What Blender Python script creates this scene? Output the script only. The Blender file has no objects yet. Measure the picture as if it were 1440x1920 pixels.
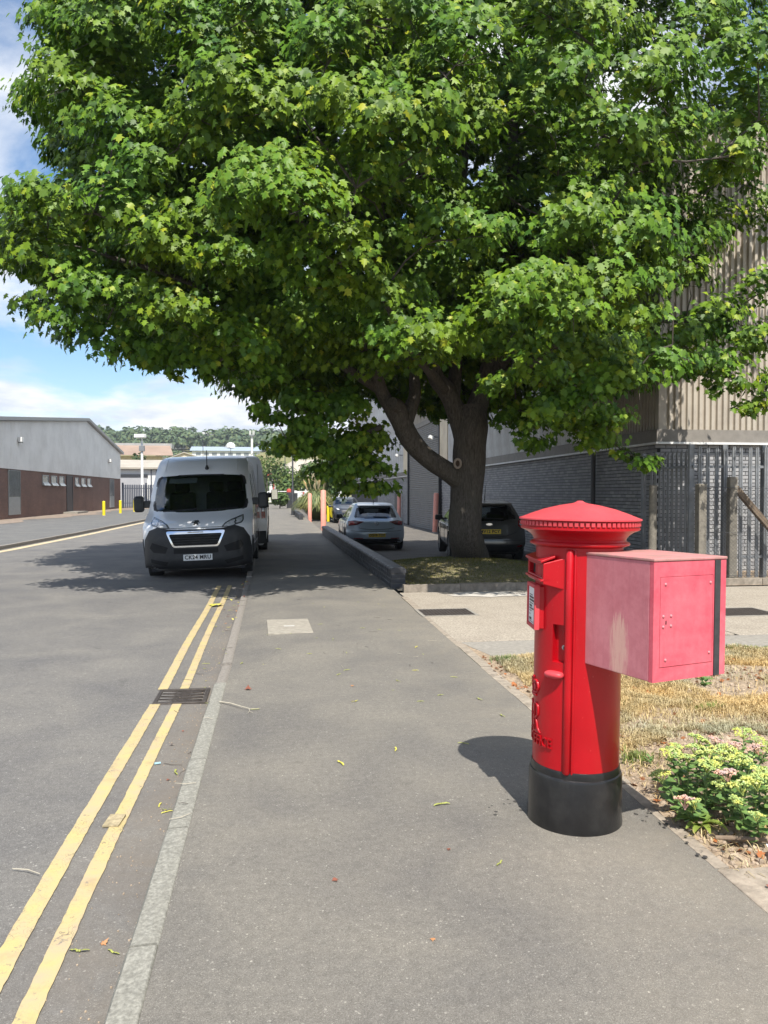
import bpy, bmesh, math, random
import numpy as np
from mathutils import Vector, Matrix, Euler, noise as mnoise

SC = bpy.context.scene
COL = SC.collection
R = math.radians
PI = math.pi
rnd = random.Random(7)
nrng = np.random.default_rng(11)

# ------------------------------------------------------------------ camera, sky, sun, exposure
cam_d = bpy.data.cameras.new('camera')
cam = bpy.data.objects.new('camera', cam_d)
COL.objects.link(cam)
cam.location = (0, 0, 1.52)
cam.rotation_euler = (R(90 - 1.39), 0, R(-8.01))
cam_d.sensor_fit = 'VERTICAL'
cam_d.sensor_height = 36
cam_d.lens = 27.04
cam_d.clip_end = 8000
cam_d.clip_start = 0.05
SC.camera = cam

SUN_EL, SUN_AZ = 56.0, 176.0        # azimuth clockwise from +Y (down the road); the sun stands behind the camera
world = bpy.data.worlds.new('World')
SC.world = world
world.use_nodes = True
wt = world.node_tree
wt.nodes.clear()
w_out = wt.nodes.new('ShaderNodeOutputWorld')
w_bg = wt.nodes.new('ShaderNodeBackground')
w_bg.inputs['Strength'].default_value = 0.097
w_sky = wt.nodes.new('ShaderNodeTexSky')
w_sky.sky_type = 'NISHITA'
w_sky.sun_disc = False
w_sky.sun_elevation = R(SUN_EL)
w_sky.sun_rotation = R(SUN_AZ)
w_sky.air_density = 1.0
w_sky.dust_density = 0.6
w_sky.ozone_density = 1.6
w_tc = wt.nodes.new('ShaderNodeTexCoord')
w_sep = wt.nodes.new('ShaderNodeSeparateXYZ')
w_add = wt.nodes.new('ShaderNodeMath'); w_add.operation = 'ADD'; w_add.inputs[1].default_value = 0.22
w_dx = wt.nodes.new('ShaderNodeMath'); w_dx.operation = 'DIVIDE'
w_dy = wt.nodes.new('ShaderNodeMath'); w_dy.operation = 'DIVIDE'
w_cmb = wt.nodes.new('ShaderNodeCombineXYZ')
w_n1 = wt.nodes.new('ShaderNodeTexNoise')
w_n1.inputs['Scale'].default_value = 1.55; w_n1.inputs['Detail'].default_value = 9; w_n1.inputs['Roughness'].default_value = 0.56
w_n1.inputs['Distortion'].default_value = 0.25
w_ramp = wt.nodes.new('ShaderNodeValToRGB')
w_ramp.color_ramp.elements[0].position = 0.40; w_ramp.color_ramp.elements[0].color = (0, 0, 0, 1)
w_ramp.color_ramp.elements[1].position = 0.55; w_ramp.color_ramp.elements[1].color = (1, 1, 1, 1)
w_n2 = wt.nodes.new('ShaderNodeTexNoise')
w_n2.inputs['Scale'].default_value = 3.2; w_n2.inputs['Detail'].default_value = 7; w_n2.inputs['Roughness'].default_value = 0.6
w_ramp2 = wt.nodes.new('ShaderNodeValToRGB')
w_ramp2.color_ramp.elements[0].position = 0.36; w_ramp2.color_ramp.elements[0].color = (5.0, 5.6, 6.6, 1)
w_ramp2.color_ramp.elements[1].position = 0.60; w_ramp2.color_ramp.elements[1].color = (7.8, 7.9, 8.0, 1)
w_mix = wt.nodes.new('ShaderNodeMix'); w_mix.data_type = 'RGBA'
w_hs = wt.nodes.new('ShaderNodeHueSaturation'); w_hs.inputs['Saturation'].default_value = 1.22; w_hs.inputs['Value'].default_value = 1.2
L = wt.links.new
L(w_tc.outputs['Generated'], w_sep.inputs[0])
L(w_sep.outputs['Z'], w_add.inputs[0])
L(w_sep.outputs['X'], w_dx.inputs[0]); L(w_add.outputs[0], w_dx.inputs[1])
L(w_sep.outputs['Y'], w_dy.inputs[0]); L(w_add.outputs[0], w_dy.inputs[1])
L(w_dx.outputs[0], w_cmb.inputs['X']); L(w_dy.outputs[0], w_cmb.inputs['Y'])
w_map = wt.nodes.new('ShaderNodeMapping'); w_map.inputs['Location'].default_value = (3.5, 1.7, 0.4)
L(w_cmb.outputs[0], w_map.inputs['Vector'])
L(w_map.outputs[0], w_n1.inputs['Vector']); L(w_map.outputs[0], w_n2.inputs['Vector'])
L(w_n1.outputs['Fac'], w_ramp.inputs[0]); L(w_n2.outputs['Fac'], w_ramp2.inputs[0])
L(w_sky.outputs[0], w_hs.inputs['Color'])
L(w_ramp.outputs['Color'], w_mix.inputs['Factor'])
L(w_hs.outputs[0], w_mix.inputs['A']); L(w_ramp2.outputs['Color'], w_mix.inputs['B'])
L(w_mix.outputs['Result'], w_bg.inputs['Color'])
L(w_bg.outputs[0], w_out.inputs['Surface'])

sun_d = bpy.data.lights.new('sun', 'SUN')
sun_d.energy = 4.8
sun_d.angle = R(0.5)
sun_d.color = (1.0, 0.955, 0.88)
sun = bpy.data.objects.new('sun', sun_d)
COL.objects.link(sun)
to_sun = Vector((math.sin(R(SUN_AZ)) * math.cos(R(SUN_EL)), math.cos(R(SUN_AZ)) * math.cos(R(SUN_EL)), math.sin(R(SUN_EL))))
sun.rotation_euler = to_sun.to_track_quat('Z', 'Y').to_euler()
sun.location = (20, -60, 90)

SC.view_settings.view_transform = 'Standard'
SC.view_settings.look = 'None'
SC.view_settings.exposure = 0.62
SC.view_settings.gamma = 1
SC.view_settings.use_curve_mapping = False
SC.cycles.max_bounces = 7
SC.cycles.transparent_max_bounces = 12
SC.cycles.caustics_reflective = False
SC.cycles.caustics_refractive = False
SC.cycles.sample_clamp_indirect = 4

# ------------------------------------------------------------------ helpers: materials
def new_mat(name):
    m = bpy.data.materials.new(name); m.use_nodes = True
    nt = m.node_tree
    b = nt.nodes['Principled BSDF']
    return m, nt, b

def node(nt, kind, ins=None, **props):
    n = nt.nodes.new('ShaderNode' + kind)
    for k, v in props.items(): setattr(n, k, v)
    for k, v in (ins or {}).items():
        if hasattr(v, 'is_output'): nt.links.new(v, n.inputs[k])
        else: n.inputs[k].default_value = v
    return n

def c4(c): return (c[0], c[1], c[2], 1.0)

def mixc(nt, fac, a, b, blend='MIX'):
    n = nt.nodes.new('ShaderNodeMix'); n.data_type = 'RGBA'; n.blend_type = blend
    for key, v in (('Factor', fac), ('A', a), ('B', b)):
        if hasattr(v, 'is_output'): nt.links.new(v, n.inputs[key])
        elif key == 'Factor': n.inputs[key].default_value = v
        else: n.inputs[key].default_value = c4(v)
    return n.outputs['Result']

def ramp(nt, src, p0, p1, c0=(0, 0, 0), c1=(1, 1, 1)):
    n = nt.nodes.new('ShaderNodeValToRGB')
    n.color_ramp.elements[0].position = p0; n.color_ramp.elements[0].color = c4(c0)
    n.color_ramp.elements[1].position = p1; n.color_ramp.elements[1].color = c4(c1)
    nt.links.new(src, n.inputs[0]); return n.outputs['Color']

def objco(nt, world_co=False):
    if world_co: return nt.nodes.new('ShaderNodeNewGeometry').outputs['Position']
    return nt.nodes.new('ShaderNodeTexCoord').outputs['Object']

def noise_tex(nt, co, scale, detail=4, rough=0.55, dist=0.0):
    return node(nt, 'TexNoise', {'Vector': co, 'Scale': scale, 'Detail': detail, 'Roughness': rough, 'Distortion': dist}).outputs['Fac']

def bump_to(nt, b, h, strength=0.3, dist=0.01):
    n = node(nt, 'Bump', {'Height': h, 'Strength': strength, 'Distance': dist})
    nt.links.new(n.outputs[0], b.inputs['Normal'])

MATS = {}
def mat(name, col, rough=0.6, metal=0.0, var=0.12, vscale=6.0, bump=0.0, bscale=60.0, coat=0.0, spec=0.5, dirt=None, dscale=2.0, damt=0.4, world_co=False):
    if name in MATS: return MATS[name]
    m, nt, b = new_mat(name)
    co = objco(nt, world_co)
    n1 = noise_tex(nt, co, vscale, 5, 0.6)
    lo = tuple(max(0, c * (1 - var)) for c in col); hi = tuple(min(1, c * (1 + var)) for c in col)
    c = ramp(nt, n1, 0.3, 0.7, lo, hi)
    if dirt is not None:
        n2 = noise_tex(nt, co, dscale, 6, 0.65)
        f = ramp(nt, n2, 0.45, 0.75, (0, 0, 0), (damt, damt, damt))
        c = mixc(nt, f, c, dirt)
    nt.links.new(c, b.inputs['Base Color'])
    b.inputs['Roughness'].default_value = rough
    b.inputs['Metallic'].default_value = metal
    b.inputs['Specular IOR Level'].default_value = spec
    if coat: b.inputs['Coat Weight'].default_value = coat; b.inputs['Coat Roughness'].default_value = 0.04
    if bump: bump_to(nt, b, noise_tex(nt, co, bscale, 4, 0.6), bump, 0.01)
    MATS[name] = m
    return m

def asphalt(name, dark, mid, pale, fine=260.0, dust=None):
    m, nt, b = new_mat(name)
    co = objco(nt, True)
    v = node(nt, 'TexVoronoi', {'Vector': co, 'Scale': fine, 'Randomness': 1.0})
    chips = node(nt, 'SeparateColor', {'Color': v.outputs['Color']}).outputs[0]
    base = ramp(nt, chips, 0.0, 0.9, dark, mid)
    specks = ramp(nt, chips, 0.93, 0.995)
    v2 = node(nt, 'TexVoronoi', {'Vector': co, 'Scale': fine * 0.42, 'Randomness': 1.0})
    ch2 = node(nt, 'SeparateColor', {'Color': v2.outputs['Color']}).outputs[1]
    sp2 = ramp(nt, ch2, 0.986, 1.0)
    c = mixc(nt, specks, base, pale)
    c = mixc(nt, sp2, c, tuple(x * 1.15 for x in pale))
    n_mid = ramp(nt, noise_tex(nt, co, 26, 4, 0.7), 0.3, 0.7, (0.86, 0.86, 0.86), (1.14, 1.14, 1.14))
    n_big = ramp(nt, noise_tex(nt, co, 1.1, 5, 0.6, 0.4), 0.3, 0.72, (0.78, 0.785, 0.81), (1.20, 1.18, 1.12))
    c = mixc(nt, 1.0, c, n_mid, 'MULTIPLY'); c = mixc(nt, 1.0, c, n_big, 'MULTIPLY')
    stain = ramp(nt, noise_tex(nt, co, 3.6, 3, 0.5), 0.685, 0.74)
    c = mixc(nt, node(nt, 'Math', {0: stain, 1: 0.35}, operation='MULTIPLY').outputs[0], c, tuple(x * 0.55 for x in dark))
    if dust:                         # dirt that gathers along an edge: from x0 (none) to x1 (most)
        x0, x1, dcol, amt = dust
        sx = node(nt, 'SeparateXYZ', {0: co}).outputs[0]
        mr = node(nt, 'MapRange', {0: sx, 1: x0, 2: x1, 3: 0.0, 4: 1.0}).outputs[0]
        pn = ramp(nt, noise_tex(nt, co, 2.4, 6, 0.7, 0.5), 0.30, 0.68)
        f = node(nt, 'Math', {0: node(nt, 'Math', {0: mr, 1: pn}, operation='MULTIPLY').outputs[0], 1: amt}, operation='MULTIPLY').outputs[0]
        c = mixc(nt, f, c, dcol)
    nt.links.new(c, b.inputs['Base Color'])
    b.inputs['Roughness'].default_value = 0.85; b.inputs['Specular IOR Level'].default_value = 0.35
    h = node(nt, 'Math', {0: v.outputs['Distance'], 1: noise_tex(nt, co, 60, 4, 0.7)}, operation='ADD').outputs[0]
    bump_to(nt, b, h, 0.55, 0.004)
    MATS[name] = m; return m

def glass(name, tint=(0.5, 0.55, 0.55), opacity=0.35, rough=0.01):
    m, nt, b = new_mat(name)
    nt.nodes.remove(b)
    out = nt.nodes['Material Output']
    tr = node(nt, 'BsdfTransparent', {'Color': c4(tint)})
    gl = node(nt, 'BsdfGlossy', {'Color': (0.9, 0.95, 1, 1), 'Roughness': rough})
    fr = node(nt, 'Fresnel', {'IOR': 1.5})
    f = node(nt, 'Math', {0: fr.outputs[0], 1: opacity * 0.3}, operation='ADD')
    mx = nt.nodes.new('ShaderNodeMixShader')
    nt.links.new(f.outputs[0], mx.inputs[0]); nt.links.new(tr.outputs[0], mx.inputs[1]); nt.links.new(gl.outputs[0], mx.inputs[2])
    nt.links.new(mx.outputs[0], out.inputs['Surface'])
    MATS[name] = m; return m

# ------------------------------------------------------------------ helpers: meshes and objects
class MB:
    """collects faces for ONE mesh object"""
    def __init__(s): s.v = []; s.f = []; s.mi = []
    def add(s, vs, fs, mi=0):
        o = len(s.v); s.v += [tuple(p) for p in vs]
        for f in fs: s.f.append(tuple(i + o for i in f)); s.mi.append(mi)
        return s
    def box(s, x0, x1, y0, y1, z0, z1, mi=0):
        v = [(x0,y0,z0),(x1,y0,z0),(x1,y1,z0),(x0,y1,z0),(x0,y0,z1),(x1,y0,z1),(x1,y1,z1),(x0,y1,z1)]
        return s.add(v, [(3,2,1,0),(4,5,6,7),(0,1,5,4),(1,2,6,5),(2,3,7,6),(3,0,4,7)], mi)
    def boxm(s, M, hx, hy, hz, mi=0):
        v = [M @ Vector((a*hx, b*hy, c*hz)) for c in (-1, 1) for a, b in ((-1,-1),(1,-1),(1,1),(-1,1))]
        return s.add(v, [(3,2,1,0),(4,5,6,7),(0,1,5,4),(1,2,6,5),(2,3,7,6),(3,0,4,7)], mi)
    def tube(s, pts, rad, n=8, mi=0, cap=True):
        pts = [Vector(p) for p in pts]
        if not hasattr(rad, '__len__'): rad = [rad] * len(pts)
        vs = []; fs = []; prev = None
        for i, p in enumerate(pts):
            d = (pts[min(i+1, len(pts)-1)] - pts[max(i-1, 0)])
            d = d.normalized() if d.length > 1e-9 else Vector((0, 0, 1))
            a = prev - d * prev.dot(d) if prev is not None else d.orthogonal()
            if a.length < 1e-6: a = d.orthogonal()
            a.normalize(); prev = a; b = d.cross(a)
            for k in range(n):
                t = 2 * PI * k / n
                vs.append(p + (a * math.cos(t) + b * math.sin(t)) * rad[i])
        for i in range(len(pts) - 1):
            for k in range(n):
                k2 = (k + 1) % n
                fs.append((i*n+k, i*n+k2, (i+1)*n+k2, (i+1)*n+k))
        if cap:
            fs.append(tuple(reversed(range(n)))); fs.append(tuple((len(pts)-1)*n + k for k in range(n)))
        return s.add(vs, fs, mi)
    def cyl(s, p0, p1, r0, r1=None, n=16, mi=0):
        return s.tube([p0, p1], [r0, r0 if r1 is None else r1], n, mi)
    def lathe(s, prof, n=48, c=(0, 0), mi=0, a0=0.0, a1=2*PI):
        full = abs(a1 - a0 - 2*PI) < 1e-6
        m = n if full else n + 1
        vs = [(c[0] + r*math.cos(a0+(a1-a0)*k/n), c[1] + r*math.sin(a0+(a1-a0)*k/n), z) for r, z in prof for k in range(m)]
        fs = []
        for i in range(len(prof) - 1):
            for k in range(n):
                k2 = (k + 1) % m
                fs.append((i*m+k, i*m+k2, (i+1)*m+k2, (i+1)*m+k))
        return s.add(vs, fs, mi)
    def prism(s, poly, z0, z1, mi=0):
        n = len(poly)
        vs = [(x, y, z0) for x, y in poly] + [(x, y, z1) for x, y in poly]
        fs = [tuple(reversed(range(n))), tuple(range(n, 2*n))] + [(k, (k+1) % n, (k+1) % n + n, k + n) for k in range(n)]
        return s.add(vs, fs, mi)
    def xform(s, M):
        s.v = [tuple(M @ Vector(p)) for p in s.v]; return s
    def mesh(s, name, mats, smooth=None):
        me = bpy.data.meshes.new(name)
        me.from_pydata(s.v, [], s.f)
        if not isinstance(mats, (list, tuple)): mats = [mats]
        for m in mats: me.materials.append(m)
        if len(mats) > 1: me.polygons.foreach_set('material_index', s.mi)
        if smooth is not None: smooth_mesh(me, smooth)
        me.update(); return me
    def build(s, name, mats, parent=None, smooth=None, bevel=0.0, loc=None, fix=True):
        me = s.mesh(name, mats, None)
        if fix:
            bm = bmesh.new(); bm.from_mesh(me); bmesh.ops.recalc_face_normals(bm, faces=bm.faces); bm.to_mesh(me); bm.free()
        if smooth is not None: smooth_mesh(me, smooth)
        o = link(name, me, parent)
        if loc is not None: o.location = loc
        if bevel:
            md = o.modifiers.new('bevel', 'BEVEL'); md.width = bevel; md.segments = 2; md.limit_method = 'ANGLE'; md.angle_limit = R(40)
        return o

def smooth_mesh(me, ang):
    me.polygons.foreach_set('use_smooth', [True] * len(me.polygons))
    me.set_sharp_from_angle(angle=R(ang))

def link(name, data, parent=None):
    o = bpy.data.objects.new(name, data); COL.objects.link(o)
    if parent is not None: o.parent = parent
    return o

def tag(o, label=None, cat=None, group=None, kind=None):
    if label: o['label'] = label
    if cat: o['category'] = cat
    if group: o['group'] = group
    if kind: o['kind'] = kind
    return o

def thing(name, label, cat, loc=(0, 0, 0), rz=0.0, group=None):
    o = link(name, None); o.location = loc; o.rotation_euler = (0, 0, rz); o.empty_display_size = 0.2
    return tag(o, label, cat, group)

def copy_tree(o, parent=None):
    c = o.copy(); COL.objects.link(c)
    if parent is not None: c.parent = parent
    for ch in list(o.children): copy_tree(ch, c)
    return c

def bake(o):
    """apply modifiers, keep one plain mesh"""
    dg = bpy.context.evaluated_depsgraph_get()
    me = bpy.data.meshes.new_from_object(o.evaluated_get(dg))
    old = o.data; o.modifiers.clear(); o.data = me
    return o

def text_mb(txt, size, depth=0.0, align='CENTER', spacing=1.0, bold=0.0):
    """letters as a mesh in the XY plane, centred; returns verts, faces"""
    cu = bpy.data.curves.new('letters', 'FONT'); cu.body = txt; cu.size = size
    cu.align_x = align; cu.align_y = 'CENTER'; cu.extrude = depth; cu.space_character = spacing
    cu.resolution_u = 3; cu.offset = size * bold
    o = bpy.data.objects.new('letters', cu); COL.objects.link(o)
    dg = bpy.context.evaluated_depsgraph_get(); dg.update()
    me = bpy.data.meshes.new_from_object(o.evaluated_get(dg))
    vs = [v.co.copy() for v in me.vertices]; fs = [tuple(p.vertices) for p in me.polygons]
    bpy.data.objects.remove(o); bpy.data.curves.remove(cu); bpy.data.meshes.remove(me)
    return vs, fs

def hash01(*a):
    return (math.sin(sum(x * k for x, k in zip(a, (12.9898, 78.233, 37.719)))) * 43758.5453) % 1.0

# ------------------------------------------------------------------ materials of the setting
M_road = asphalt('road asphalt', (0.120, 0.115, 0.109), (0.185, 0.178, 0.168), (0.30, 0.29, 0.27), 330, dust=(-1.0, -0.52, (0.175, 0.150, 0.122), 0.9))
M_pave = asphalt('footway asphalt', (0.128, 0.119, 0.105), (0.205, 0.192, 0.170), (0.30, 0.285, 0.25), 380, dust=(0.9, 1.75, (0.255, 0.225, 0.175), 0.55))
M_kerb = mat('kerb concrete', (0.245, 0.238, 0.205), 0.9, var=0.35, vscale=75, bump=0.35, bscale=90, dirt=(0.13, 0.125, 0.105), dscale=42, damt=0.75)
M_kerb_b = mat('worn kerb', (0.215, 0.195, 0.17), 0.9, var=0.3, vscale=50, bump=0.3, bscale=70)
M_edge = mat('edging concrete', (0.30, 0.255, 0.20), 0.92, var=0.3, vscale=14, bump=0.6, bscale=50, dirt=(0.16, 0.13, 0.10), dscale=6, damt=0.7)
M_conc = mat('pale aggregate concrete', (0.325, 0.284, 0.228), 0.92, var=0.45, vscale=48, bump=0.6, bscale=70, dirt=(0.22, 0.185, 0.145), dscale=1.7, damt=0.55, world_co=True)
M_conc2 = mat('grey concrete', (0.265, 0.245, 0.21), 0.92, var=0.2, vscale=20, bump=0.4, bscale=60, dirt=(0.2, 0.18, 0.16), dscale=3, damt=0.5)
M_soil = mat('dry soil', (0.29, 0.22, 0.15), 0.97, var=0.5, vscale=26, bump=1.0, bscale=40)
M_clod = mat('soil clod', (0.33, 0.26, 0.19), 0.97, var=0.35, vscale=30, bump=0.6, bscale=60, world_co=True)
M_yellow = None
def yellow_paint():
    m, nt, b = new_mat('yellow road paint')
    co = objco(nt, True)
    n1 = noise_tex(nt, co, 9, 5, 0.6)
    c = ramp(nt, n1, 0.35, 0.68, (0.47, 0.385, 0.165), (0.43, 0.335, 0.215))
    n2 = noise_tex(nt, co, 70, 4, 0.7)
    c = mixc(nt, ramp(nt, n2, 0.55, 0.72, (0, 0, 0), (0.5, 0.5, 0.5)), c, (0.50, 0.36, 0.20))
    # cracks
    v = node(nt, 'TexVoronoi', {'Vector': node(nt, 'Mapping', {'Vector': node(nt, 'VectorMath', {0: co, 1: node(nt, 'TexNoise', {'Vector': co, 'Scale': 9.0}).outputs['Color']}, operation='ADD').outputs[0], 'Scale': (1.0, 0.30, 1.0)}).outputs[0], 'Scale': 11.0}, feature='DISTANCE_TO_EDGE')
    cr = ramp(nt, v.outputs['Distance'], 0.006, 0.03, (1, 1, 1), (0, 0, 0))
    gate = ramp(nt, noise_tex(nt, co, 3, 3, 0.5), 0.45, 0.62)
    crk = node(nt, 'Math', {0: cr, 1: gate}, operation='MULTIPLY').outputs[0]
    c = mixc(nt, crk, c, (0.17, 0.14, 0.10))
    bare = ramp(nt, noise_tex(nt, co, 16, 6, 0.75), 0.60, 0.66)
    c = mixc(nt, bare, c, (0.19, 0.17, 0.14))
    dirt = ramp(nt, noise_tex(nt, co, 5.5, 6, 0.7), 0.55, 0.75, (0, 0, 0), (0.65, 0.65, 0.65))
    c = mixc(nt, dirt, c, (0.30, 0.22, 0.14))
    nt.links.new(c, b.inputs['Base Color']); b.inputs['Roughness'].default_value = 0.7
    bump_to(nt, b, noise_tex(nt, co, 120, 4, 0.7), 0.35, 0.003)
    return m
M_yellow = yellow_paint()
M_peach = mat('faded yellow lines', (0.52, 0.42, 0.26), 0.8, var=0.15, vscale=3)
M_iron = mat('cast iron', (0.10, 0.085, 0.075), 0.55, metal=0.6, var=0.3, vscale=30, bump=0.3, bscale=90)
M_black = mat('black void', (0.012, 0.012, 0.012), 0.9, var=0.1)
M_farground = mat('far ground', (0.16, 0.155, 0.13), 0.95, var=0.2, vscale=0.05, world_co=True)

def kerb_x(y): return -0.445 - 0.006 * max(0.0, y - 6.0)
def drop(y):
    """how far the kerb is lowered for the vehicle crossing"""
    a = max(0.0, min(1.0, (y - 6.1) / 0.9)); b = max(0.0, min(1.0, (15.5 - y) / 0.9))
    return 0.050 * (a * a * (3 - 2 * a)) * (b * b * (3 - 2 * b))
def fc_z(y):
    """forecourt falls gently away from the road crossing"""
    t = max(0.0, min(1.0, (y - 13.0) / 13.0)); return -0.005 - 0.25 * t * t * (3 - 2 * t)

def sheet(name, xs, ys, zf, m, cond=None):
    mb = MB(); nx = len(xs)
    vs = [(x, y, zf(x, y)) for y in ys for x in xs]
    fs = [(j*nx+i, j*nx+i+1, (j+1)*nx+i+1, (j+1)*nx+i) for j in range(len(ys)-1) for i in range(nx-1)
          if cond is None or cond((xs[i]+xs[i+1])/2, (ys[j]+ys[j+1])/2)]
    mb.add(vs, fs)
    return tag(mb.build(name, m, smooth=60), kind='structure')

def frange(a, b, n): return [a + (b - a) * i / n for i in range(n + 1)]

# ------------------------------------------------------------------ ground, road, footways
g = MB(); g.add([(-4000, -1500, -0.6), (4000, -1500, -0.6), (4000, 5000, -0.6), (-4000, 5000, -0.6)], [(0, 1, 2, 3)])
tag(g.build('ground', M_farground), kind='structure')
LK = [(-12.5, -8), (-9.6, 6), (-8.4, 15), (-7.85, 23), (-7.65, 31), (-7.55, 48), (-7.5, 70), (-7.5, 99)]   # far kerb line
def lk_x(y):
    for (x0, y0), (x1, y1) in zip(LK, LK[1:]):
        if y <= y1: return x0 + (x1 - x0) * (y - y0) / (y1 - y0)
    return LK[-1][0]
ys = frange(-8, 99, 90)
mb = MB()
cols = 14
vs = []
for y in ys:
    x0, x1 = lk_x(y) + 0.06, kerb_x(y) - 0.045
    for i in range(cols + 1):
        t = i / cols; x = x0 + (x1 - x0) * t
        vs.append((x, y, -0.092 + 0.07 * math.sin(PI * t) * 0.8))
mb.add(vs, [(j*(cols+1)+i, j*(cols+1)+i+1, (j+1)*(cols+1)+i+1, (j+1)*(cols+1)+i) for j in range(len(ys)-1) for i in range(cols)])
tag(mb.build('road', M_road, smooth=60), kind='structure')
def road_z(x, y):
    x0, x1 = lk_x(y) + 0.06, kerb_x(y) - 0.06
    t = max(0, min(1, (x - x0) / (x1 - x0))); return -0.092 + 0.056 * math.sin(PI * t)

# near footway
def pav_z(x, y):
    k = max(0.0, 1 - (x - kerb_x(y)) / 0.8); return -drop(y) * k * k - 0.0
mb = MB(); vs = []
ys = frange(-6, 96, 204); cols = 10
for y in ys:
    x0, x1 = kerb_x(y) + 0.050, (1.745 + 0.008 * min(max(y, 0), 14)) if y < 90 else 1.8
    for i in range(cols + 1):
        t = (i / cols) ** 1.5; x = x0 + (x1 - x0) * t; vs.append((x, y, pav_z(x, y)))
mb.add(vs, [(j*(cols+1)+i, j*(cols+1)+i+1, (j+1)*(cols+1)+i+1, (j+1)*(cols+1)+i) for j in range(len(ys)-1) for i in range(cols)])
tag(mb.build('pavement', M_pave, smooth=60), kind='structure')
def edge_x(y): return 1.72 + 0.008 * min(max(y, 0), 14)

# kerb stones, each its own piece
kerb = link('kerb', None); tag(kerb, kind='structure')
bed = MB()
for y in frange(-6, 96, 102):
    pass
kn = 0
y = -5.6
ks = MB().box(-0.0625, 0.0625, 0.004, 0.910, -0.22, 0.0).mesh('kerb_stone', M_kerb)
def kerb_mesh(m, seed):
    r2 = random.Random(seed); mb = MB(); n = 6
    vs = []
    for j in range(n + 1):
        yy = 0.005 + 0.904 * j / n
        w = lambda: r2.uniform(-0.0014, 0.0014)
        vs += [(-0.054, yy, -0.24), (-0.053 + w(), yy, -0.016 + w()), (-0.042 + w(), yy, 0.003 + w()), (0.0, yy, 0.005 + w()), (0.042 + w(), yy, 0.005 + w()), (0.0525, yy, -0.006), (0.0525, yy, -0.24)]
    fs = [(j*7+i, j*7+i+1, (j+1)*7+i+1, (j+1)*7+i) for j in range(n) for i in range(6)]
    fs += [tuple(range(7)), tuple(reversed([n*7+i for i in range(7)]))]
    mb.add(vs, fs)
    me = mb.mesh('kerb_stone', m, smooth=50); return me
kms = [kerb_mesh(M_kerb, s) for s in range(4)]; kmb = [kerb_mesh(M_kerb_b, s + 9) for s in range(3)]
while y < 95:
    d = (drop(y) + drop(y + 0.9)) / 2
    o = link('kerb_stone', rnd.choice(kmb if y > 5.9 else kms), kerb)
    o.location = (kerb_x(y), y, -d + rnd.uniform(-0.003, 0.003)); o.rotation_euler = (math.atan2(drop(y) - drop(y + 0.91), 0.91), 0, rnd.uniform(-0.003, 0.003) + (math.atan2(0.006, 1) if y > 6 else 0))
    y += 0.915
# edging along the back of the footway
edging = link('edging', None); tag(edging, kind='structure')
em = MB().box(-0.03, 0.03, 0.004, 0.905, -0.14, 0.0).mesh('edging_stone', M_edge)
em2 = MB().box(-0.045, 0.045, 0.004, 0.905, -0.14, 0.0).mesh('edging_stone', M_edge)
y = 2.86
while y < 11.0:
    o = link('edging_stone', em2 if y > 3.5 else em, edging); o.location = (edge_x(y) + 0.045, y, 0.004 + rnd.uniform(-0.004, 0.006)); o.rotation_euler = (0, rnd.uniform(-0.03, 0.03), rnd.uniform(-0.006, 0.006) - 0.008)
    y += 0.912
# soft sand spilling over the edging
# double yellow lines
def strip_line(name, xf, y0, y1, w, m, label, seed, zoff=0.004, zf=None):
    r2 = random.Random(seed); mb = MB(); vs = []
    n = int((y1 - y0) / 0.03)
    for j in range(n + 1):
        yy = y0 + (y1 - y0) * j / n; x = xf(yy)
        for k, sx in enumerate((-1, 1)):
            xx = x + sx * w / 2 + r2.uniform(-0.0022, 0.0022) + 0.003 * mnoise.noise(Vector((yy * 4, sx * 3, seed)))
            vs.append((xx, yy, (zf or road_z)(xx, yy) + zoff))
    mb.add(vs, [(2*j, 2*j+1, 2*j+3, 2*j+2) for j in range(n)])
    o = mb.build(name, m); tag(o, kind='structure'); return o
strip_line('yellow_line', lambda y: kerb_x(y) - 0.475 + 0.008*math.sin(y*1.3), -4, 5.98, 0.078, M_yellow, '', 1, 0.006)
strip_line('yellow_line', lambda y: kerb_x(y) - 0.475 + 0.006*math.sin(y*1.3), 6.42, 13.55, 0.078, M_yellow, '', 2, 0.006)
strip_line('yellow_line', lambda y: kerb_x(y) - 0.312 + 0.008*math.sin(y*1.1+1), -4, 5.98, 0.070, M_yellow, '', 3, 0.006)
strip_line('yellow_line', lambda y: kerb_x(y) - 0.305 + 0.006*math.sin(y*1.1+1), 6.42, 13.6, 0.070, M_yellow, '', 4, 0.006)
strip_line('yellow_line', lambda y: lk_x(y) + 0.42, 14, 90, 0.30, M_peach, '', 5, 0.006)

# far footway on the other side of the road, its kerb and the verge under the brick building
M_pave2 = asphalt('far footway asphalt', (0.10, 0.10, 0.098), (0.16, 0.158, 0.152), (0.3, 0.3, 0.29), 120)
M_verge = mat('dry verge', (0.25, 0.20, 0.155), 0.97, var=0.4, vscale=3.0, bump=0.6, bscale=20, dirt=(0.14, 0.09, 0.07), dscale=1.2, damt=0.7, world_co=True)
mb = MB(); vs = []; ys = frange(-8, 99, 60)
for y in ys: vs += [(lk_x(y) - 0.06, y, 0.0), (lk_x(y) - 2.1 - (1.2 if y < 40 else 0), y, 0.01), (-14.0 + min(0, (y - 40) * 0.05), y, 0.015), (-40, y, 0.02)]
mb.add(vs, [(j*4+i, j*4+i+1, (j+1)*4+i+1, (j+1)*4+i) for j in range(len(ys)-1) for i in range(3)])
tag(mb.build('far_pavement', M_pave2), kind='structure')
mb = MB(); vs = []; ys = frange(34, 92, 58)
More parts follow.
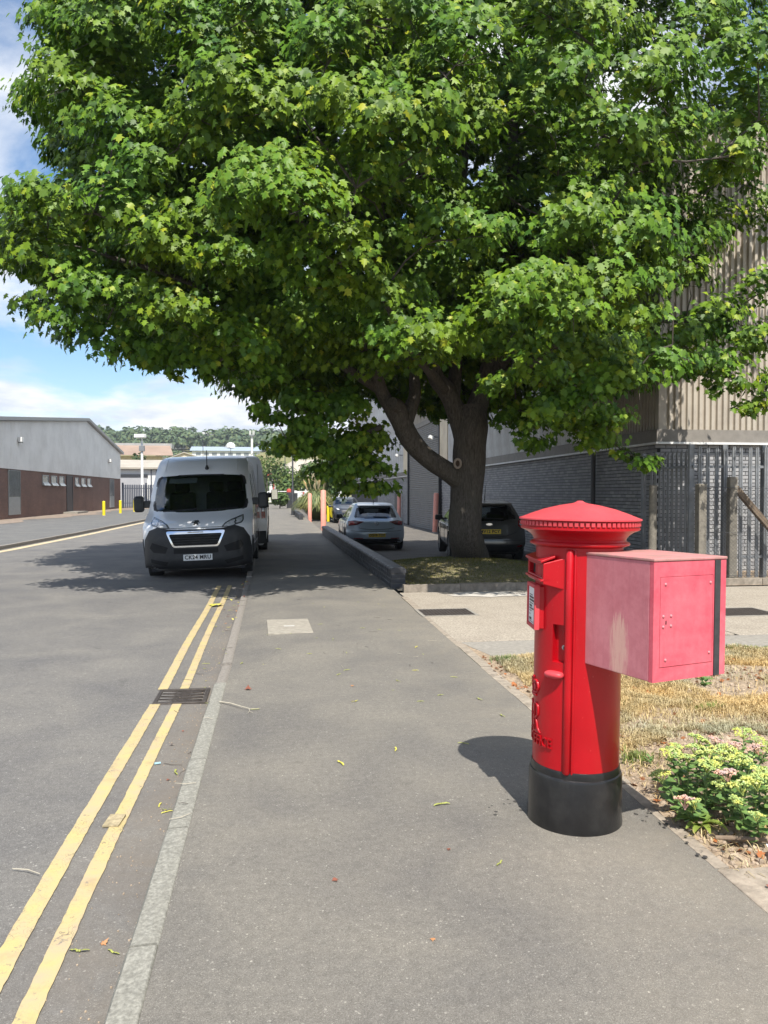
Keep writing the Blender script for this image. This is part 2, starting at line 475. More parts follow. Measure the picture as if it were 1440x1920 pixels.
for y in ys:
    w = 13.2 + 0.5 * math.sin(y * 0.31) + 0.4 * math.sin(y * 0.83 + 1)
    if y > 70: w -= (y - 70) * 0.08
    vs += [(-w, y, 0.026), (-20, y, 0.03)]
mb.add(vs, [(2*j, 2*j+1, 2*j+3, 2*j+2) for j in range(len(ys)-1)])
tag(mb.build('verge', M_verge), kind='structure')
far_kerb = link('far_kerb', None); tag(far_kerb, kind='structure')
kfar = MB().box(-0.07, 0.07, 0.01, 1.80, -0.2, 0.012).mesh('kerb_stone', M_kerb_b)
y = 12.0
while y < 97:
    o = link('kerb_stone', kfar, far_kerb); o.location = (lk_x(y), y, rnd.uniform(-0.004, 0.004)); o.rotation_euler = (0, 0, -math.atan2(lk_x(y + 1.8) - lk_x(y), 1.8)); y += 1.81

# forecourt right of the footway
M_fore = asphalt('forecourt asphalt', (0.11, 0.10, 0.088), (0.17, 0.155, 0.135), (0.28, 0.26, 0.23), 150)
sheet('forecourt', [1.9, 4, 7.35], frange(11.9, 110, 60), lambda x, y: fc_z(y), M_fore)
sheet('forecourt_yard', [7.35, 12, 40], frange(11.9, 14.9, 3), lambda x, y: -0.02, M_soil)
# concrete crossing slabs
apron = link('concrete_apron', None); tag(apron, kind='structure')
def slab(x0, x1, y0, y1, z, m, x0b=None):
    mb = MB(); xb = x0 if x0b is None else x0b
    mb.prism([(x0, y0), (x1, y0), (x1, y1), (xb, y1)], -0.15, z)
    return mb.build('slab', m, apron, bevel=0.006)
slab(1.83, 4.9, 7.66, 11.55, 0.004, M_conc, 1.865)
slab(4.912, 9.2, 7.60, 11.56, 0.006, M_conc)
slab(9.212, 16, 7.62, 11.56, 0.004, M_conc)
slab(2.02, 4.1, 6.86, 7.645, 0.0, M_conc2, 1.86)
slab(4.112, 6.9, 6.80, 7.588, 0.004, M_conc2)
slab(6.912, 10.4, 6.83, 7.590, 0.002, M_conc2)
# soil under grass and bed, path slab bottom right
def soil_z(x, y): return -0.012 + 0.035 * mnoise.noise(Vector((x*2.2, y*2.2, 0))) + 0.02 * mnoise.noise(Vector((x*7, y*7, 3))) + 0.03 * min(1, max(0, (x - 1.9) / 0.5))
sheet('soil', frange(1.80, 3.8, 50) + frange(3.9, 12, 20), frange(2.78, 6.95, 100), soil_z, M_soil)
sheet('soil_strip', [1.80, 1.95, 2.12], frange(6.90, 7.72, 6), lambda x, y: -0.004 + 0.008 * mnoise.noise(Vector((x*9, y*9, 4))), M_soil)
path = MB().prism([(1.735, -2.0), (4.2, -2.0), (4.2, 2.76), (1.755, 2.85)], -0.1, 0.006).build('path', M_edge, bevel=0.008)
tag(path, kind='structure')

# ------------------------------------------------------------------ the clad warehouse on the right
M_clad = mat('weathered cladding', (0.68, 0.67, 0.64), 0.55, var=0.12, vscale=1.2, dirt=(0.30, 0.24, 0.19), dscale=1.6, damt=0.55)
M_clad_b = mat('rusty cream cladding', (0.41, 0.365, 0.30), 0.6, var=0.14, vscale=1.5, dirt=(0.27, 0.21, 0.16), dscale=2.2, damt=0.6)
M_cream = mat('cream panel', (0.68, 0.58, 0.42), 0.6, var=0.1, vscale=1.0, dirt=(0.40, 0.28, 0.18), dscale=1.4, damt=0.5)
M_brickp = [mat('painted brick %d' % i, c, 0.72, var=0.12, vscale=9, bump=0.2, bscale=60) for i, c in enumerate([(0.30, 0.30, 0.305), (0.345, 0.343, 0.342), (0.265, 0.267, 0.275)])]
M_mort = mat('dark mortar', (0.075, 0.075, 0.078), 0.95, var=0.2, vscale=30)
M_girt = mat('grey rail', (0.22, 0.20, 0.175), 0.7, var=0.15, vscale=5)
M_white = mat('white paint', (0.72, 0.72, 0.70), 0.5, var=0.06, vscale=4, dirt=(0.45, 0.42, 0.38), dscale=3, damt=0.4)
M_shut = mat('shutter steel', (0.20, 0.195, 0.19), 0.5, metal=0.2, var=0.1, vscale=2)
M_roofg = mat('grey roof sheet', (0.33, 0.33, 0.32), 0.7, var=0.12, vscale=0.6)
M_dkpipe = mat('dark pipe', (0.06, 0.06, 0.065), 0.5, var=0.1)
M_darksteel = mat('dark steel', (0.05, 0.052, 0.058), 0.5, metal=0.3, var=0.15)

WX, WY0, WY1, WH = 7.40, 14.12, 76.0, 8.92
SH0, SH1, SHZ = 34.3, 42.4, 4.90         # roller shutter bay
ware = thing('warehouse', 'tall grey ribbed metal and painted brick warehouse behind the big tree', 'warehouse', (0, 0, 0))
core = MB(); core.box(WX + 0.04, 30, WY0 + 0.04, WY1, -0.6, WH - 0.12)
wall = core.build('wall', M_mort, ware)
roof = MB(); roof.box(WX - 0.08, 30.2, WY0 - 0.08, WY1 + 0.1, WH - 0.1, WH + 0.06); roof.build('roof', M_roofg, ware)
# ribbed cladding sheets: trapezoid ribs, one object per sheet
def sheet_mesh(w, z0, z1, m, pitch=0.126, depth=0.048, flip=False):
    n = max(1, round(w / pitch)); p = w / n; prof = []
    for k in range(n):
        a = k * p
        prof += [(a, 0.0), (a + p * 0.30, 0.0), (a + p * 0.42, depth), (a + p * 0.86, depth), (a + p * 0.98, 0.0)]
    prof.append((w, 0.0))
    vs = [(u, -d, z) for z in (z0, z1) for u, d in prof]; k = len(prof)
    mb = MB(); mb.add(vs, [(i, i + 1, k + i + 1, k + i) for i in range(k - 1)])
    return mb.mesh('cladding_sheet', m)
CZ = 2.74
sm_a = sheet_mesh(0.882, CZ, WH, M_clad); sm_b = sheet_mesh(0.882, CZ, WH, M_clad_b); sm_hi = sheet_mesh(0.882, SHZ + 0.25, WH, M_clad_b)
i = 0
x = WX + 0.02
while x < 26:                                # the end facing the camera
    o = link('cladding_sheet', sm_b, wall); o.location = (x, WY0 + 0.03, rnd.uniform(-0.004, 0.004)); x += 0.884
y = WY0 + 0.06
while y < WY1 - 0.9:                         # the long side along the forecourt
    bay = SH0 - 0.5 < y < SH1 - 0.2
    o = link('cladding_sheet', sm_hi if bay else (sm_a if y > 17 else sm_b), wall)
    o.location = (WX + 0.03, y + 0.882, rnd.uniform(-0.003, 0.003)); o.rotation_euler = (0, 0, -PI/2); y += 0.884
corner = MB().box(WX - 0.03, WX + 0.10, WY0 - 0.03, WY0 + 0.10, CZ, WH); corner.build('corner_flashing', M_clad_b, wall)
# drip rail and white flashing
rail = MB(); rail.box(WX - 0.10, WX + 0.02, WY0 - 0.10, SH0 - 0.03, 2.52, CZ + 0.02); rail.box(WX + 0.02, 27, WY0 - 0.10, WY0 + 0.02, 2.52, CZ + 0.02)
rail.box(WX - 0.10, WX + 0.02, SH1 + 0.1, WY1, 2.52, CZ + 0.02)
rail.build('drip_rail', M_girt, ware)
fl = MB(); fl.box(WX - 0.115, WX + 0.02, WY0 - 0.115, SH0 - 0.05, 2.475, 2.517); fl.box(WX + 0.02, 27, WY0 - 0.115, WY0 + 0.02, 2.475, 2.517)
fl.box(WX - 0.115, WX + 0.02, SH1 + 0.1, WY1, 2.475, 2.517)
fl.build('white_flashing', M_white, ware)
# bricks: every brick proud of its dark joint
bl, bh, bw = 0.215, 0.0645, 0.05
bms = []
for m in M_brickp:
    b_ = MB(); e = 0.004
    b_.add([(0, 0, 0), (bl, 0, 0), (bl, 0, bh), (0, 0, bh), (e, -0.014, e), (bl - e, -0.014, e), (bl - e, -0.014, bh - e), (e, -0.014, bh - e)],
           [(4, 5, 6, 7), (0, 1, 5, 4), (1, 2, 6, 5), (2, 3, 7, 6), (3, 0, 4, 7)])
    bms.append(b_.mesh('brick', m))
rest = MB(); restm = []
placed = []
rows = 36
def brick_at(px, py, pz, rot, length=bl):
    placed.append((px, py, pz, rot, length))
for r_ in range(rows):
    z = -0.22 + r_ * 0.075
    if z > 2.47 - bh: break
    off = 0.1125 * (r_ % 2)
    x = WX + 0.045 - off
    while x < 14.0:
        brick_at(x, WY0 + 0.04, z, 0, bl); x += 0.225
    y = WY0 + 0.045 + (0.1125 - off)
    while y < 33.9:
        brick_at(WX + 0.04, y + bl, z, 1, bl); y += 0.225
    y = SH1 + 0.15
    while y < 56:
        brick_at(WX + 0.04, y + bl, z, 1, bl); y += 0.225
# those that show largest: the front face between the corner and the frame, seen through the fence
def bscore(b):
    d = math.hypot(b[0], b[1]); vis = 1.0 if b[3] == 0 else abs(WX) / d
    inframe = 1.0 if (b[0] < 9.3 and b[2] > 0.15) else 0.0
    return inframe * vis / d
placed.sort(key=bscore, reverse=True)
for k, (x, y, z, rot, ln) in enumerate(placed):
    if k < 300:
        o = link('brick', bms[rnd.randrange(3)], wall); o.location = (x, y + (rnd.uniform(-0.003, 0.002) if not rot else 0), z)
        if rot: o.rotation_euler = (0, 0, -PI/2)
    else:
        e = 0.004
        if rot: pts = [(x, y, z), (x, y - bl, z), (x, y - bl, z + bh), (x, y, z + bh), (x - .014, y - e, z + e), (x - .014, y - bl + e, z + e), (x - .014, y - bl + e, z + bh - e), (x - .014, y - e, z + bh - e)]
        else: pts = [(x, y, z), (x + bl, y, z), (x + bl, y, z + bh), (x, y, z + bh), (x + e, y - .014, z + e), (x + bl - e, y - .014, z + e), (x + bl - e, y - .014, z + bh - e), (x + e, y - .014, z + bh - e)]
        rest.add(pts, [(4, 5, 6, 7), (0, 1, 5, 4), (1, 2, 6, 5), (2, 3, 7, 6), (3, 0, 4, 7)], rnd.randrange(3))
ro = rest.build('brickwork', M_brickp, wall, fix=False); tag(ro, kind='stuff')
# downpipe on the long side
dp = MB().tube([(WX - 0.09, 17.05, -0.1), (WX - 0.09, 17.05, 2.46)], 0.055, 10); dp.build('downpipe', M_dkpipe, ware, smooth=40)
# roller shutter with ribbed slats, guides and hood
shz = -0.27
shut = MB(); n = int((SHZ - shz) / 0.098)
prof = []
for k in range(n + 1):
    z = shz + k * (SHZ - shz) / n
    prof += [(WX + 0.015, z), (WX - 0.022, z + 0.028), (WX - 0.022, z + 0.062), (WX + 0.015, z + 0.088)]
vs = [(x, y, z) for y in (SH0, SH1) for x, z in prof]; k = len(prof)
shut.add(vs, [(i, i + 1, k + i + 1, k + i) for i in range(k - 1)])
sh_o = shut.build('roller_shutter', M_shut, ware)
gd = MB(); gd.box(WX - 0.1, WX + 0.03, SH0 - 0.16, SH0 - 0.005, -0.3, SHZ); gd.build('shutter_guide', M_darksteel, ware)
gd = MB(); gd.box(WX - 0.1, WX + 0.03, SH1 + 0.005, SH1 + 0.14, -0.3, SHZ); gd.build('shutter_guide', M_darksteel, ware)
hood = MB(); hood.box(WX - 0.06, WX + 0.03, SH0 - 0.3, SH1 + 0.3, SHZ + 0.005, SHZ + 0.24); hood.build('shutter_hood', M_girt, ware)
pn = MB(); pn.box(WX - 0.30, WX - 0.02, 37.6, 40.6, 5.85, 7.6); pn.build('cream_panel', M_cream, ware)
pn = MB(); pn.box(WX - 0.06, WX - 0.01, 32.6, 34.1, 2.75, 5.6); pn.build('cream_panel', M_cream, ware)
pn = MB(); pn.box(WX - 0.06, WX - 0.01, 42.6, 44.1, 2.75, 4.9); pn.build('cream_panel', M_cream, ware)
ff = MB(); ff.box(WX - 0.05, WX + 0.03, 46.2, 47.5, -0.25, 2.0); ff.build('side_door', M_darksteel, ware)
def floodlight(y, z):
    t = thing('floodlight', 'small floodlight on the clad wall above the roller shutter' if z > 5.5 else 'small white camera fixed to the cladding right of the roller shutter' if y < 36 else 'small wall lamp left of the roller shutter', 'wall light', (WX - 0.04, y, z))
    MB().cyl((0.02, 0, 0), (-0.22, 0, 0.02), 0.02, n=6).build('bracket', M_darksteel, t)
    MB().boxm(Matrix.Translation((-0.3, 0, -0.02)) @ Matrix.Rotation(R(25), 4, 'Y'), 0.11, 0.15, 0.07).build('lamp_body', M_white, t, bevel=0.01)
floodlight(39.4, 5.65); floodlight(34.7, 4.1); floodlight(44.6, 3.75)

# ------------------------------------------------------------------ palisade fence, concrete posts and chain link
M_galv = mat('galvanised steel', (0.22, 0.23, 0.24), 0.5, metal=0.35, var=0.2, vscale=7, dirt=(0.16, 0.15, 0.14), dscale=4, damt=0.5)
M_cpost = mat('weathered concrete post', (0.21, 0.19, 0.155), 0.95, var=0.3, vscale=14, bump=0.6, bscale=45, dirt=(0.12, 0.11, 0.09), dscale=5, damt=0.7)
M_wood = mat('weathered timber', (0.17, 0.125, 0.085), 0.9, var=0.35, vscale=9, bump=0.5, bscale=60)
def pale_mesh(h):
    # W section pale with a pointed split head
    xs = [(-0.036, 0.0), (-0.030, -0.014), (-0.010, -0.014), (0, -0.003), (0.010, -0.014), (0.030, -0.014), (0.036, 0.0)]
    mb = MB(); th = 0.003; top = [h - 0.10, h - 0.05, h - 0.01, h - 0.06, h - 0.01, h - 0.05, h - 0.10]
    n = len(xs); vs = [(x, y, 0.06) for x, y in xs] + [(x, y, z) for (x, y), z in zip(xs, top)] + [(x, y + th, 0.06) for x, y in xs] + [(x, y + th, z) for (x, y), z in zip(xs, top)]
    fs = [(i, i+1, n+i+1, n+i) for i in range(n-1)] + [(2*n+i+1, 2*n+i, 3*n+i, 3*n+i+1) for i in range(n-1)] + [(n+i, n+i+1, 3*n+i+1, 3*n+i) for i in range(n-1)]
    fs += [(0, n, 3*n, 2*n), (n-1, 2*n-1+0, 4*n-1, 3*n-1)]
    mb.add(vs, fs); return mb.mesh('pale', M_galv)
pm = pale_mesh(2.34)
FY = 12.34
fence = thing('palisade_fence', 'grey steel palisade fence with pointed pales in front of the brick wall', 'fence', (7.10, FY, 0))
x = 0.12
while x < 5.4:
    o = link('pale', pm, fence); o.location = (x, rnd.uniform(-0.002, 0.002), rnd.uniform(-0.01, 0.01)); o.rotation_euler = (0, rnd.uniform(-0.006, 0.006), 0); x += 0.153
for z in (0.42, 1.98):
    MB().box(0.0, 5.5, 0.006, 0.046, z - 0.022, z + 0.022).build('rail', M_galv, fence)
for x in (0.0, 0.62, 1.36, 4.1):
    MB().box(x - 0.045, x + 0.045, 0.05, 0.11, -0.05, 2.36).build('post', M_galv, fence)
ret = thing('palisade_fence', 'short return of grey palisade running back to the warehouse corner', 'fence', (7.08, FY + 0.12, 0), R(90))
for k in range(9):
    o = link('pale', pm, ret); o.location = (0.10 + k * 0.155, 0.0, rnd.uniform(-0.01, 0.01) - 0.03)
for z in (0.42, 1.98): MB().box(0.03, 1.5, 0.006, 0.046, z - 0.022, z + 0.022).build('rail', M_galv, ret)
MB().box(1.44, 1.53, 0.05, 0.11, -0.1, 2.28).build('post', M_galv, ret)
kb = link('fence_kerb', None); tag(kb, kind='structure')
km_ = MB().box(0, 0.905, -0.06, 0.06, -0.2, 0.09).mesh('kerb_stone', M_edge)
x = 6.3
while x < 13:
    o = link('kerb_stone', km_, kb); o.location = (x, 11.98, rnd.uniform(-0.004, 0.004)); x += 0.915
cp = thing('concrete_post', 'mossy concrete fence post with a diagonal strut, right of the red box', 'post', (7.66, 12.10, 0))
MB().prism([(-0.075, -0.07), (0.06, -0.085), (0.085, 0.06), (-0.06, 0.075)], -0.1, 1.80).build('shaft', M_cpost, cp, bevel=0.02)
MB().boxm(Matrix.Translation((0.62, 0.0, 1.02)) @ Matrix.Rotation(R(47), 4, 'Y'), 0.82, 0.042, 0.05).build('strut', M_wood, cp, bevel=0.008)
for k, (x, y, h, lab, sx) in enumerate([(6.62, 12.85, 1.66, 'pale round timber post standing by the warehouse corner', 0.075), (7.10, 12.10, 1.68, 'grey concrete post in front of the palisade corner', 0.07)]):
    t = thing('fence_post', lab, 'post', (x, y, 0))
    if k == 0: MB().tube([(0, 0, -0.1), (0.01, 0, h)], [sx, sx * 0.93], 12).build('shaft', M_cpost, t, smooth=40)
    else: MB().prism([(-sx, -sx), (sx, -sx), (sx, sx), (-sx, sx)], -0.1, h).build('shaft', M_cpost, t, bevel=0.012)
    for z in (0.5, 1.1, 1.6):
        MB().tube([(sx, -sx, z), (sx + 0.06, -sx - 0.01, z)], 0.008, 5).build('wire_bracket', M_darksteel, t)
# chain link mesh between the concrete posts
cl = MB(); x0, x1 = 7.12, 12.5; z0, z1 = 0.10, 1.62; s_ = 0.062
def wire(a, b, r=0.0016):
    a, b = Vector(a), Vector(b); d = (b - a).normalized(); n1 = d.cross(Vector((0, 1, 0))).normalized() * r; n2 = Vector((0, r, 0))
    cl.add([a + n1, a + n2, a - n1, a - n2, b + n1, b + n2, b - n1, b - n2], [(0, 1, 5, 4), (1, 2, 6, 5), (2, 3, 7, 6), (3, 0, 4, 7)])
k = x0 - (z1 - z0)
while k < x1:
    for sgn in (1, -1):
        if sgn == 1: a = (k, z0); b = (k + (z1 - z0), z1)
        else: a = (k, z1); b = (k + (z1 - z0), z0)
        xa, za, xb, zb = a[0], a[1], b[0], b[1]
        if xa < x0: za += sgn * (x0 - xa); xa = x0
        if xb > x1: zb -= sgn * (xb - x1); xb = x1
        if xb > xa: wire((xa, 12.0, za), (xb, 12.003, zb))
    k += s_
lnk = thing('chain_link_fence', 'sagging wire chain link mesh strung in front of the palisade', 'fence', (0, 0, 0))
cl.build('wire_mesh', M_darksteel, lnk, fix=False)
tw = MB()
for z in (1.62, 0.86, 0.14): tw.tube([(x0, 12.0, z), (9.3, 12.0, z - 0.03), (x1, 12.0, z)], 0.004, 5)
tw.build('line_wire', M_darksteel, lnk)

# ------------------------------------------------------------------ low blue-brick wall along the forecourt
M_eng = [mat('engineering brick %d' % i, c, 0.5, var=0.2, vscale=9, bump=0.25, bscale=50, world_co=True) for i, c in enumerate([(0.036, 0.038, 0.044), (0.047, 0.047, 0.051), (0.028, 0.030, 0.037)])]
M_mort2 = mat('pale mortar', (0.085, 0.084, 0.08), 0.95, var=0.25, vscale=25, world_co=True)
def brick_block(l, w, h, m, e=0.006, round_top=False):
    mb = MB()
    if round_top:
        prof = [(-w/2, 0), (-w/2, h * 0.55), (-w/2 + 0.014, h * 0.86), (-w/2 + 0.045, h), (w/2 - 0.045, h), (w/2 - 0.014, h * 0.86), (w/2, h * 0.55), (w/2, 0)]
        n = len(prof); mb.add([(x, y, z) for y in (-l/2, l/2) for x, z in prof], [(i, i+1, n+i+1, n+i) for i in range(n-1)] + [tuple(range(n)), tuple(reversed(range(n, 2*n)))])
        me = mb.mesh('coping_brick', m)
    else:
        mb.box(-w/2, w/2, -l/2, l/2, 0, h); me = mb.mesh('brick', m)
        bm = bmesh.new(); bm.from_mesh(me); bmesh.ops.bevel(bm, geom=bm.edges[:], offset=e, segments=1, affect='EDGES'); bm.to_mesh(me); bm.free()
    return me
st_m = [brick_block(0.215, 0.228, 0.065, m) for m in M_eng]
cp_m = [brick_block(0.108, 0.25, 0.088, m, round_top=True) for m in M_eng]
hd_m = [brick_block(0.105, 0.228, 0.065, m) for m in M_eng]
def low_wall(label, y0, y1, xf, zf, single):
    t = thing('brick_wall', label, 'low wall', (0, 0, 0))
    core = MB(); vs = []; n = max(2, int((y1 - y0) / 0.5))
    for j in range(n + 1):
        y = y0 + 0.003 + (y1 - y0 - 0.01) * j / n; x = xf(y); z = zf(y)
        vs += [(x - 0.1115, y, z - 0.2), (x - 0.1115, y, z + 0.235), (x + 0.1115, y, z + 0.235), (x + 0.1115, y, z - 0.2)]
    core.add(vs, [(j*4+i, j*4+(i+1) % 4, (j+1)*4+(i+1) % 4, (j+1)*4+i) for j in range(n) for i in range(4)] + [(0, 1, 2, 3), tuple(n*4+i for i in (3, 2, 1, 0))])
    body = core.build('mortar_core', M_mort2, t)
    items = []
    for r_ in range(3):
        y = y0 + 0.1075
        if r_ % 2: items.append(('h', y0 + 0.052, r_)); y += 0.11
        while y < y1: items.append(('s', y, r_)); y += 0.225
    y = y0 + 0.054
    while y < y1: items.append(('c', y, 3)); y += 0.1175
    items.sort(key=lambda q: q[1]); rest = MB(); cnt = 0
    for kind, y, r_ in items:
        me = rnd.choice({'s': st_m, 'c': cp_m, 'h': hd_m}[kind])
        loc = Vector((xf(y) + rnd.uniform(-0.003, 0.003), y, zf(y) + 0.006 + r_ * 0.077 + (0.004 if kind == 'c' else 0)))
        rot = Euler((rnd.uniform(-0.006, 0.006), rnd.uniform(-0.01, 0.01) if kind == 'c' else 0, rnd.uniform(-0.008, 0.008)))
        if cnt < single:
            o = link('coping_brick' if kind == 'c' else 'brick', me, body); o.location = loc; o.rotation_euler = rot; cnt += 1
        else:
            M_ = Matrix.LocRotScale(loc, rot, None); mi = M_eng.index(me.materials[0])
            rest.add([M_ @ v.co for v in me.vertices], [tuple(p.vertices) for p in me.polygons], mi)
    if rest.v:
        ro = rest.build('brickwork', M_eng, body, fix=False); tag(ro, kind='stuff')
    return t
wx = lambda y: 1.945 - 0.0095 * (y - 12.1)
low_wall('low dark blue brick wall with rounded coping beside the pavement in front of the tree', 12.15, 28.2, wx, lambda y: 0.0, 300)
low_wall('short far stretch of low dark brick wall by the pampas grass', 44.5, 62.0, lambda y: 1.45 - 0.006 * (y - 44), lambda y: 0.0, 0)

# ------------------------------------------------------------------ bollards
M_bred = mat('faded pink red paint', (0.70, 0.29, 0.22), 0.6, var=0.15, vscale=5, dirt=(0.60, 0.34, 0.25), dscale=3, damt=0.6)
M_byel = mat('bright yellow paint', (0.75, 0.62, 0.02), 0.5, var=0.05, vscale=5)
def bollard(loc, h, r, m, label, group, tilt=0.0):
    t = thing('bollard', label, 'bollard', loc, 0, group); t.rotation_euler = (0, tilt, 0)
    MB().lathe([(0.0, -0.1), (r, -0.1), (r, h - r * 0.35), (r * 0.8, h - 0.02), (r * 0.4, h), (0, h + 0.004)], 16).build('post', m, t, smooth=50)
    MB().lathe([(0.0, 0.0), (r * 1.5, 0.0), (r * 1.4, 0.02), (r * 1.01, 0.03), (0, 0.03)], 16).build('foot_collar', M_conc2, t, smooth=30)
gr = 'pink red bollards around the forecourt'
bollard((2.03, 33.2, -0.255), 1.92, 0.115, M_bred, 'tall faded red bollard standing at the far end of the nearer low wall', gr, 0.0)
bollard((2.03, 46.5, -0.255), 1.78, 0.115, M_bred, 'faded red bollard in front of the pampas grass, farthest up the pavement', gr)
bollard((7.18, 44.8, -0.255), 1.80, 0.115, M_bred, 'faded red bollard at the left edge of the roller shutter', gr, 0.02)
bollard((7.10, 34.0, -0.255), 1.80, 0.115, M_bred, 'leaning faded red bollard at the right edge of the roller shutter', gr, 0.035)
gr = 'yellow bollards on the verge'
for loc, lab in (((-11.55, 54.3, 0), 'yellow bollard nearest the camera, by the brick building'), ((-11.55, 59.9, 0), 'middle yellow bollard of the three, at the brick building corner'), ((-11.4, 64.9, 0), 'yellow bollard farthest away, beside the parked white van')):
    bollard(loc, 1.0, 0.10, M_byel, lab, gr)
bollard((3.2, 47.5, -0.255), 1.0, 0.09, M_byel, 'short yellow bollard half hidden beside the pampas grass', 'yellow bollards on the forecourt')

# ------------------------------------------------------------------ brick and clad unit on the left
M_lbrick = None
def small_brick(name, cols, mort, sx=0.225, sz=0.075):
    m, nt, b = new_mat(name)
    co = objco(nt)
    s = node(nt, 'SeparateXYZ', {0: co})
    cmb = node(nt, 'CombineXYZ', {0: s.outputs[1], 1: s.outputs[2]})
    br = nt.nodes.new('ShaderNodeTexBrick'); nt.links.new(cmb.outputs[0], br.inputs['Vector'])
    br.inputs['Scale'].default_value = 1.0; br.inputs['Brick Width'].default_value = sx; br.inputs['Row Height'].default_value = sz; br.inputs['Mortar Size'].default_value = 0.006
    br.inputs['Color1'].default_value = c4(cols[0]); br.inputs['Color2'].default_value = c4(cols[1]); br.inputs['Mortar'].default_value = c4(mort)
    c = mixc(nt, 1.0, br.outputs['Color'], ramp(nt, noise_tex(nt, co, 0.6, 5, 0.6), 0.3, 0.7, (0.8, 0.8, 0.8), (1.15, 1.12, 1.1)), 'MULTIPLY')
    nt.links.new(c, b.inputs['Base Color']); b.inputs['Roughness'].default_value = 0.85
    bump_to(nt, b, br.outputs['Fac'], -0.4, 0.01)
    return m
M_lbrick = small_brick('brown brick', ((0.185, 0.100, 0.075), (0.145, 0.080, 0.062)), (0.13, 0.10, 0.085))
M_lclad = mat('pale grey cladding', (0.78, 0.775, 0.755), 0.5, var=0.06, vscale=0.6, dirt=(0.52, 0.51, 0.48), dscale=0.5, damt=0.5)
M_pane = mat('dusty window pane', (0.16, 0.18, 0.19), 0.15, var=0.3, vscale=2)
M_frame = mat('grey window frame', (0.30, 0.31, 0.31), 0.5, var=0.1)
LX = -15.4; LBY0, LBY1, LR = 43.5, 80.0, 66.0
lb = thing('brick_building', 'long single storey brick unit with pale ribbed gable cladding on the left', 'building', (LX, 0, 0))
zb = 2.98
MB().box(-30, 0.0, LBY0, LBY1, -0.5, zb).build('brick_base', M_lbrick, lb)
ze0, ze1, zr = 5.38, 5.46, 7.44
w_ = MB(); w_.add([(x, y, z) for x in (-30, 0.02) for y, z in ((LBY0, zb + 0.002), (LBY1, zb + 0.002), (LBY1, ze1), (LR, zr), (LBY0, ze0))],
                  [(0, 1, 2, 3, 4), (9, 8, 7, 6, 5), (0, 5, 6, 1), (1, 6, 7, 2), (2, 7, 8, 3), (3, 8, 9, 4), (4, 9, 5, 0)])
up = w_.build('gable_wall', M_lclad, lb)
# ribs of the cladding follow the gable; sheets 1 m wide
def gable_z(y): return ze0 + (zr - ze0) * (y - LBY0) / (LR - LBY0) if y < LR else zr + (ze1 - zr) * (y - LR) / (LBY1 - LR)
y = LBY0 + 0.02
while y < LBY1 - 1.0:
    mb = MB(); p = 0.25; prof = []
    for k in range(4):
        a = y + k * p; prof += [(a, 0.024), (a + 0.10, 0.024), (a + 0.14, 0.075), (a + 0.21, 0.075), (a + 0.249, 0.024)]
    vs = [(d, a, zb - 0.03) for a, d in prof] + [(d, a, gable_z(a) - 0.02) for a, d in prof]; k = len(prof)
    mb.add(vs, [(i, i+1, k+i+1, k+i) for i in range(k-1)]); mb.build('cladding_sheet', M_lclad, up); y += 1.0
rf = MB()
for a, b in (((LBY0 - 0.3, ze0 - 0.02), (LR, zr)), ((LR, zr), (LBY1 + 0.35, ze1 - 0.05))):
    rf.add([(x, q[0], q[1] + dz) for dz in (0.02, 0.24) for x in (-30.3, 0.30) for q in (a, b)], [(0, 1, 3, 2), (4, 6, 7, 5), (0, 4, 5, 1), (2, 3, 7, 6), (0, 2, 6, 4), (1, 5, 7, 3)])
rfo = rf.build('roof', mat('grey barge board', (0.30, 0.30, 0.30), 0.5, var=0.08), lb)
MB().cyl((-6, 53, 6.2), (-6, 53, 8.3), 0.14, n=10).build('flue', M_galv, rfo)
def lwin(y0, y1, z0, z1, kind):
    f = MB(); t = 0.06
    f.box(-0.03, 0.05, y0, y1, z0, z0 + t); f.box(-0.03, 0.05, y0, y1, z1 - t, z1); f.box(-0.03, 0.05, y0, y0 + t, z0 + t, z1 - t); f.box(-0.03, 0.05, y1 - t, y1, z0 + t, z1 - t)
    o = f.build('window' if kind != 'door' else 'door', M_frame if kind != 'door' else M_darksteel, lb)
    if kind == 'door': MB().box(0.002, 0.02, y0 + t, y1 - t, z0 + t, z1 - t).build('leaf', mat('dark brown door', (0.05, 0.035, 0.035), 0.6), o); return
    zs = z0 + t
    if kind == 'tall':
        zm = z0 + (z1 - z0) * 0.40
        MB().box(0.002, 0.03, y0 + t, y1 - t, z0 + t, zm).build('lower_panel', M_frame, o); zs = zm
        bars = MB(); yy = y0 + 0.16
        while yy < y1 - 0.1: bars.box(0.06, 0.075, yy - 0.008, yy + 0.008, zm + 0.02, z1 - 0.02); yy += 0.13
        bars.build('security_bars', M_galv, o)
    MB().box(0.002, 0.018, y0 + t, y1 - t, zs + 0.004, z1 - t).build('pane', M_pane, o)
    if kind == 'small': MB().boxm(Matrix.Translation((0.10, (y0 + y1) / 2, z0 + 0.10)) @ Matrix.Rotation(R(-35), 4, 'Y'), 0.015, (y1 - y0) / 2, 0.13).build('hopper_vent', M_pane, o)
lwin(47.3, 49.4, 0.25, 2.9, 'tall'); lwin(74.9, 76.8, 0.2, 2.85, 'tall')
for a, b in ((53.9, 55.3), (55.9, 57.3), (57.9, 59.2), (62.3, 63.4), (64.2, 65.5), (66.2, 67.4)): lwin(a, b, 2.05, 2.75, 'small')
lwin(59.9, 61.6, 0.12, 2.85, 'door')
MB().box(0.003, 1.0, 59.0, 62.2, -0.1, 0.16).build('step', M_conc2, lb)
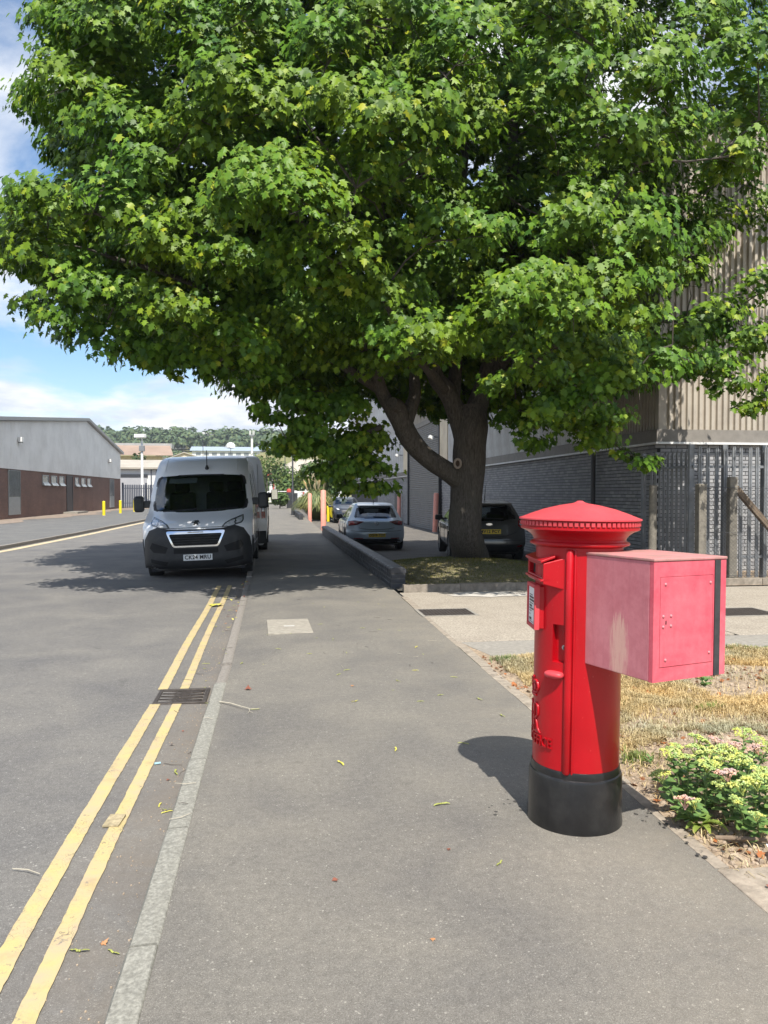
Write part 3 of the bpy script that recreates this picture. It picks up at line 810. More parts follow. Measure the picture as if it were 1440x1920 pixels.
for y, z, lab in ((49.0, 4.75, 'small box lamp high on the pale gable, nearer end'), (74.2, 4.55, 'small box lamp high on the pale gable, farther end')):
    t = thing('wall_lamp', lab, 'wall light', (LX + 0.09, y, z))
    MB().box(0, 0.25, -0.2, 0.2, -0.14, 0.14).build('lamp_body', M_white, t, bevel=0.02); MB().box(0.02, 0.2, -0.16, 0.16, -0.2, -0.142).build('diffuser', M_pane, t)

# palisade gate and fence to the right of that unit
M_dkblue = mat('dark blue grey steel', (0.05, 0.06, 0.085), 0.5, var=0.15)
gp = MB().box(-0.06, 0.06, -0.01, 0.01, 0.06, 2.35); gp.add([(-0.06, 0, 2.35), (0.06, 0, 2.35), (0, 0, 2.45)], [(0, 1, 2)])
gpm = gp.mesh('pale', M_dkblue)
fg = thing('palisade_gate', 'dark blue steel palisade gates closing the yard beside the brick unit', 'gate', (-15.3, 80.6, 0))
k = 0
for k in range(26):
    o = link('pale', gpm, fg); o.location = (0.1 + k * 0.155, k * 0.11, 0)
for z in (0.5, 2.0): MB().add([(0, 0.03, z), (4.1, 2.94, z), (4.1, 2.94, z + 0.06), (0, 0.03, z + 0.06), (0, 0.07, z), (4.1, 2.98, z), (4.1, 2.98, z + 0.06), (0, 0.07, z + 0.06)], [(0, 1, 2, 3), (7, 6, 5, 4), (3, 2, 6, 7), (0, 4, 5, 1), (0, 3, 7, 4), (1, 5, 6, 2)]).build('rail', M_dkblue, fg)
for x, y in ((0, 0.05), (2.05, 1.5), (4.15, 2.95)): MB().box(x - 0.08, x + 0.08, y - 0.08, y + 0.08, 0, 2.6).build('post', M_dkblue, fg)
# white industrial unit behind
M_wclad = mat('white cladding', (0.66, 0.66, 0.64), 0.5, var=0.05, vscale=0.5, dirt=(0.5, 0.48, 0.44), dscale=0.4, damt=0.5)
M_roofp = mat('pale lichened roof', (0.37, 0.335, 0.28), 0.9, var=0.15, vscale=0.6)
M_shutp = mat('pale grey shutter', (0.36, 0.36, 0.37), 0.5, var=0.05)
wu = thing('white_unit', 'low white industrial unit with grey shutter behind the dark gates', 'building', (-20.5, 93, 0))
MB().box(0, 16, 0, 20, -0.4, 4.35).build('wall', M_wclad, wu)
MB().add([(-0.4, -0.5, 4.36), (16.4, -0.5, 4.36), (16.4, 9, 5.6), (-0.4, 9, 5.6), (-0.4, -0.5, 4.56), (16.4, -0.5, 4.56), (16.4, 9, 5.8), (-0.4, 9, 5.8)], [(3, 2, 1, 0), (4, 5, 6, 7), (0, 1, 5, 4), (1, 2, 6, 5), (2, 3, 7, 6), (3, 0, 4, 7)]).build('roof', M_roofp, wu)
so = MB().box(2.0, 5.6, -0.06, -0.003, 0.0, 3.4).build('roller_shutter', M_shutp, wu)
MB().box(1.9, 5.7, -0.12, -0.004, 3.41, 3.75).build('shutter_box', M_darksteel, so)
MB().box(8.9, 10.5, -0.05, -0.003, 2.1, 3.2).build('sign_board', M_white, wu)
MB().box(8.3, 11.6, -0.03, -0.003, 0.0, 1.7).build('brick_panel', mat('buff brick panel', (0.26, 0.17, 0.12), 0.9, var=0.2, vscale=3), wu)
for x in (6.1, 6.7, 7.5, 8.0): MB().cyl((x, -0.15, 0), (x, -0.15, 4.3), 0.06, n=8).build('downpipe', M_dkblue, wu)
for x, y0 in ((8.0, 0),):
    pf = thing('palisade_fence', 'pale grey palisade behind the parked white van, before the white unit', 'fence', (-12.6, 88, 0))
    gpm2 = MB().box(-0.035, 0.035, -0.01, 0.01, 0.06, 2.4).mesh('pale', M_galv)
    for k in range(22): o = link('pale', gpm2, pf); o.location = (k * 0.16, 0, 0)
    for z in (0.5, 2.0): MB().box(-0.1, 3.5, 0.012, 0.05, z, z + 0.06).build('rail', M_galv, pf)
# CCTV mast
ct = thing('camera_mast', 'tall white security camera mast beside the white unit', 'camera mast', (-14.7, 88.5, 0))
MB().lathe([(0, 0), (0.30, 0), (0.28, 0.7), (0.15, 0.9), (0.13, 7.3), (0, 7.3)], 12).build('pole', M_white, ct, smooth=50)
MB().tube([(0, 0, 7.3), (0, 0, 7.6), (0.0, -0.3, 7.75)], 0.07, 8).build('arm', M_white, ct)
MB().boxm(Matrix.Translation((-0.1, -0.5, 7.85)) @ Matrix.Rotation(R(-20), 4, 'Z'), 0.62, 0.26, 0.2).build('camera_head', M_white, ct, bevel=0.05)
MB().box(-0.28, 0.28, -0.3, 0.28, 6.2, 6.8).build('junction_box', M_galv, ct, bevel=0.02)

# ------------------------------------------------------------------ things farther up the street
M_redf = mat('red fascia', (0.50, 0.07, 0.05), 0.5, var=0.1)
bg = thing('bungalow', 'far white bungalow with red fascia and pale roof beyond the end of the road', 'house', (-1.2, 150, 0))
MB().box(0, 14, 0, 9, 0, 5.0).build('wall', M_white, bg)
MB().add([(-0.6, -0.9, 5.0), (14.6, -0.9, 5.0), (14.6, 9.5, 5.0), (-0.6, 9.5, 5.0), (5, 3, 8.2), (11, 3, 8.2), (11, 6, 8.2), (5, 6, 8.2)], [(3, 2, 1, 0), (4, 5, 6, 7), (0, 1, 5, 4), (1, 2, 6, 5), (2, 3, 7, 6), (3, 0, 4, 7)]).build('roof', M_roofp, bg)
MB().box(-0.65, 14.65, -1.0, -0.91, 4.75, 5.25).build('fascia', M_redf, bg)
wf = MB().box(2.2, 4.0, -0.08, -0.003, 2.4, 4.1).build('window', M_redf, bg); MB().box(2.35, 3.85, -0.1, -0.081, 2.55, 3.95).build('pane', M_pane, wf)
for x in (0.8, 6.5): MB().box(x - 0.12, x + 0.12, -0.85, -0.6, 0, 4.9).build('porch_post', M_redf, bg)
gt = thing('white_gate', 'white tubular gate across the far end of the pavement', 'gate', (-0.9, 88, 0))
for x in (0, 2.9, 5.6): MB().cyl((x, 0, 0), (x, 0, 1.75), 0.06, n=8).build('post', M_white, gt)
for z in (0.55, 1.1, 1.72): MB().cyl((0, 0, z), (5.6, 0, z), 0.045, n=8).build('rail', M_white, gt)
pr = thing('gate_pier', 'dark brick gate pier with a red cap at the end of the pavement', 'gate pier', (1.36, 80, 0))
MB().box(-0.24, 0.24, -0.24, 0.24, 0, 1.62).build('shaft', M_eng[0], pr, bevel=0.02); MB().lathe([(0, 1.625), (0.26, 1.625), (0.28, 1.75), (0.2, 1.95), (0, 2.02)], 16).build('cap', M_redf, pr, smooth=40)
dg_ = thing('gate_leaf', 'dark grey sheet steel gate beside the brick pier', 'gate', (1.66, 79, 0))
MB().box(0, 0.55, -0.03, 0.03, 0.1, 1.55).build('leaf', M_darksteel, dg_); MB().box(0.05, 0.5, -0.05, -0.031, 0.3, 0.4).build('rail', M_darksteel, dg_)
sg = thing('notice_board', 'pale blue and white board beyond the black lamp post', 'sign', (2.2, 62, 0))
MB().box(0, 1.15, -0.03, 0.03, 0.35, 1.45).build('board', mat('pale blue board', (0.50, 0.62, 0.66), 0.5, var=0.1, vscale=2), sg)
MB().box(0.05, 0.13, 0.031, 0.09, 0, 1.4).build('leg', M_galv, sg); MB().box(1.02, 1.1, 0.031, 0.09, 0, 1.4).build('leg', M_galv, sg)
def lamp(loc, h, label, arm=1.0):
    t = thing('street_lamp', label, 'street lamp', loc, 0, 'street lamps')
    MB().lathe([(0, 0), (0.11, 0), (0.11, 1.85), (0.055, 1.95), (0.05, h), (0, h)], 10).build('column', M_darksteel, t, smooth=40)
    MB().tube([(0, 0, h), (arm * 0.3, 0, h + 0.15), (arm, 0, h + 0.2)], 0.035, 6).build('arm', M_darksteel, t)
    MB().boxm(Matrix.Translation((arm + 0.25, 0, h + 0.2)), 0.33, 0.1, 0.05).build('lantern', M_galv, t, bevel=0.02)
lamp((1.17, 53.8, 0), 7.0, 'black street lamp on the pavement past the second low wall', -1.0)
lamp((-11.855, 130.0, 3.722)[:2] + (0,), 11.0, 'thin street lamp rising behind the front white van', 1.2)
lamp((-8.488, 150.0, 4.073)[:2] + (0,), 10.2, 'thin street lamp rising above the roof of the rear white van', -1.2)
lamp((1.2, 100, 0), 6.2, 'street lamp in front of the white bungalow', 1.0)

# ------------------------------------------------------------------ hills and buildings in the distance
M_grassfar = mat('dry hillside grass', (0.19, 0.19, 0.075), 0.95, var=0.3, vscale=0.06, world_co=True, dirt=(0.28, 0.23, 0.12), dscale=0.09, damt=0.7)
def hill_z(x, y):
    t = max(0.0, min(1.0, (y - 150) / 420.0)); z = -0.5 + 33.0 * (t * t * (3 - 2 * t)) ** 1.05
    # grassy mound in front on the right
    d = math.exp(-(((x + 1) / 14) ** 2 + ((y - 232) / 22) ** 2)); z += 11.0 * d
    z += 4.0 * mnoise.noise(Vector((x * 0.006, y * 0.006, 2)))* t * 2
    return z
xs = frange(-420, -40, 40) + frange(-36, 30, 33) + frange(40, 460, 40); ys = frange(150, 640, 70)
mb = MB(); vs = [(x, y, hill_z(x, y)) for y in ys for x in xs]; nx = len(xs)
mb.add(vs, [(j*nx+i, j*nx+i+1, (j+1)*nx+i+1, (j+1)*nx+i) for j in range(len(ys)-1) for i in range(nx-1)])
tag(mb.build('hills', M_grassfar, smooth=60), kind='structure')
M_brown = mat('brown sheet roof', (0.31, 0.22, 0.165), 0.9, var=0.12, vscale=0.15, dirt=(0.22, 0.15, 0.11), dscale=0.1, damt=0.5)
wh = thing('hillside_warehouse', 'large hillside warehouse with a brown sloping roof and grey top edge', 'warehouse', (-92, 250, 0))
MB().box(0, 56, 4, 30, 2, 13.4).build('wall', M_cream, wh)
MB().add([(-1, 0, 13.4), (60, 0, 13.4), (57, 16, 17.2), (-1, 16, 17.2), (-1, 0, 13.6), (60, 0, 13.6), (57, 16, 17.5), (-1, 16, 17.5)], [(3, 2, 1, 0), (4, 5, 6, 7), (0, 1, 5, 4), (1, 2, 6, 5), (2, 3, 7, 6), (3, 0, 4, 7)]).build('roof', M_brown, wh)
MB().box(-1, 57.5, 16.01, 22, 16.6, 18.25).build('parapet', M_roofg, wh)
gw = thing('gabled_shed', 'cream gabled shed between the trees above the van roof', 'shed', (-24.4, 180, 0))
MB().add([(x, y, z) for y in (0, 20) for x, z in ((0, 3), (8.4, 3), (8.4, 9.2), (3.8, 10.7), (0, 9.2))], [(0, 1, 2, 3, 4), (9, 8, 7, 6, 5), (0, 5, 6, 1), (1, 6, 7, 2), (4, 3, 8, 9)[::1], (0, 4, 9, 5)]).build('wall', M_cream, gw)
MB().add([(x, y, z) for y in (-0.4, 20) for x, z in ((-0.5, 9.05), (3.8, 10.72), (8.9, 9.05), (8.9, 9.25), (3.8, 10.95), (-0.5, 9.25))], [(0, 1, 7, 6), (1, 2, 8, 7), (3, 4, 10, 9), (4, 5, 11, 10), (0, 5, 4, 1), (1, 4, 3, 2), (2, 3, 9, 8), (5, 0, 6, 11)]).build('roof', M_roofp, gw)
lg = thing('long_building', 'long low blue grey building below the wooded skyline', 'building', (-42, 400, 0))
MB().box(0, 34, 0, 14, 10, 23.0).build('wall', M_white, lg)
MB().add([(-1, -1, 23.0), (35, -1, 23.0), (35, 8, 25.4), (-1, 8, 25.4), (-1, -1, 23.3), (35, -1, 23.3), (35, 8, 25.7), (-1, 8, 25.7)], [(3, 2, 1, 0), (4, 5, 6, 7), (0, 1, 5, 4), (1, 2, 6, 5), (2, 3, 7, 6), (3, 0, 4, 7)]).build('roof', mat('blue grey roof', (0.30, 0.36, 0.42), 0.6, var=0.08), lg)
for k in range(8): MB().box(2 + k*4, 4.4 + k*4, -0.08, -0.01, 20.8, 22.2).build('window', M_pane, lg)
MB().lathe([(2.4, 25.0), (2.2, 26.6), (1.4, 27.6), (0, 28.0)], 14, c=(19, 6)).build('dome_vent', M_white, lg, smooth=60)
for k, (x, y, w, h) in enumerate(((-62, 470, 9, 6), (-48, 470, 8, 8), (-88, 480, 10, 5))):
    hz_ = hill_z(x, y); t = thing('hillside_house', ['pale house among the trees on the hillside, middle of the three', 'house with blue grey roof among the hillside trees, rightmost', 'pale house among the hillside trees, leftmost'][k], 'house', (x, y, hz_), 0, 'houses on the wooded hillside')
    MB().box(0, w, 0, 7, -2, h).build('wall', M_white if k != 1 else M_roofg, t)
    MB().add([(-0.4, -0.4, h), (w + 0.4, -0.4, h), (w + 0.4, 7.4, h), (-0.4, 7.4, h), (-0.4, 3.5, h + 2.4), (w + 0.4, 3.5, h + 2.4)], [(0, 1, 5, 4), (2, 3, 4, 5), (0, 4, 3), (1, 2, 5), (3, 2, 1, 0)]).build('roof', M_roofg, t)
    MB().box(1, 2.6, -0.06, -0.01, 2, h - 1).build('window', M_pane, t); MB().box(w - 2.6, w - 1, -0.06, -0.01, 2, h - 1).build('window', M_pane, t)
ms = thing('phone_mast', 'white phone mast with antenna head on the skyline', 'mast', (-9.9, 330, 14))
MB().cyl((0, 0, 0), (0, 0, 11.5), 0.55, 0.45, n=12).build('pole', M_white, ms, smooth=40)
MB().lathe([(0, 11.5), (1.1, 11.5), (1.1, 12.2), (0.4, 12.3), (0, 12.3)], 12).build('platform', M_galv, ms)
for k in range(6):
    a = k * PI / 3; MB().box(-0.12, 0.12, -0.1, 0.1, 11.9, 14.0).xform(Matrix.Translation((math.cos(a) * 0.95, math.sin(a) * 0.95, 0))).build('antenna', M_white, ms)

# ------------------------------------------------------------------ foliage materials
def leaf_mat(name, c_dark, c_mid, c_pale, trans=0.35, tcol=(0.20, 0.30, 0.03), rough=0.45, spec=0.5):
    m, nt, b = new_mat(name)
    geo = nt.nodes.new('ShaderNodeNewGeometry')
    r_ = geo.outputs['Random Per Island']
    c = nt.nodes.new('ShaderNodeValToRGB'); cr = c.color_ramp
    cr.elements[0].position = 0.0; cr.elements[0].color = c4(c_dark)
    cr.elements[1].position = 1.0; cr.elements[1].color = c4(c_pale)
    e = cr.elements.new(0.6); e.color = c4(c_mid); e = cr.elements.new(0.93); e.color = c4(tuple(x * 1.12 for x in c_mid))
    nt.links.new(r_, c.inputs[0])
    hue = ramp(nt, noise_tex(nt, objco(nt), 0.9, 3, 0.6), 0.38, 0.66, (0.78, 0.92, 1.1), (1.34, 1.14, 0.88))
    c_out = mixc(nt, 1.0, c.outputs[0], hue, 'MULTIPLY')
    nt.links.new(c_out, b.inputs['Base Color'])
    b.inputs['Roughness'].default_value = rough; b.inputs['Specular IOR Level'].default_value = spec
    tr = node(nt, 'BsdfTranslucent', {'Color': c4(tcol)})
    tc = mixc(nt, 0.55, c_out, tcol); nt.links.new(tc, tr.inputs['Color'])
    mx = nt.nodes.new('ShaderNodeMixShader'); mx.inputs[0].default_value = trans
    nt.links.new(b.outputs[0], mx.inputs[1]); nt.links.new(tr.outputs[0], mx.inputs[2])
    nt.links.new(mx.outputs[0], nt.nodes['Material Output'].inputs['Surface'])
    MATS[name] = m; return m
M_leaf = leaf_mat('maple leaf', (0.036, 0.086, 0.012), (0.116, 0.206, 0.014), (0.28, 0.33, 0.028), trans=0.13, tcol=(0.13, 0.33, 0.012), rough=0.48, spec=0.22)
M_leaf_far = leaf_mat('far foliage', (0.075, 0.125, 0.038), (0.115, 0.17, 0.05), (0.17, 0.20, 0.075), trans=0.2, tcol=(0.12, 0.18, 0.04), rough=0.7, spec=0.2)
M_leaf_wood = leaf_mat('hill wood foliage', (0.085, 0.125, 0.070), (0.115, 0.16, 0.085), (0.15, 0.19, 0.10), trans=0.15, tcol=(0.12, 0.18, 0.05), rough=0.8, spec=0.1)
M_leaf_dark = leaf_mat('dark foliage', (0.030, 0.055, 0.020), (0.045, 0.078, 0.025), (0.07, 0.10, 0.03), trans=0.2, tcol=(0.1, 0.16, 0.03), rough=0.6, spec=0.3)
def bark_mat():
    m, nt, b = new_mat('maple bark')
    co = objco(nt)
    mp = node(nt, 'Mapping', {'Vector': co, 'Scale': (1.0, 1.0, 0.16)})
    n1 = noise_tex(nt, mp.outputs[0], 42, 6, 0.65, 0.8); n2 = noise_tex(nt, co, 3.0, 5, 0.6)
    c = ramp(nt, n1, 0.3, 0.72, (0.036, 0.031, 0.026), (0.135, 0.118, 0.10))
    c = mixc(nt, ramp(nt, n2, 0.5, 0.75, (0, 0, 0), (0.5, 0.5, 0.5)), c, (0.075, 0.073, 0.055))
    nt.links.new(c, b.inputs['Base Color']); b.inputs['Roughness'].default_value = 0.95; b.inputs['Specular IOR Level'].default_value = 0.2
    bump_to(nt, b, n1, 0.9, 0.02); return m
M_bark = bark_mat()
M_twig = mat('twig bark', (0.085, 0.072, 0.058), 0.9, var=0.25, vscale=12)

# leaf template: 5 lobes, two halves folded along the midrib
HALF = [(0.33, 0.0), (0.22, 0.17), (0.62, 0.40), (0.29, 0.46), (0.30, 0.68), (0.12, 0.72)]
LV = [(0.0, 0.0)] + HALF + [(0.0, 1.0)] + [(-x, y) for x, y in HALF]
def leaf_verts(fold=0.28, curl=0.22):
    return np.array([(x, y - 0.12, -fold * abs(x) - curl * y * y) for x, y in LV])
LF = [(0, 1, 2, 3, 4, 5, 6, 7), (0, 7, 13, 12, 11, 10, 9, 8)]

def leaf_cloud(name, pos, nrm, tipd, size, m, parent, rng):
    """one mesh of many separate leaves"""
    n = len(pos)
    nrm = nrm / np.linalg.norm(nrm, axis=1, keepdims=True)
    t = tipd - nrm * np.sum(tipd * nrm, axis=1, keepdims=True); t /= (np.linalg.norm(t, axis=1, keepdims=True) + 1e-9)
    s = np.cross(t, nrm)
    base = np.stack([leaf_verts(f, c) for f, c in ((0.15, 0.10), (0.35, 0.3), (0.5, 0.18), (0.0, 0.45), (0.28, 0.55))])
    tv = base[rng.integers(0, len(base), n)]                       # n,12,3
    P = pos[:, None, :] + size[:, None, None] * (tv[:, :, 0:1] * s[:, None, :] + tv[:, :, 1:2] * t[:, None, :] + tv[:, :, 2:3] * nrm[:, None, :])
    k = len(LV)
    me = bpy.data.meshes.new(name)
    me.vertices.add(n * k); me.vertices.foreach_set('co', P.reshape(-1).astype(np.float32))
    fl = np.array(LF[0] + LF[1]); loops = (np.arange(n)[:, None] * k + fl[None, :]).reshape(-1)
    me.loops.add(len(loops)); me.loops.foreach_set('vertex_index', loops.astype(np.int32))
    ls = np.arange(2 * n) * 8
    me.polygons.add(2 * n); me.polygons.foreach_set('loop_start', ls.astype(np.int32))
    me.materials.append(m); me.update(calc_edges=True)
    return link(name, me, parent)

# ------------------------------------------------------------------ the big maple
TX, TY = 3.86, 15.05
maple = thing('maple_tree', 'big spreading maple with a thick forked trunk on the grass mound', 'tree', (TX, TY, 0))
T0 = Vector((TX, TY, 0))
def loc_pts(pts): return [Vector(p) - T0 for p in pts]
def limb_mb(pts, rads, n=14, sub=5, wob=0.05, seed=0):
    """smooth tapered limb through the points, slightly lumpy"""
    pts = loc_pts(pts); out = []; rr = []
    for i in range(len(pts) - 1):
        p0 = pts[max(i-1, 0)]; p1 = pts[i]; p2 = pts[i+1]; p3 = pts[min(i+2, len(pts)-1)]
        for k in range(sub):
            t = k / sub
            out.append(0.5 * ((2*p1) + (-p0 + p2)*t + (2*p0 - 5*p1 + 4*p2 - p3)*t*t + (-p0 + 3*p1 - 3*p2 + p3)*t**3))
            rr.append(rads[i] + (rads[i+1] - rads[i]) * t)
    out.append(pts[-1]); rr.append(rads[-1])
    mb = MB(); mb.tube(out, rr, n)
    mb.v = [tuple(Vector(v) * 1.0 + (Vector(v) - out[min(j // n, len(out)-1)]) * (wob * 2.2 * mnoise.noise(Vector(v) * 2.3 + Vector((seed, 0, 0)))) ) for j, v in enumerate(mb.v)]
    return mb, [p + T0 for p in out], rr
skel = []          # (point, radius) nodes that twigs may grow from
def limb(name, pts, rads, n=14, seed=0, add=True):
    mb, out, rr = limb_mb(pts, rads, n, seed=seed)
    o = mb.build(name, M_bark, maple, smooth=60, fix=False)
    if add: skel.extend([(p, r_) for p, r_ in zip(out, rr)])
    return o
trunk_pts = [(TX, TY, -0.1), (TX, TY, 0.30), (3.63, 14.522, 0.745), (3.652, 14.536, 1.468), (3.716, 14.545, 2.192), (3.759, 14.554, 2.811), (3.761, 14.564, 3.225)]
limb('trunk', trunk_pts, [0.44, 0.37, 0.315, 0.305, 0.325, 0.335, 0.25], 22, 1, add=False)
# the thick arm that leaves the trunk low on the left and turns up in a fork
limb('limb', [(3.633, 14.545, 1.727), (3.222, 14.457, 1.96), (2.809, 14.37, 2.219), (2.503, 14.32, 2.556), (2.328, 14.252, 2.868)], [0.24, 0.195, 0.18, 0.19, 0.20], 16, 2, add=False)
limb('limb', [(2.367, 14.244, 2.768), (2.146, 14.181, 3.077), (1.947, 14.116, 3.391), (1.767, 13.949, 3.801), (1.346, 13.624, 4.584), (0.754, 13.124, 5.531), (0.211, 12.611, 6.205)], [0.17, 0.15, 0.125, 0.11, 0.09, 0.07, 0.045], 12, 3)
limb('limb', [(2.367, 14.244, 2.768), (2.524, 14.331, 3.129), (2.623, 14.426, 3.443), (2.582, 14.547, 4.017), (2.332, 14.404, 4.988), (2.064, 13.969, 6.325), (1.841, 13.419, 7.326)], [0.16, 0.14, 0.11, 0.10, 0.085, 0.065, 0.045], 12, 4)
limb('limb', [(2.368, 14.245, 2.818), (2.266, 14.115, 3.101), (2.101, 13.887, 3.17)], [0.15, 0.13, 0.11], 12, 14, add=False)
limb('limb', [(3.697, 14.554, 2.45), (3.482, 14.547, 3.013), (3.269, 14.538, 3.47), (3.016, 14.481, 3.813), (2.828, 14.327, 4.687), (2.677, 14.08, 6.098), (2.702, 13.706, 7.5), (2.681, 13.142, 9.07)], [0.24, 0.205, 0.18, 0.16, 0.13, 0.11, 0.085, 0.055], 14, 5)
limb('limb', [(3.759, 14.55, 2.656), (3.855, 14.599, 3.127), (4.035, 14.637, 3.652), (4.264, 14.625, 4.484), (4.526, 14.624, 5.94), (4.544, 14.468, 7.933), (4.33, 14.141, 9.856), (4.102, 13.821, 11.954)], [0.25, 0.21, 0.185, 0.16, 0.14, 0.12, 0.09, 0.05], 14, 6)
limb('limb', [(4.055, 14.634, 3.652), (4.702, 14.162, 4.607), (5.211, 13.709, 5.507), (5.323, 13.124, 7.036), (5.941, 12.458, 8.144), (6.437, 11.802, 8.956)], [0.12, 0.11, 0.095, 0.07, 0.045, 0.025], 12, 7)
limb('limb', [(3.402, 14.565, 3.27), (3.548, 14.929, 4.523), (3.537, 15.175, 6.271), (3.733, 15.187, 7.873), (3.817, 15.025, 10.003), (3.879, 14.873, 12.387)], [0.13, 0.12, 0.105, 0.09, 0.07, 0.04], 12, 8)
limb('limb', [(3.886, 14.597, 3.23), (4.647, 15.167, 4.062), (6.126, 15.784, 4.76), (7.754, 16.187, 5.822)], [0.13, 0.11, 0.08, 0.05], 12, 9)
limb('limb', [(4.076, 14.632, 3.704), (4.585, 13.352, 3.864), (4.888, 11.906, 4.314), (5.11, 10.672, 4.665)], [0.10, 0.085, 0.065, 0.04], 10, 10)
limb('limb', [(3.269, 14.538, 3.47), (2.65, 13.419, 3.736), (2.044, 12.095, 3.931), (1.515, 10.763, 4.253)], [0.10, 0.085, 0.06, 0.04], 10, 11)
limb('limb', [(1.947, 14.116, 3.391), (1.277, 13.917, 3.785), (0.404, 13.544, 4.168), (-0.569, 12.884, 4.621), (-1.53, 12.42, 4.889), (-2.47, 11.949, 5.037)], [0.095, 0.085, 0.075, 0.06, 0.045, 0.03], 10, 12)
limb('limb', [(2.828, 14.327, 4.687), (1.774, 13.998, 5.839), (0.409, 13.417, 7.24), (-0.803, 12.806, 8.354), (-1.732, 12.357, 9.414)], [0.10, 0.09, 0.07, 0.05, 0.03], 10, 13)
limb('limb', [(1.935, 14.102, 2.751), (1.604, 14.246, 2.611), (1.228, 14.497, 2.425), (0.829, 14.549, 2.274)], [0.05, 0.045, 0.03, 0.02], 8, 15)
limb('limb', [(4.526, 14.624, 5.94), (6.183, 14.818, 6.912), (7.871, 14.79, 7.198), (9.693, 14.539, 7.414)], [0.09, 0.08, 0.06, 0.04], 10, 16)
limb('limb', [(4.264, 14.625, 4.484), (5.231, 13.483, 4.675), (6.382, 12.509, 4.494), (7.477, 12.05, 4.427)], [0.09, 0.075, 0.055, 0.035], 10, 17)
limb('limb', [(2.83, 14.339, 5.189), (1.86, 15.529, 6.947), (0.064, 17.373, 10.065), (-1.657, 18.68, 12.314)], [0.09, 0.08, 0.06, 0.04], 10, 18)
# healed knot
kn = MB(); c_ = Vector((3.416, 14.261, 2.086)) - T0
ring = [c_ + Vector((0.062 * math.cos(a), 0.0, 0.083 * math.sin(a))) for a in frange(0, 2*PI, 18)]
kn.tube(ring, 0.024, 8, cap=False); kn.build('knot', mat('healed bark', (0.27, 0.22, 0.18), 0.9, var=0.2), maple, smooth=60)
kd = MB(); kd.add([c_ + Vector((0.058 * math.cos(a), 0.01, 0.079 * math.sin(a))) for a in frange(0, 2*PI, 18)[:-1]], [tuple(range(18))]); kd.build('knot_hollow', mat('dark hollow', (0.05, 0.03, 0.02), 0.9), maple)

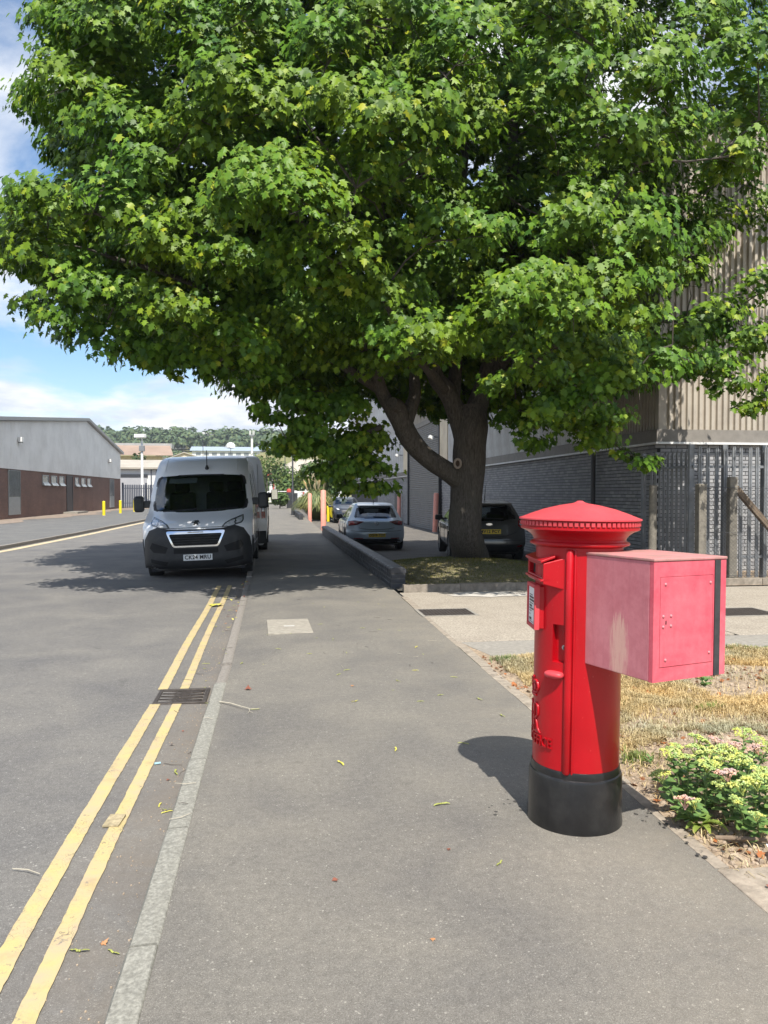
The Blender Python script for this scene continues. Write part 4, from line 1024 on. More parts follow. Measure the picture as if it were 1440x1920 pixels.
# ---- clumps of foliage: placed boughs on the side that faces the camera, then a loose shell and a thin inner fill
clumps = []         # centre, radius, number of leaves, leaf size
def bough(p, r_, dens=1.0, ls=0.135): clumps.append((Vector(p), r_, dens, ls))
FRONT = [
 ((-0.491, 9.89, 6.578),.55),((-0.805, 10.131, 6.344),.45),((-0.164, 9.939, 6.295),.42),((-2.396, 11.198, 7.767),.6),((-2.817, 11.036, 7.0),.55),((-3.309, 11.303, 6.811),.5),((-2.058, 10.507, 6.269),.5),((-2.977, 11.693, 8.155),.5),
 ((0.961, 9.373, 6.162),.55),((1.375, 9.309, 5.937),.5),((1.713, 9.366, 6.082),.5),((2.078, 9.514, 5.979),.35),((0.031, 9.179, 5.295),.45),((-0.276, 9.114, 4.975),.5),((0.274, 9.033, 4.852),.55),((-0.527, 9.246, 4.827),.35),
 ((-1.682, 10.237, 5.631),.45),((-2.066, 10.176, 5.051),.5),((-2.92, 10.602, 5.194),.55),((-3.478, 11.097, 5.68),.36),((-1.535, 10.091, 4.647),.4),((-2.554, 10.425, 4.162),.4),((-3.222, 10.936, 4.698),.6),((-2.002, 10.648, 4.101),.5),
 ((-1.328, 10.75, 3.863),.55),((-2.492, 11.313, 3.654),.45),((-2.882, 11.172, 3.908),.4),((-2.047, 11.652, 3.578),.45),((-3.318, 11.238, 4.129),.3),((-1.066, 11.713, 3.456),.45),((-1.708, 11.903, 3.394),.35),((-0.528, 11.836, 3.33),.45),((-0.65, 11.256, 3.694),.5),
 ((2.387, 9.395, 7.019),.5),((1.905, 9.678, 7.539),.5),((3.27, 9.385, 7.543),.5),((3.777, 9.598, 6.771),.5),((4.285, 9.509, 6.084),.5),((4.705, 9.547, 5.922),.35),((4.751, 9.155, 6.678),.55),((4.01, 9.479, 7.397),.5),
 ((4.54, 9.34, 4.747),.55),((4.926, 9.384, 4.643),.35),((3.761, 9.351, 4.849),.5),((4.154, 9.61, 5.298),.4),((3.159, 9.212, 3.957),.55),((3.55, 9.151, 3.726),.4),((2.759, 9.465, 3.773),.4),((4.092, 9.286, 4.109),.5),((4.605, 9.316, 4.136),.4),((4.671, 9.296, 3.728),.3),
 ((2.028, 10.271, 3.575),.5),((1.651, 10.427, 3.667),.4),((2.48, 10.307, 3.522),.35),((2.204, 10.079, 5.02),.4),((2.764, 9.999, 4.95),.4),((1.111, 9.846, 5.698),.4),((6.158, 9.271, 7.114),.6),((6.2, 9.541, 6.01),.45),((6.546, 9.609, 6.626),.5),
 ((4.922, 10.255, 3.092),.5),((5.516, 10.176, 3.28),.35),((4.408, 10.525, 2.893),.4),((4.098, 10.969, 2.745),.4),((3.797, 10.822, 3.267),.4),((3.514, 11.466, 3.197),.35),((0.838, 9.856, 4.543),.5),((0.602, 10.489, 4.296),.5),((1.316, 10.385, 4.152),.4),
 ((0.172, 9.999, 6.582),.4),((0.712, 9.937, 7.125),.5),((-1.149, 10.615, 7.637),.55),((-0.302, 10.296, 7.725),.5),((1.239, 9.773, 7.606),.5),((-1.921, 11.143, 8.244),.6),((-1.132, 10.372, 6.061),.4),((-1.158, 10.554, 5.091),.45),((-0.669, 10.471, 4.525),.45),((-0.038, 10.184, 4.674),.4),
 # low branches by the trunk and over the wall on the right
 ((0.416, 14.106, 2.442),.34),((0.909, 14.234, 2.258),.42),((1.417, 14.37, 2.469),.45),((1.724, 14.416, 1.972),.42),((1.217, 14.383, 1.87),.38),((0.696, 13.871, 2.716),.4),((0.124, 13.74, 2.322),.28),((1.838, 14.513, 2.482),.4),((1.935, 14.478, 1.621),.28),((1.384, 14.555, 1.571),.25),((0.816, 14.339, 1.867),.3),((0.032, 13.562, 2.774),.22),((-0.326, 13.212, 2.917),.22),((0.401, 13.517, 3.053),.4),((1.17, 13.812, 3.003),.45),
 ((5.921, 12.313, 2.106),.3),((5.559, 12.573, 2.389),.4),((6.229, 12.166, 2.012),.22),((5.184, 12.835, 2.681),.45),((4.771, 13.3, 2.812),.42),((4.324, 13.768, 2.849),.35),((5.568, 12.176, 2.718),.4),((4.58, 13.318, 2.429),.3),
 ((6.93, 11.6, 3.54),.45),((7.32, 11.336, 3.254),.45),((7.654, 11.281, 2.916),.35),((6.59, 11.659, 3.97),.45),((7.217, 11.782, 4.359),.5),((7.908, 11.676, 4.01),.5),((6.807, 12.06, 5.114),.5),((7.511, 11.97, 5.469),.55),((8.124, 11.87, 4.937),.5),((7.162, 12.041, 6.356),.55),((8.166, 12.099, 6.252),.55),((6.751, 12.502, 6.325),.5),
]
for p, r_ in FRONT:
    low = p[1] > 12.6 and p[2] < 3.4 and p[0] < TX
    right = p[0] > 5.6 and p[1] > 11.0
    bough(p, r_ * (1.15 if low else 1.08 if right else 1.10), 1.9 if low else 1.15 if right else 1.25)
# crown envelope (camera is towards -Y)
CC = Vector((2.6, 15.4, 7.6)); RX, RYF, RYB, RZU, RZD = 7.9, 4.7, 7.0, 6.6, 5.0
def zmin(x, y):
    dx = x - TX; d = math.hypot(dx, y - TY)
    return 2.75 + max(0.0, 1.2 * (1 - d / 4.0)) + 0.035 * d * d * (1.0 if dx < 0 else 0.6) + (0.3 if y < TY - 2 else 0.0)
crs = random.Random(21)
def try_fill(n, f0, f1, rmin, rmax, dens, mind, ls=0.14):
    made = 0; tries = 0
    while made < n and tries < n * 40:
        tries += 1
        d = Vector((crs.gauss(0, 1), crs.gauss(0, 1), crs.gauss(0, 1))).normalized()
        f = crs.uniform(f0, f1)
        p = CC + Vector((d.x * RX, d.y * (RYF if d.y < 0 else RYB), d.z * (RZU if d.z > 0 else RZD))) * f
        if p.z < zmin(p.x, p.y) + 0.2: continue
        if p.x > 7.1 and p.y > 13.2 and p.z < 9.2: continue        # keep out of the warehouse
        if any((p - c[0]).length < mind for c in clumps[-700:]): continue
        clumps.append((p, crs.uniform(rmin, rmax), dens, ls)); made += 1
try_fill(430, 0.86, 1.0, 0.45, 0.75, 0.85, 0.62)
try_fill(460, 0.42, 0.84, 0.5, 0.85, 0.62, 0.70)
# underside skirt
made = 0
while made < 150:
    a = crs.uniform(0, 2*PI); q = math.sqrt(crs.uniform(0.06, 0.95))
    x = CC.x + math.cos(a) * RX * q; y = CC.y + math.sin(a) * (RYF if math.sin(a) < 0 else RYB) * q
    if x > 7.0 and y > 13: continue
    z = zmin(x, y) + crs.uniform(0.25, 0.9)
    if math.hypot(x - TX, y - TY) < 2.0 and z < 4.0: continue
    clumps.append((Vector((x, y, z)), crs.uniform(0.4, 0.6), 0.8, 0.135)); made += 1

# natural openings in the crown where the sky shows
GAPS = [((2.871, 9.295, 5.702), (4.232, 13.698, 7.683), 0.42), ((2.251, 9.374, 5.373), (3.435, 14.308, 7.401), 0.40), ((3.169, 9.279, 6.756), (4.669, 13.674, 9.236), 0.36), ((-3.322, 10.197, 6.954), (-5.945, 18.247, 11.243), 0.75), ((-3.228, 10.157, 5.847), (-5.776, 18.175, 9.263), 0.68), ((4.374, 9.097, 6.262), (8.287, 17.237, 10.505), 0.30), ((0.982, 11.558, 4.749), (1.537, 18.09, 6.574), 0.5), ((0.336, 11.146, 4.837), (0.55, 18.238, 6.948), 0.5), ((3.071, 10.325, 7.671), (5.264, 17.7, 12.065), 0.6)]
def in_gap(p):
    for a, b, r_ in GAPS:
        a, b = Vector(a), Vector(b); d = b - a; t = max(0.0, min(1.0, (p - a).dot(d) / d.dot(d)))
        if (p - (a + d * t)).length < r_ * (0.8 + 0.2 * (a + d * t).y / 11): return True
    return False
clumps = [c for c in clumps if not in_gap(c[0]) and not (c[0].x > 6.0 and c[0].y > 10.8 and c[0].z < 9.0 and hash01(c[0].x, c[0].y, c[0].z) < 0.10)]
# twigs: each clump hangs from the nearest node of the wood already grown
twig = MB(); nodes = [p for p, r_ in skel]; nar = np.array([tuple(p) for p in nodes])
order = sorted(clumps, key=lambda c: min((c[0] - q).length for q in nodes[::3]))
for c, r_, dn, ls in order:
    d2 = np.sum((nar - np.array(tuple(c))) ** 2, axis=1); j = int(np.argmin(d2)); a = Vector(nar[j]); b = c
    ln = (b - a).length
    if ln < 0.25: continue
    mid = a.lerp(b, 0.5) + Vector((crs.uniform(-1, 1), crs.uniform(-1, 1), crs.uniform(-0.2, 1))) * 0.12 * ln
    pts = [a, a.lerp(mid, 0.5) + Vector((0, 0, 0.03 * ln)), mid, mid.lerp(b, 0.55), b]
    r0 = min(0.032, 0.010 + 0.007 * ln)
    twig.tube([p - T0 for p in pts], [r0, r0 * 0.85, r0 * 0.7, r0 * 0.5, 0.005], 5, cap=False)
    nar = np.vstack([nar] + [np.array(tuple(p))[None] for p in pts[1:4]])
    for q in range(3):
        e = b + Vector((crs.gauss(0, 1), crs.gauss(0, 1), crs.gauss(0, 0.5))).normalized() * r_ * 0.8
        twig.tube([pts[3] - T0, (pts[3].lerp(e, 0.6)) - T0, e - T0], [0.006, 0.005, 0.003], 4, cap=False)
tag(twig.build('branches', M_twig, maple, smooth=60, fix=False), kind='stuff')

# leaves
lr = np.random.default_rng(5)
tsun = np.array(tuple(to_sun))
P_, N_, T_, S_ = [], [], [], []
cc = np.array(tuple(CC))
for c, r_, dn, ls in clumps:
    cpos = np.array(tuple(c)); out = cpos - cc; out[2] *= 0.6; out /= np.linalg.norm(out) + 1e-9
    depth_f = cpos[1]
    vis = 1.0 if depth_f < 16.5 else 0.55
    n = int(285 * dn * vis * (r_ / 0.5) ** 2)
    l = ls * 0.78 if vis == 1.0 else ls * 1.3
    # sub sprays inside a clump: small horizontal tiers
    k = max(3, int(n / 18)); cen = lr.normal(0, 1, (k, 3)); cen /= np.linalg.norm(cen, axis=1, keepdims=True)
    low = cen[:, 2] < -0.2; cen[low, 2] *= -0.6
    shell = lr.uniform(0, 1, (k, 1)) < 0.78
    cen *= np.where(shell, lr.uniform(0.82, 1.0, (k, 1)), lr.uniform(0.2, 0.8, (k, 1))); cen[:, 2] = cen[:, 2] * 0.88 - 0.10
    cen = cpos + cen * r_
    idx = lr.integers(0, k, n)
    off = lr.normal(0, 1, (n, 3)) * np.array([0.10, 0.10, 0.065]) * (r_ / 0.5) ** 0.5
    pos = cen[idx] + off
    rad = (pos - cpos); rad /= (np.linalg.norm(rad, axis=1, keepdims=True) + 1e-9)
    nr = np.array([0, 0, 0.15]) + out * 0.35 + tsun * 0.6 + rad * 0.6 + lr.normal(0, 0.24, (n, 3))
    td = rad * 0.8 + out * 0.5 + np.array([0, 0, -0.75]) + lr.normal(0, 0.45, (n, 3))
    P_.append(pos); N_.append(nr); T_.append(td); S_.append(l * lr.uniform(0.72, 1.25, n))
P_ = np.vstack(P_); N_ = np.vstack(N_); T_ = np.vstack(T_); S_ = np.concatenate(S_)
# keep leaves off the warehouse wall
keep = ~((P_[:, 0] > 7.25) & (P_[:, 1] > 13.95)) & (P_[:, 2] > 1.15)
P_, N_, T_, S_ = P_[keep], N_[keep], T_[keep], S_[keep]
dist = np.linalg.norm(P_ - np.array([0, 0, 1.52]), axis=1)
f_ = np.array([math.sin(R(8.01)), math.cos(R(8.01)), 0]); r_v = np.array([math.cos(R(8.01)), -math.sin(R(8.01)), 0])
zc = P_ @ f_; xc = (P_ @ r_v) / zc; yc = (P_[:, 2] - 1.52) / zc
infr = (np.abs(xc) < 0.46) & (yc < 0.62)
near = np.argsort(np.where(infr, dist, 1e9))[:300]
one = np.zeros(len(P_), bool); one[near] = True
crown = leaf_cloud('crown', P_[~one] - np.array([TX, TY, 0]), N_[~one], T_[~one], S_[~one], M_leaf, maple, lr)
tag(crown, kind='stuff')
lms = []
for f0, c0 in ((0.15, 0.10), (0.35, 0.3), (0.5, 0.18), (0.28, 0.55)):
    me = bpy.data.meshes.new('leaf'); me.from_pydata([tuple(v) for v in leaf_verts(f0, c0)], [], LF); me.materials.append(M_leaf); lms.append(me)
for j in near:
    n_ = Vector(N_[j]).normalized(); t_ = Vector(T_[j]); t_ = (t_ - n_ * t_.dot(n_)).normalized(); s_ = t_.cross(n_)
    o = link('leaf', rnd.choice(lms), maple)
    Mx = Matrix((s_, t_, n_)).transposed().to_4x4(); Mx.translation = Vector(P_[j]) - T0
    o.matrix_basis = Mx @ Matrix.Scale(float(S_[j]), 4)
print('maple leaves', len(P_), 'clumps', len(clumps))

# grass mound with kerb in front of the tree
M_grass = leaf_mat('mound grass', (0.10, 0.115, 0.03), (0.16, 0.155, 0.05), (0.36, 0.30, 0.12), trans=0.25, tcol=(0.2, 0.22, 0.05), rough=0.7, spec=0.2)  # dull green to straw, varying at random per blade
def mound_z(x, y):
    d = math.sqrt(((x - 3.5) / 2.0) ** 2 + ((y - 14.2) / 2.3) ** 2)
    return 0.06 + 0.20 * max(0, 1 - d * d) + 0.015 * mnoise.noise(Vector((x * 5, y * 5, 0)))
M_moundsoil = mat('mound soil', (0.17, 0.145, 0.08), 0.97, var=0.4, vscale=10, bump=0.6, bscale=40, world_co=True)
def in_mound(x, y): return y < 16.3 - 0.25 * (x - 3.4) ** 2 and x < 5.6 + 0.0 * y
sheet('mound', frange(2.08, 5.8, 40), frange(11.95, 16.4, 44), lambda x, y: mound_z(x, y) if in_mound(x, y) else -0.3, M_moundsoil)
mk = link('mound_kerb', None); tag(mk, kind='structure')
km3 = MB().box(0, 0.905, -0.065, 0.065, -0.2, 0.085).mesh('kerb_stone', M_edge)
x = 1.98
for k in range(5):
    o = link('kerb_stone', km3, mk); o.location = (x, 11.90 + k * 0.01, rnd.uniform(-0.006, 0.004)); o.rotation_euler = (rnd.uniform(-0.03, 0.03), 0, rnd.uniform(-0.008, 0.008)); x += 0.912

def grass_patch(name, n, sampler, hmin, hmax, m, w=0.006, lean=0.5, seed=3):
    rg = np.random.default_rng(seed); pts = np.array([sampler(rg) for _ in range(n)])
    a = rg.uniform(0, 2*PI, n); h = rg.uniform(hmin, hmax, n); ln = rg.uniform(0.15, 1.0, n) * lean
    dx, dy = np.cos(a), np.sin(a); px_, py_ = -dy * w, dx * w
    v = np.zeros((n, 5, 3))
    v[:, 0] = pts + np.stack([px_, py_, 0*px_], 1); v[:, 1] = pts - np.stack([px_, py_, 0*px_], 1)
    mid = pts + np.stack([dx * h * ln * 0.35, dy * h * ln * 0.35, h * 0.6], 1)
    v[:, 2] = mid - np.stack([px_, py_, 0*px_], 1) * 0.8; v[:, 3] = mid + np.stack([px_, py_, 0*px_], 1) * 0.8
    v[:, 4] = pts + np.stack([dx * h * ln, dy * h * ln, h * (1 - 0.35 * ln)], 1)
    me = bpy.data.meshes.new(name); me.vertices.add(n*5); me.vertices.foreach_set('co', v.reshape(-1).astype(np.float32))
    fl = np.array([0, 1, 2, 3, 3, 2, 4]); loops = (np.arange(n)[:, None]*5 + fl[None]).reshape(-1)
    me.loops.add(len(loops)); me.loops.foreach_set('vertex_index', loops.astype(np.int32))
    ls = np.empty(2*n, np.int32); ls[0::2] = np.arange(n)*7; ls[1::2] = np.arange(n)*7 + 4
    me.polygons.add(2*n); me.polygons.foreach_set('loop_start', ls)
    me.materials.append(m); me.update(calc_edges=True)
    return tag(link(name, me), kind='stuff')
def smp_mound(rg):
    while True:
        x, y = rg.uniform(2.1, 5.7), rg.uniform(12.0, 16.2)
        if in_mound(x, y) and math.hypot(x - TX, y - TY) > 0.42: return (x, y, mound_z(x, y) - 0.006)
grass_patch('mound_grass', 16000, smp_mound, 0.015, 0.05, M_grass, 0.004, 1.0, 4)

# ------------------------------------------------------------------ other trees and shrubs
def bg_tree(name, label, loc, h, w, m, seed, trunk_h=0.25, fs=0.35, n=1400, group=None, cat='tree'):
    rg = np.random.default_rng(seed); t = thing(name, label, cat, loc, 0, group)
    k = 16; cen = rg.normal(0, 1, (k, 3)); cen /= np.linalg.norm(cen, axis=1, keepdims=True); cen *= rg.uniform(0.3, 0.85, (k, 1))
    cen[:, 2] = np.abs(cen[:, 2]) * 1.0 - 0.35
    ctr = np.array([0, 0, h * (trunk_h + (1 - trunk_h) * 0.5)]); sc = np.array([w/2, w/2, h * (1 - trunk_h) * 0.5])
    idx = rg.integers(0, k, n); d = rg.normal(0, 1, (n, 3)); d /= np.linalg.norm(d, axis=1, keepdims=True)
    pos = ctr + (cen[idx] + d * rg.uniform(0.25, 0.42, (n, 1))) * sc
    pos[:, 2] = np.maximum(pos[:, 2], 0.03 * h)
    nr = d + np.array([0, 0, 0.6]) + rg.normal(0, 0.4, (n, 3)); td = d * 0.5 + np.array([0, 0, -0.6]) + rg.normal(0, 0.5, (n, 3))
    leaf_cloud('crown', pos, nr, td, fs * rg.uniform(0.7, 1.3, n), m, t, rg)
    MB().tube([(0, 0, -0.3), (0.03 * h * 0.3, 0, h * 0.3), (0, 0, h * 0.7)], [0.035 * h * 0.5 + 0.04, 0.02 * h * 0.5 + 0.03, 0.02], 7).build('trunk', M_twig, t)
    return t
g_ = 'trees behind the industrial units'
bg_tree('broadleaf_tree', 'dark rounded tree rising behind the white unit roof', (-21.2, 122, 0), 8.6, 6.0, M_leaf_dark, 1, 0.2, 0.5, 1500, g_)
bg_tree('broadleaf_tree', 'dark low tree right of the camera mast above the white unit', (-18.0, 121, 0), 7.6, 4.6, M_leaf_dark, 2, 0.2, 0.5, 1200, g_)
bg_tree('broadleaf_tree', 'dark tree partly hidden by the brick unit roof edge', (-24.5, 124, 0), 7.0, 4.0, M_leaf_dark, 3, 0.2, 0.5, 900, g_)
g2 = 'trees at the end of the road'
for k, (x, y, h, w, m, lab) in enumerate([(1.9, 96, 5.6, 4.6, M_leaf_far, 'green bushy tree before the white bungalow'), (4.4, 92, 7.0, 5.0, M_leaf_far, 'taller green tree right of the white bungalow'), (-1.4, 118, 9.5, 6.5, M_leaf_far, 'green tree left of the white bungalow behind the vans'),
     (-3.6, 130, 8.5, 6.0, M_leaf_far, 'pale green tree at the foot of the grassy mound'), (6.6, 84, 8.0, 5.4, M_leaf_far, 'tree behind the pampas grass'), (0.4, 78, 2.2, 2.0, M_leaf_far, 'low bright shrub beside the rear white van'), (5.0, 76, 5.0, 4.4, M_leaf_far, 'bushy tree behind the parked dark car')]):
    bg_tree('broadleaf_tree' if h > 3 else 'shrub', lab, (x, y, -0.2), h, w, m, 30 + k, 0.15, 0.34, 1700, g2, 'tree' if h > 3 else 'shrub')
# pampas grass clump
M_pamp = leaf_mat('pampas blade', (0.15, 0.19, 0.06), (0.24, 0.26, 0.10), (0.48, 0.42, 0.20), trans=0.3, tcol=(0.3, 0.3, 0.1), rough=0.6)
M_plume = leaf_mat('pampas plume', (0.42, 0.36, 0.20), (0.50, 0.42, 0.25), (0.58, 0.5, 0.33), trans=0.3, tcol=(0.5, 0.42, 0.2), rough=0.8)
def pampas(label, loc, h, w, nb, seed):
    rg = random.Random(seed); t = thing('pampas_grass', label, 'grass clump', loc); mb = MB()
    for _ in range(nb):
        a = rg.uniform(0, 2*PI); sp = rg.uniform(0.1, 1.0) ** 0.8; hh = h * rg.uniform(0.55, 1.0) * (1 - 0.35 * sp); ww = 0.035
        d = Vector((math.cos(a), math.sin(a), 0)); s = Vector((-d.y, d.x, 0)) * ww; b0 = d * w * 0.08 * rg.random()
        q = [b0, b0 + d * w * 0.18 * sp + Vector((0, 0, hh * 0.5)), b0 + d * w * 0.34 * sp + Vector((0, 0, hh * 0.85)), b0 + d * w * 0.52 * sp + Vector((0, 0, hh * (0.95 - 0.45 * sp)))]
        mb.add([q[0] - s, q[0] + s, q[1] - s, q[1] + s, q[2] - s * .8, q[2] + s * .8, q[3]], [(0, 1, 3, 2), (2, 3, 5, 4), (4, 5, 6)])
    tag(mb.build('blades', M_pamp, t, fix=False), kind='stuff')
    for k in range(16):
        a = rg.uniform(0, 2*PI); d = Vector((math.cos(a), math.sin(a), 0)) * rg.uniform(0, 0.25) * w; z0 = h * rg.uniform(0.95, 1.25); p = MB()
        p.tube([d * 0.3 + Vector((0, 0, h * 0.3)), d * 0.8 + Vector((0, 0, z0 * 0.8))], 0.014, 4)
        p.tube([d * 0.8 + Vector((0, 0, z0 * 0.75)), d * 0.95 + Vector((0, 0, z0 * 0.9)), d * 1.1 + Vector((0, 0, z0))], [0.02, 0.07, 0.01], 6)
        p.build('plume', M_plume, t, fix=False)
pampas('big pampas grass clump with pale plumes behind the red bollards', (2.65, 50.0, -0.2), 2.6, 3.4, 2400, 5)
# wooded skyline: far-off wood, one mass
rg = np.random.default_rng(77); PP, NN, TT, SS = [], [], [], []
def far_crown(x, y, r_, n, fs):
    z = hill_z(x, y) + r_ * 0.9
    d = rg.normal(0, 1, (n, 3)); d /= np.linalg.norm(d, axis=1, keepdims=True); d[:, 2] = np.abs(d[:, 2]) * 1.0 - 0.15
    bump = 1 + 0.2 * np.sin(d[:, 0] * 7 + x) * np.sin(d[:, 1] * 6 + y) + 0.15 * np.sin(d[:, 2] * 9 + x)
    PP.append(np.array([x, y, z]) + d * r_ * bump[:, None] * rg.uniform(0.85, 1.05, (n, 1)) * np.array([1, 1, 1.1]))
    NN.append(d + rg.normal(0, 0.35, (n, 3)) + np.array([0, 0, 0.4])); TT.append(np.array([0, 0, -0.6]) + rg.normal(0, 0.5, (n, 3))); SS.append(np.full(n, fs) * rg.uniform(0.7, 1.4, n))
for _ in range(330):
    x = rg.uniform(-190, 45); y = rg.uniform(440, 565)
    far_crown(x, y, rg.uniform(3.6, 7.0), 130, 2.1)
for _ in range(70):
    x = rg.uniform(-70, 12); y = rg.uniform(300, 380)
    if -46 < x < -4: continue
    far_crown(x, y, rg.uniform(2.0, 3.6), 90, 1.3)
for x, y, r_ in ((-62, 262, 3.0), (-36, 258, 2.6), (-31, 262, 3.4), (-27, 264, 2.8), (-24, 300, 3.0), (-12, 205, 2.0), (4, 190, 4.2), (9, 186, 4.6), (13, 190, 4.5), (-3, 176, 2.6), (1, 172, 3.0)):
    far_crown(x, y, r_, 160, 0.9)
wood = leaf_cloud('woodland', np.vstack(PP), np.vstack(NN), np.vstack(TT), np.concatenate(SS), M_leaf_wood, None, rg)
tag(wood, kind='stuff')

# ------------------------------------------------------------------ vehicles: bodies lofted from plan outlines stacked in height
def car_paint(name, col, metal=0.0, rough=0.35, coat=1.0):
    m, nt, b = new_mat(name); co = objco(nt)
    n = noise_tex(nt, co, 1.5, 5, 0.6)
    c = ramp(nt, n, 0.3, 0.75, tuple(x * 0.93 for x in col), col)
    dust = ramp(nt, noise_tex(nt, co, 5, 6, 0.7), 0.5, 0.8, (0, 0, 0), (0.22, 0.22, 0.22))
    c = mixc(nt, dust, c, tuple(x * 0.72 + 0.03 for x in col))
    nt.links.new(c, b.inputs['Base Color']); b.inputs['Metallic'].default_value = metal; b.inputs['Roughness'].default_value = rough
    b.inputs['Coat Weight'].default_value = coat; b.inputs['Coat Roughness'].default_value = 0.05
    return m
M_vanw = car_paint('white van paint', (0.90, 0.905, 0.91), 0.0, 0.35)
M_silver = car_paint('blue silver paint', (0.50, 0.59, 0.68), 0.35, 0.3)
M_greyp = car_paint('grey brown metallic paint', (0.13, 0.125, 0.118), 0.4, 0.3)
M_navy = car_paint('dark navy paint', (0.03, 0.035, 0.045), 0.3, 0.35)
M_plast = mat('black plastic trim', (0.022, 0.023, 0.025), 0.55, var=0.2, vscale=6, dirt=(0.05, 0.048, 0.045), dscale=3, damt=0.5)
M_rubber = mat('tyre rubber', (0.018, 0.018, 0.018), 0.85, var=0.2, vscale=12)
M_alloy = mat('wheel alloy', (0.45, 0.45, 0.46), 0.35, metal=0.7, var=0.1)
M_chrome = mat('bright trim', (0.72, 0.73, 0.74), 0.12, metal=1.0, var=0.03)
M_cab = mat('dark cab lining', (0.030, 0.030, 0.032), 0.9, var=0.15)
M_bulk = mat('grey bulkhead', (0.34, 0.36, 0.35), 0.9, var=0.08)
M_seat = mat('seat fabric', (0.016, 0.017, 0.019), 0.9, var=0.2, vscale=20)
M_visor = mat('pale sun visor', (0.42, 0.41, 0.38), 0.8, var=0.05)
M_wind = glass('windscreen glass', (0.62, 0.68, 0.68), 0.35)
M_rearg = glass('tinted rear glass', (0.42, 0.46, 0.47), 0.3)
M_sideg = mat('dark side glass', (0.012, 0.014, 0.016), 0.04, var=0.1, spec=0.8)
M_lampr = mat('red lamp lens', (0.30, 0.008, 0.010), 0.12, var=0.15, vscale=12, coat=0.6)
M_lampd = mat('smoked red lamp lens', (0.10, 0.008, 0.010), 0.12, var=0.2, vscale=14, coat=0.6)
M_lampg = mat('grey lamp housing', (0.20, 0.205, 0.21), 0.15, metal=0.4, var=0.4, vscale=18, coat=0.8)
M_lampw = mat('clear lamp lens', (0.74, 0.75, 0.76), 0.15, metal=0.2, var=0.35, vscale=22, coat=0.8)
M_platey = mat('yellow number plate', (0.72, 0.50, 0.02), 0.4, var=0.04)
M_platew = mat('white number plate', (0.74, 0.74, 0.72), 0.4, var=0.04)
M_ink = mat('plate lettering', (0.012, 0.012, 0.014), 0.5, var=0.05)

def pchip(xs, ys):
    n = len(xs); h = [xs[i+1] - xs[i] for i in range(n-1)]; d = [(ys[i+1] - ys[i]) / h[i] for i in range(n-1)]
    m = [d[0]] + [0.0 if d[i-1] * d[i] <= 0 else 2 * d[i-1] * d[i] / (d[i-1] + d[i]) for i in range(1, n-1)] + [d[-1]]
    def f(x):
        if x <= xs[0]: return ys[0]
        if x >= xs[-1]: return ys[-1]
        i = 0
        while x > xs[i+1]: i += 1
        t = (x - xs[i]) / h[i]; a, b = ys[i], ys[i+1]
        return a*(2*t**3 - 3*t*t + 1) + h[i]*m[i]*(t**3 - 2*t*t + t) + b*(-2*t**3 + 3*t*t) + h[i]*m[i+1]*(t**3 - t*t)
    return f

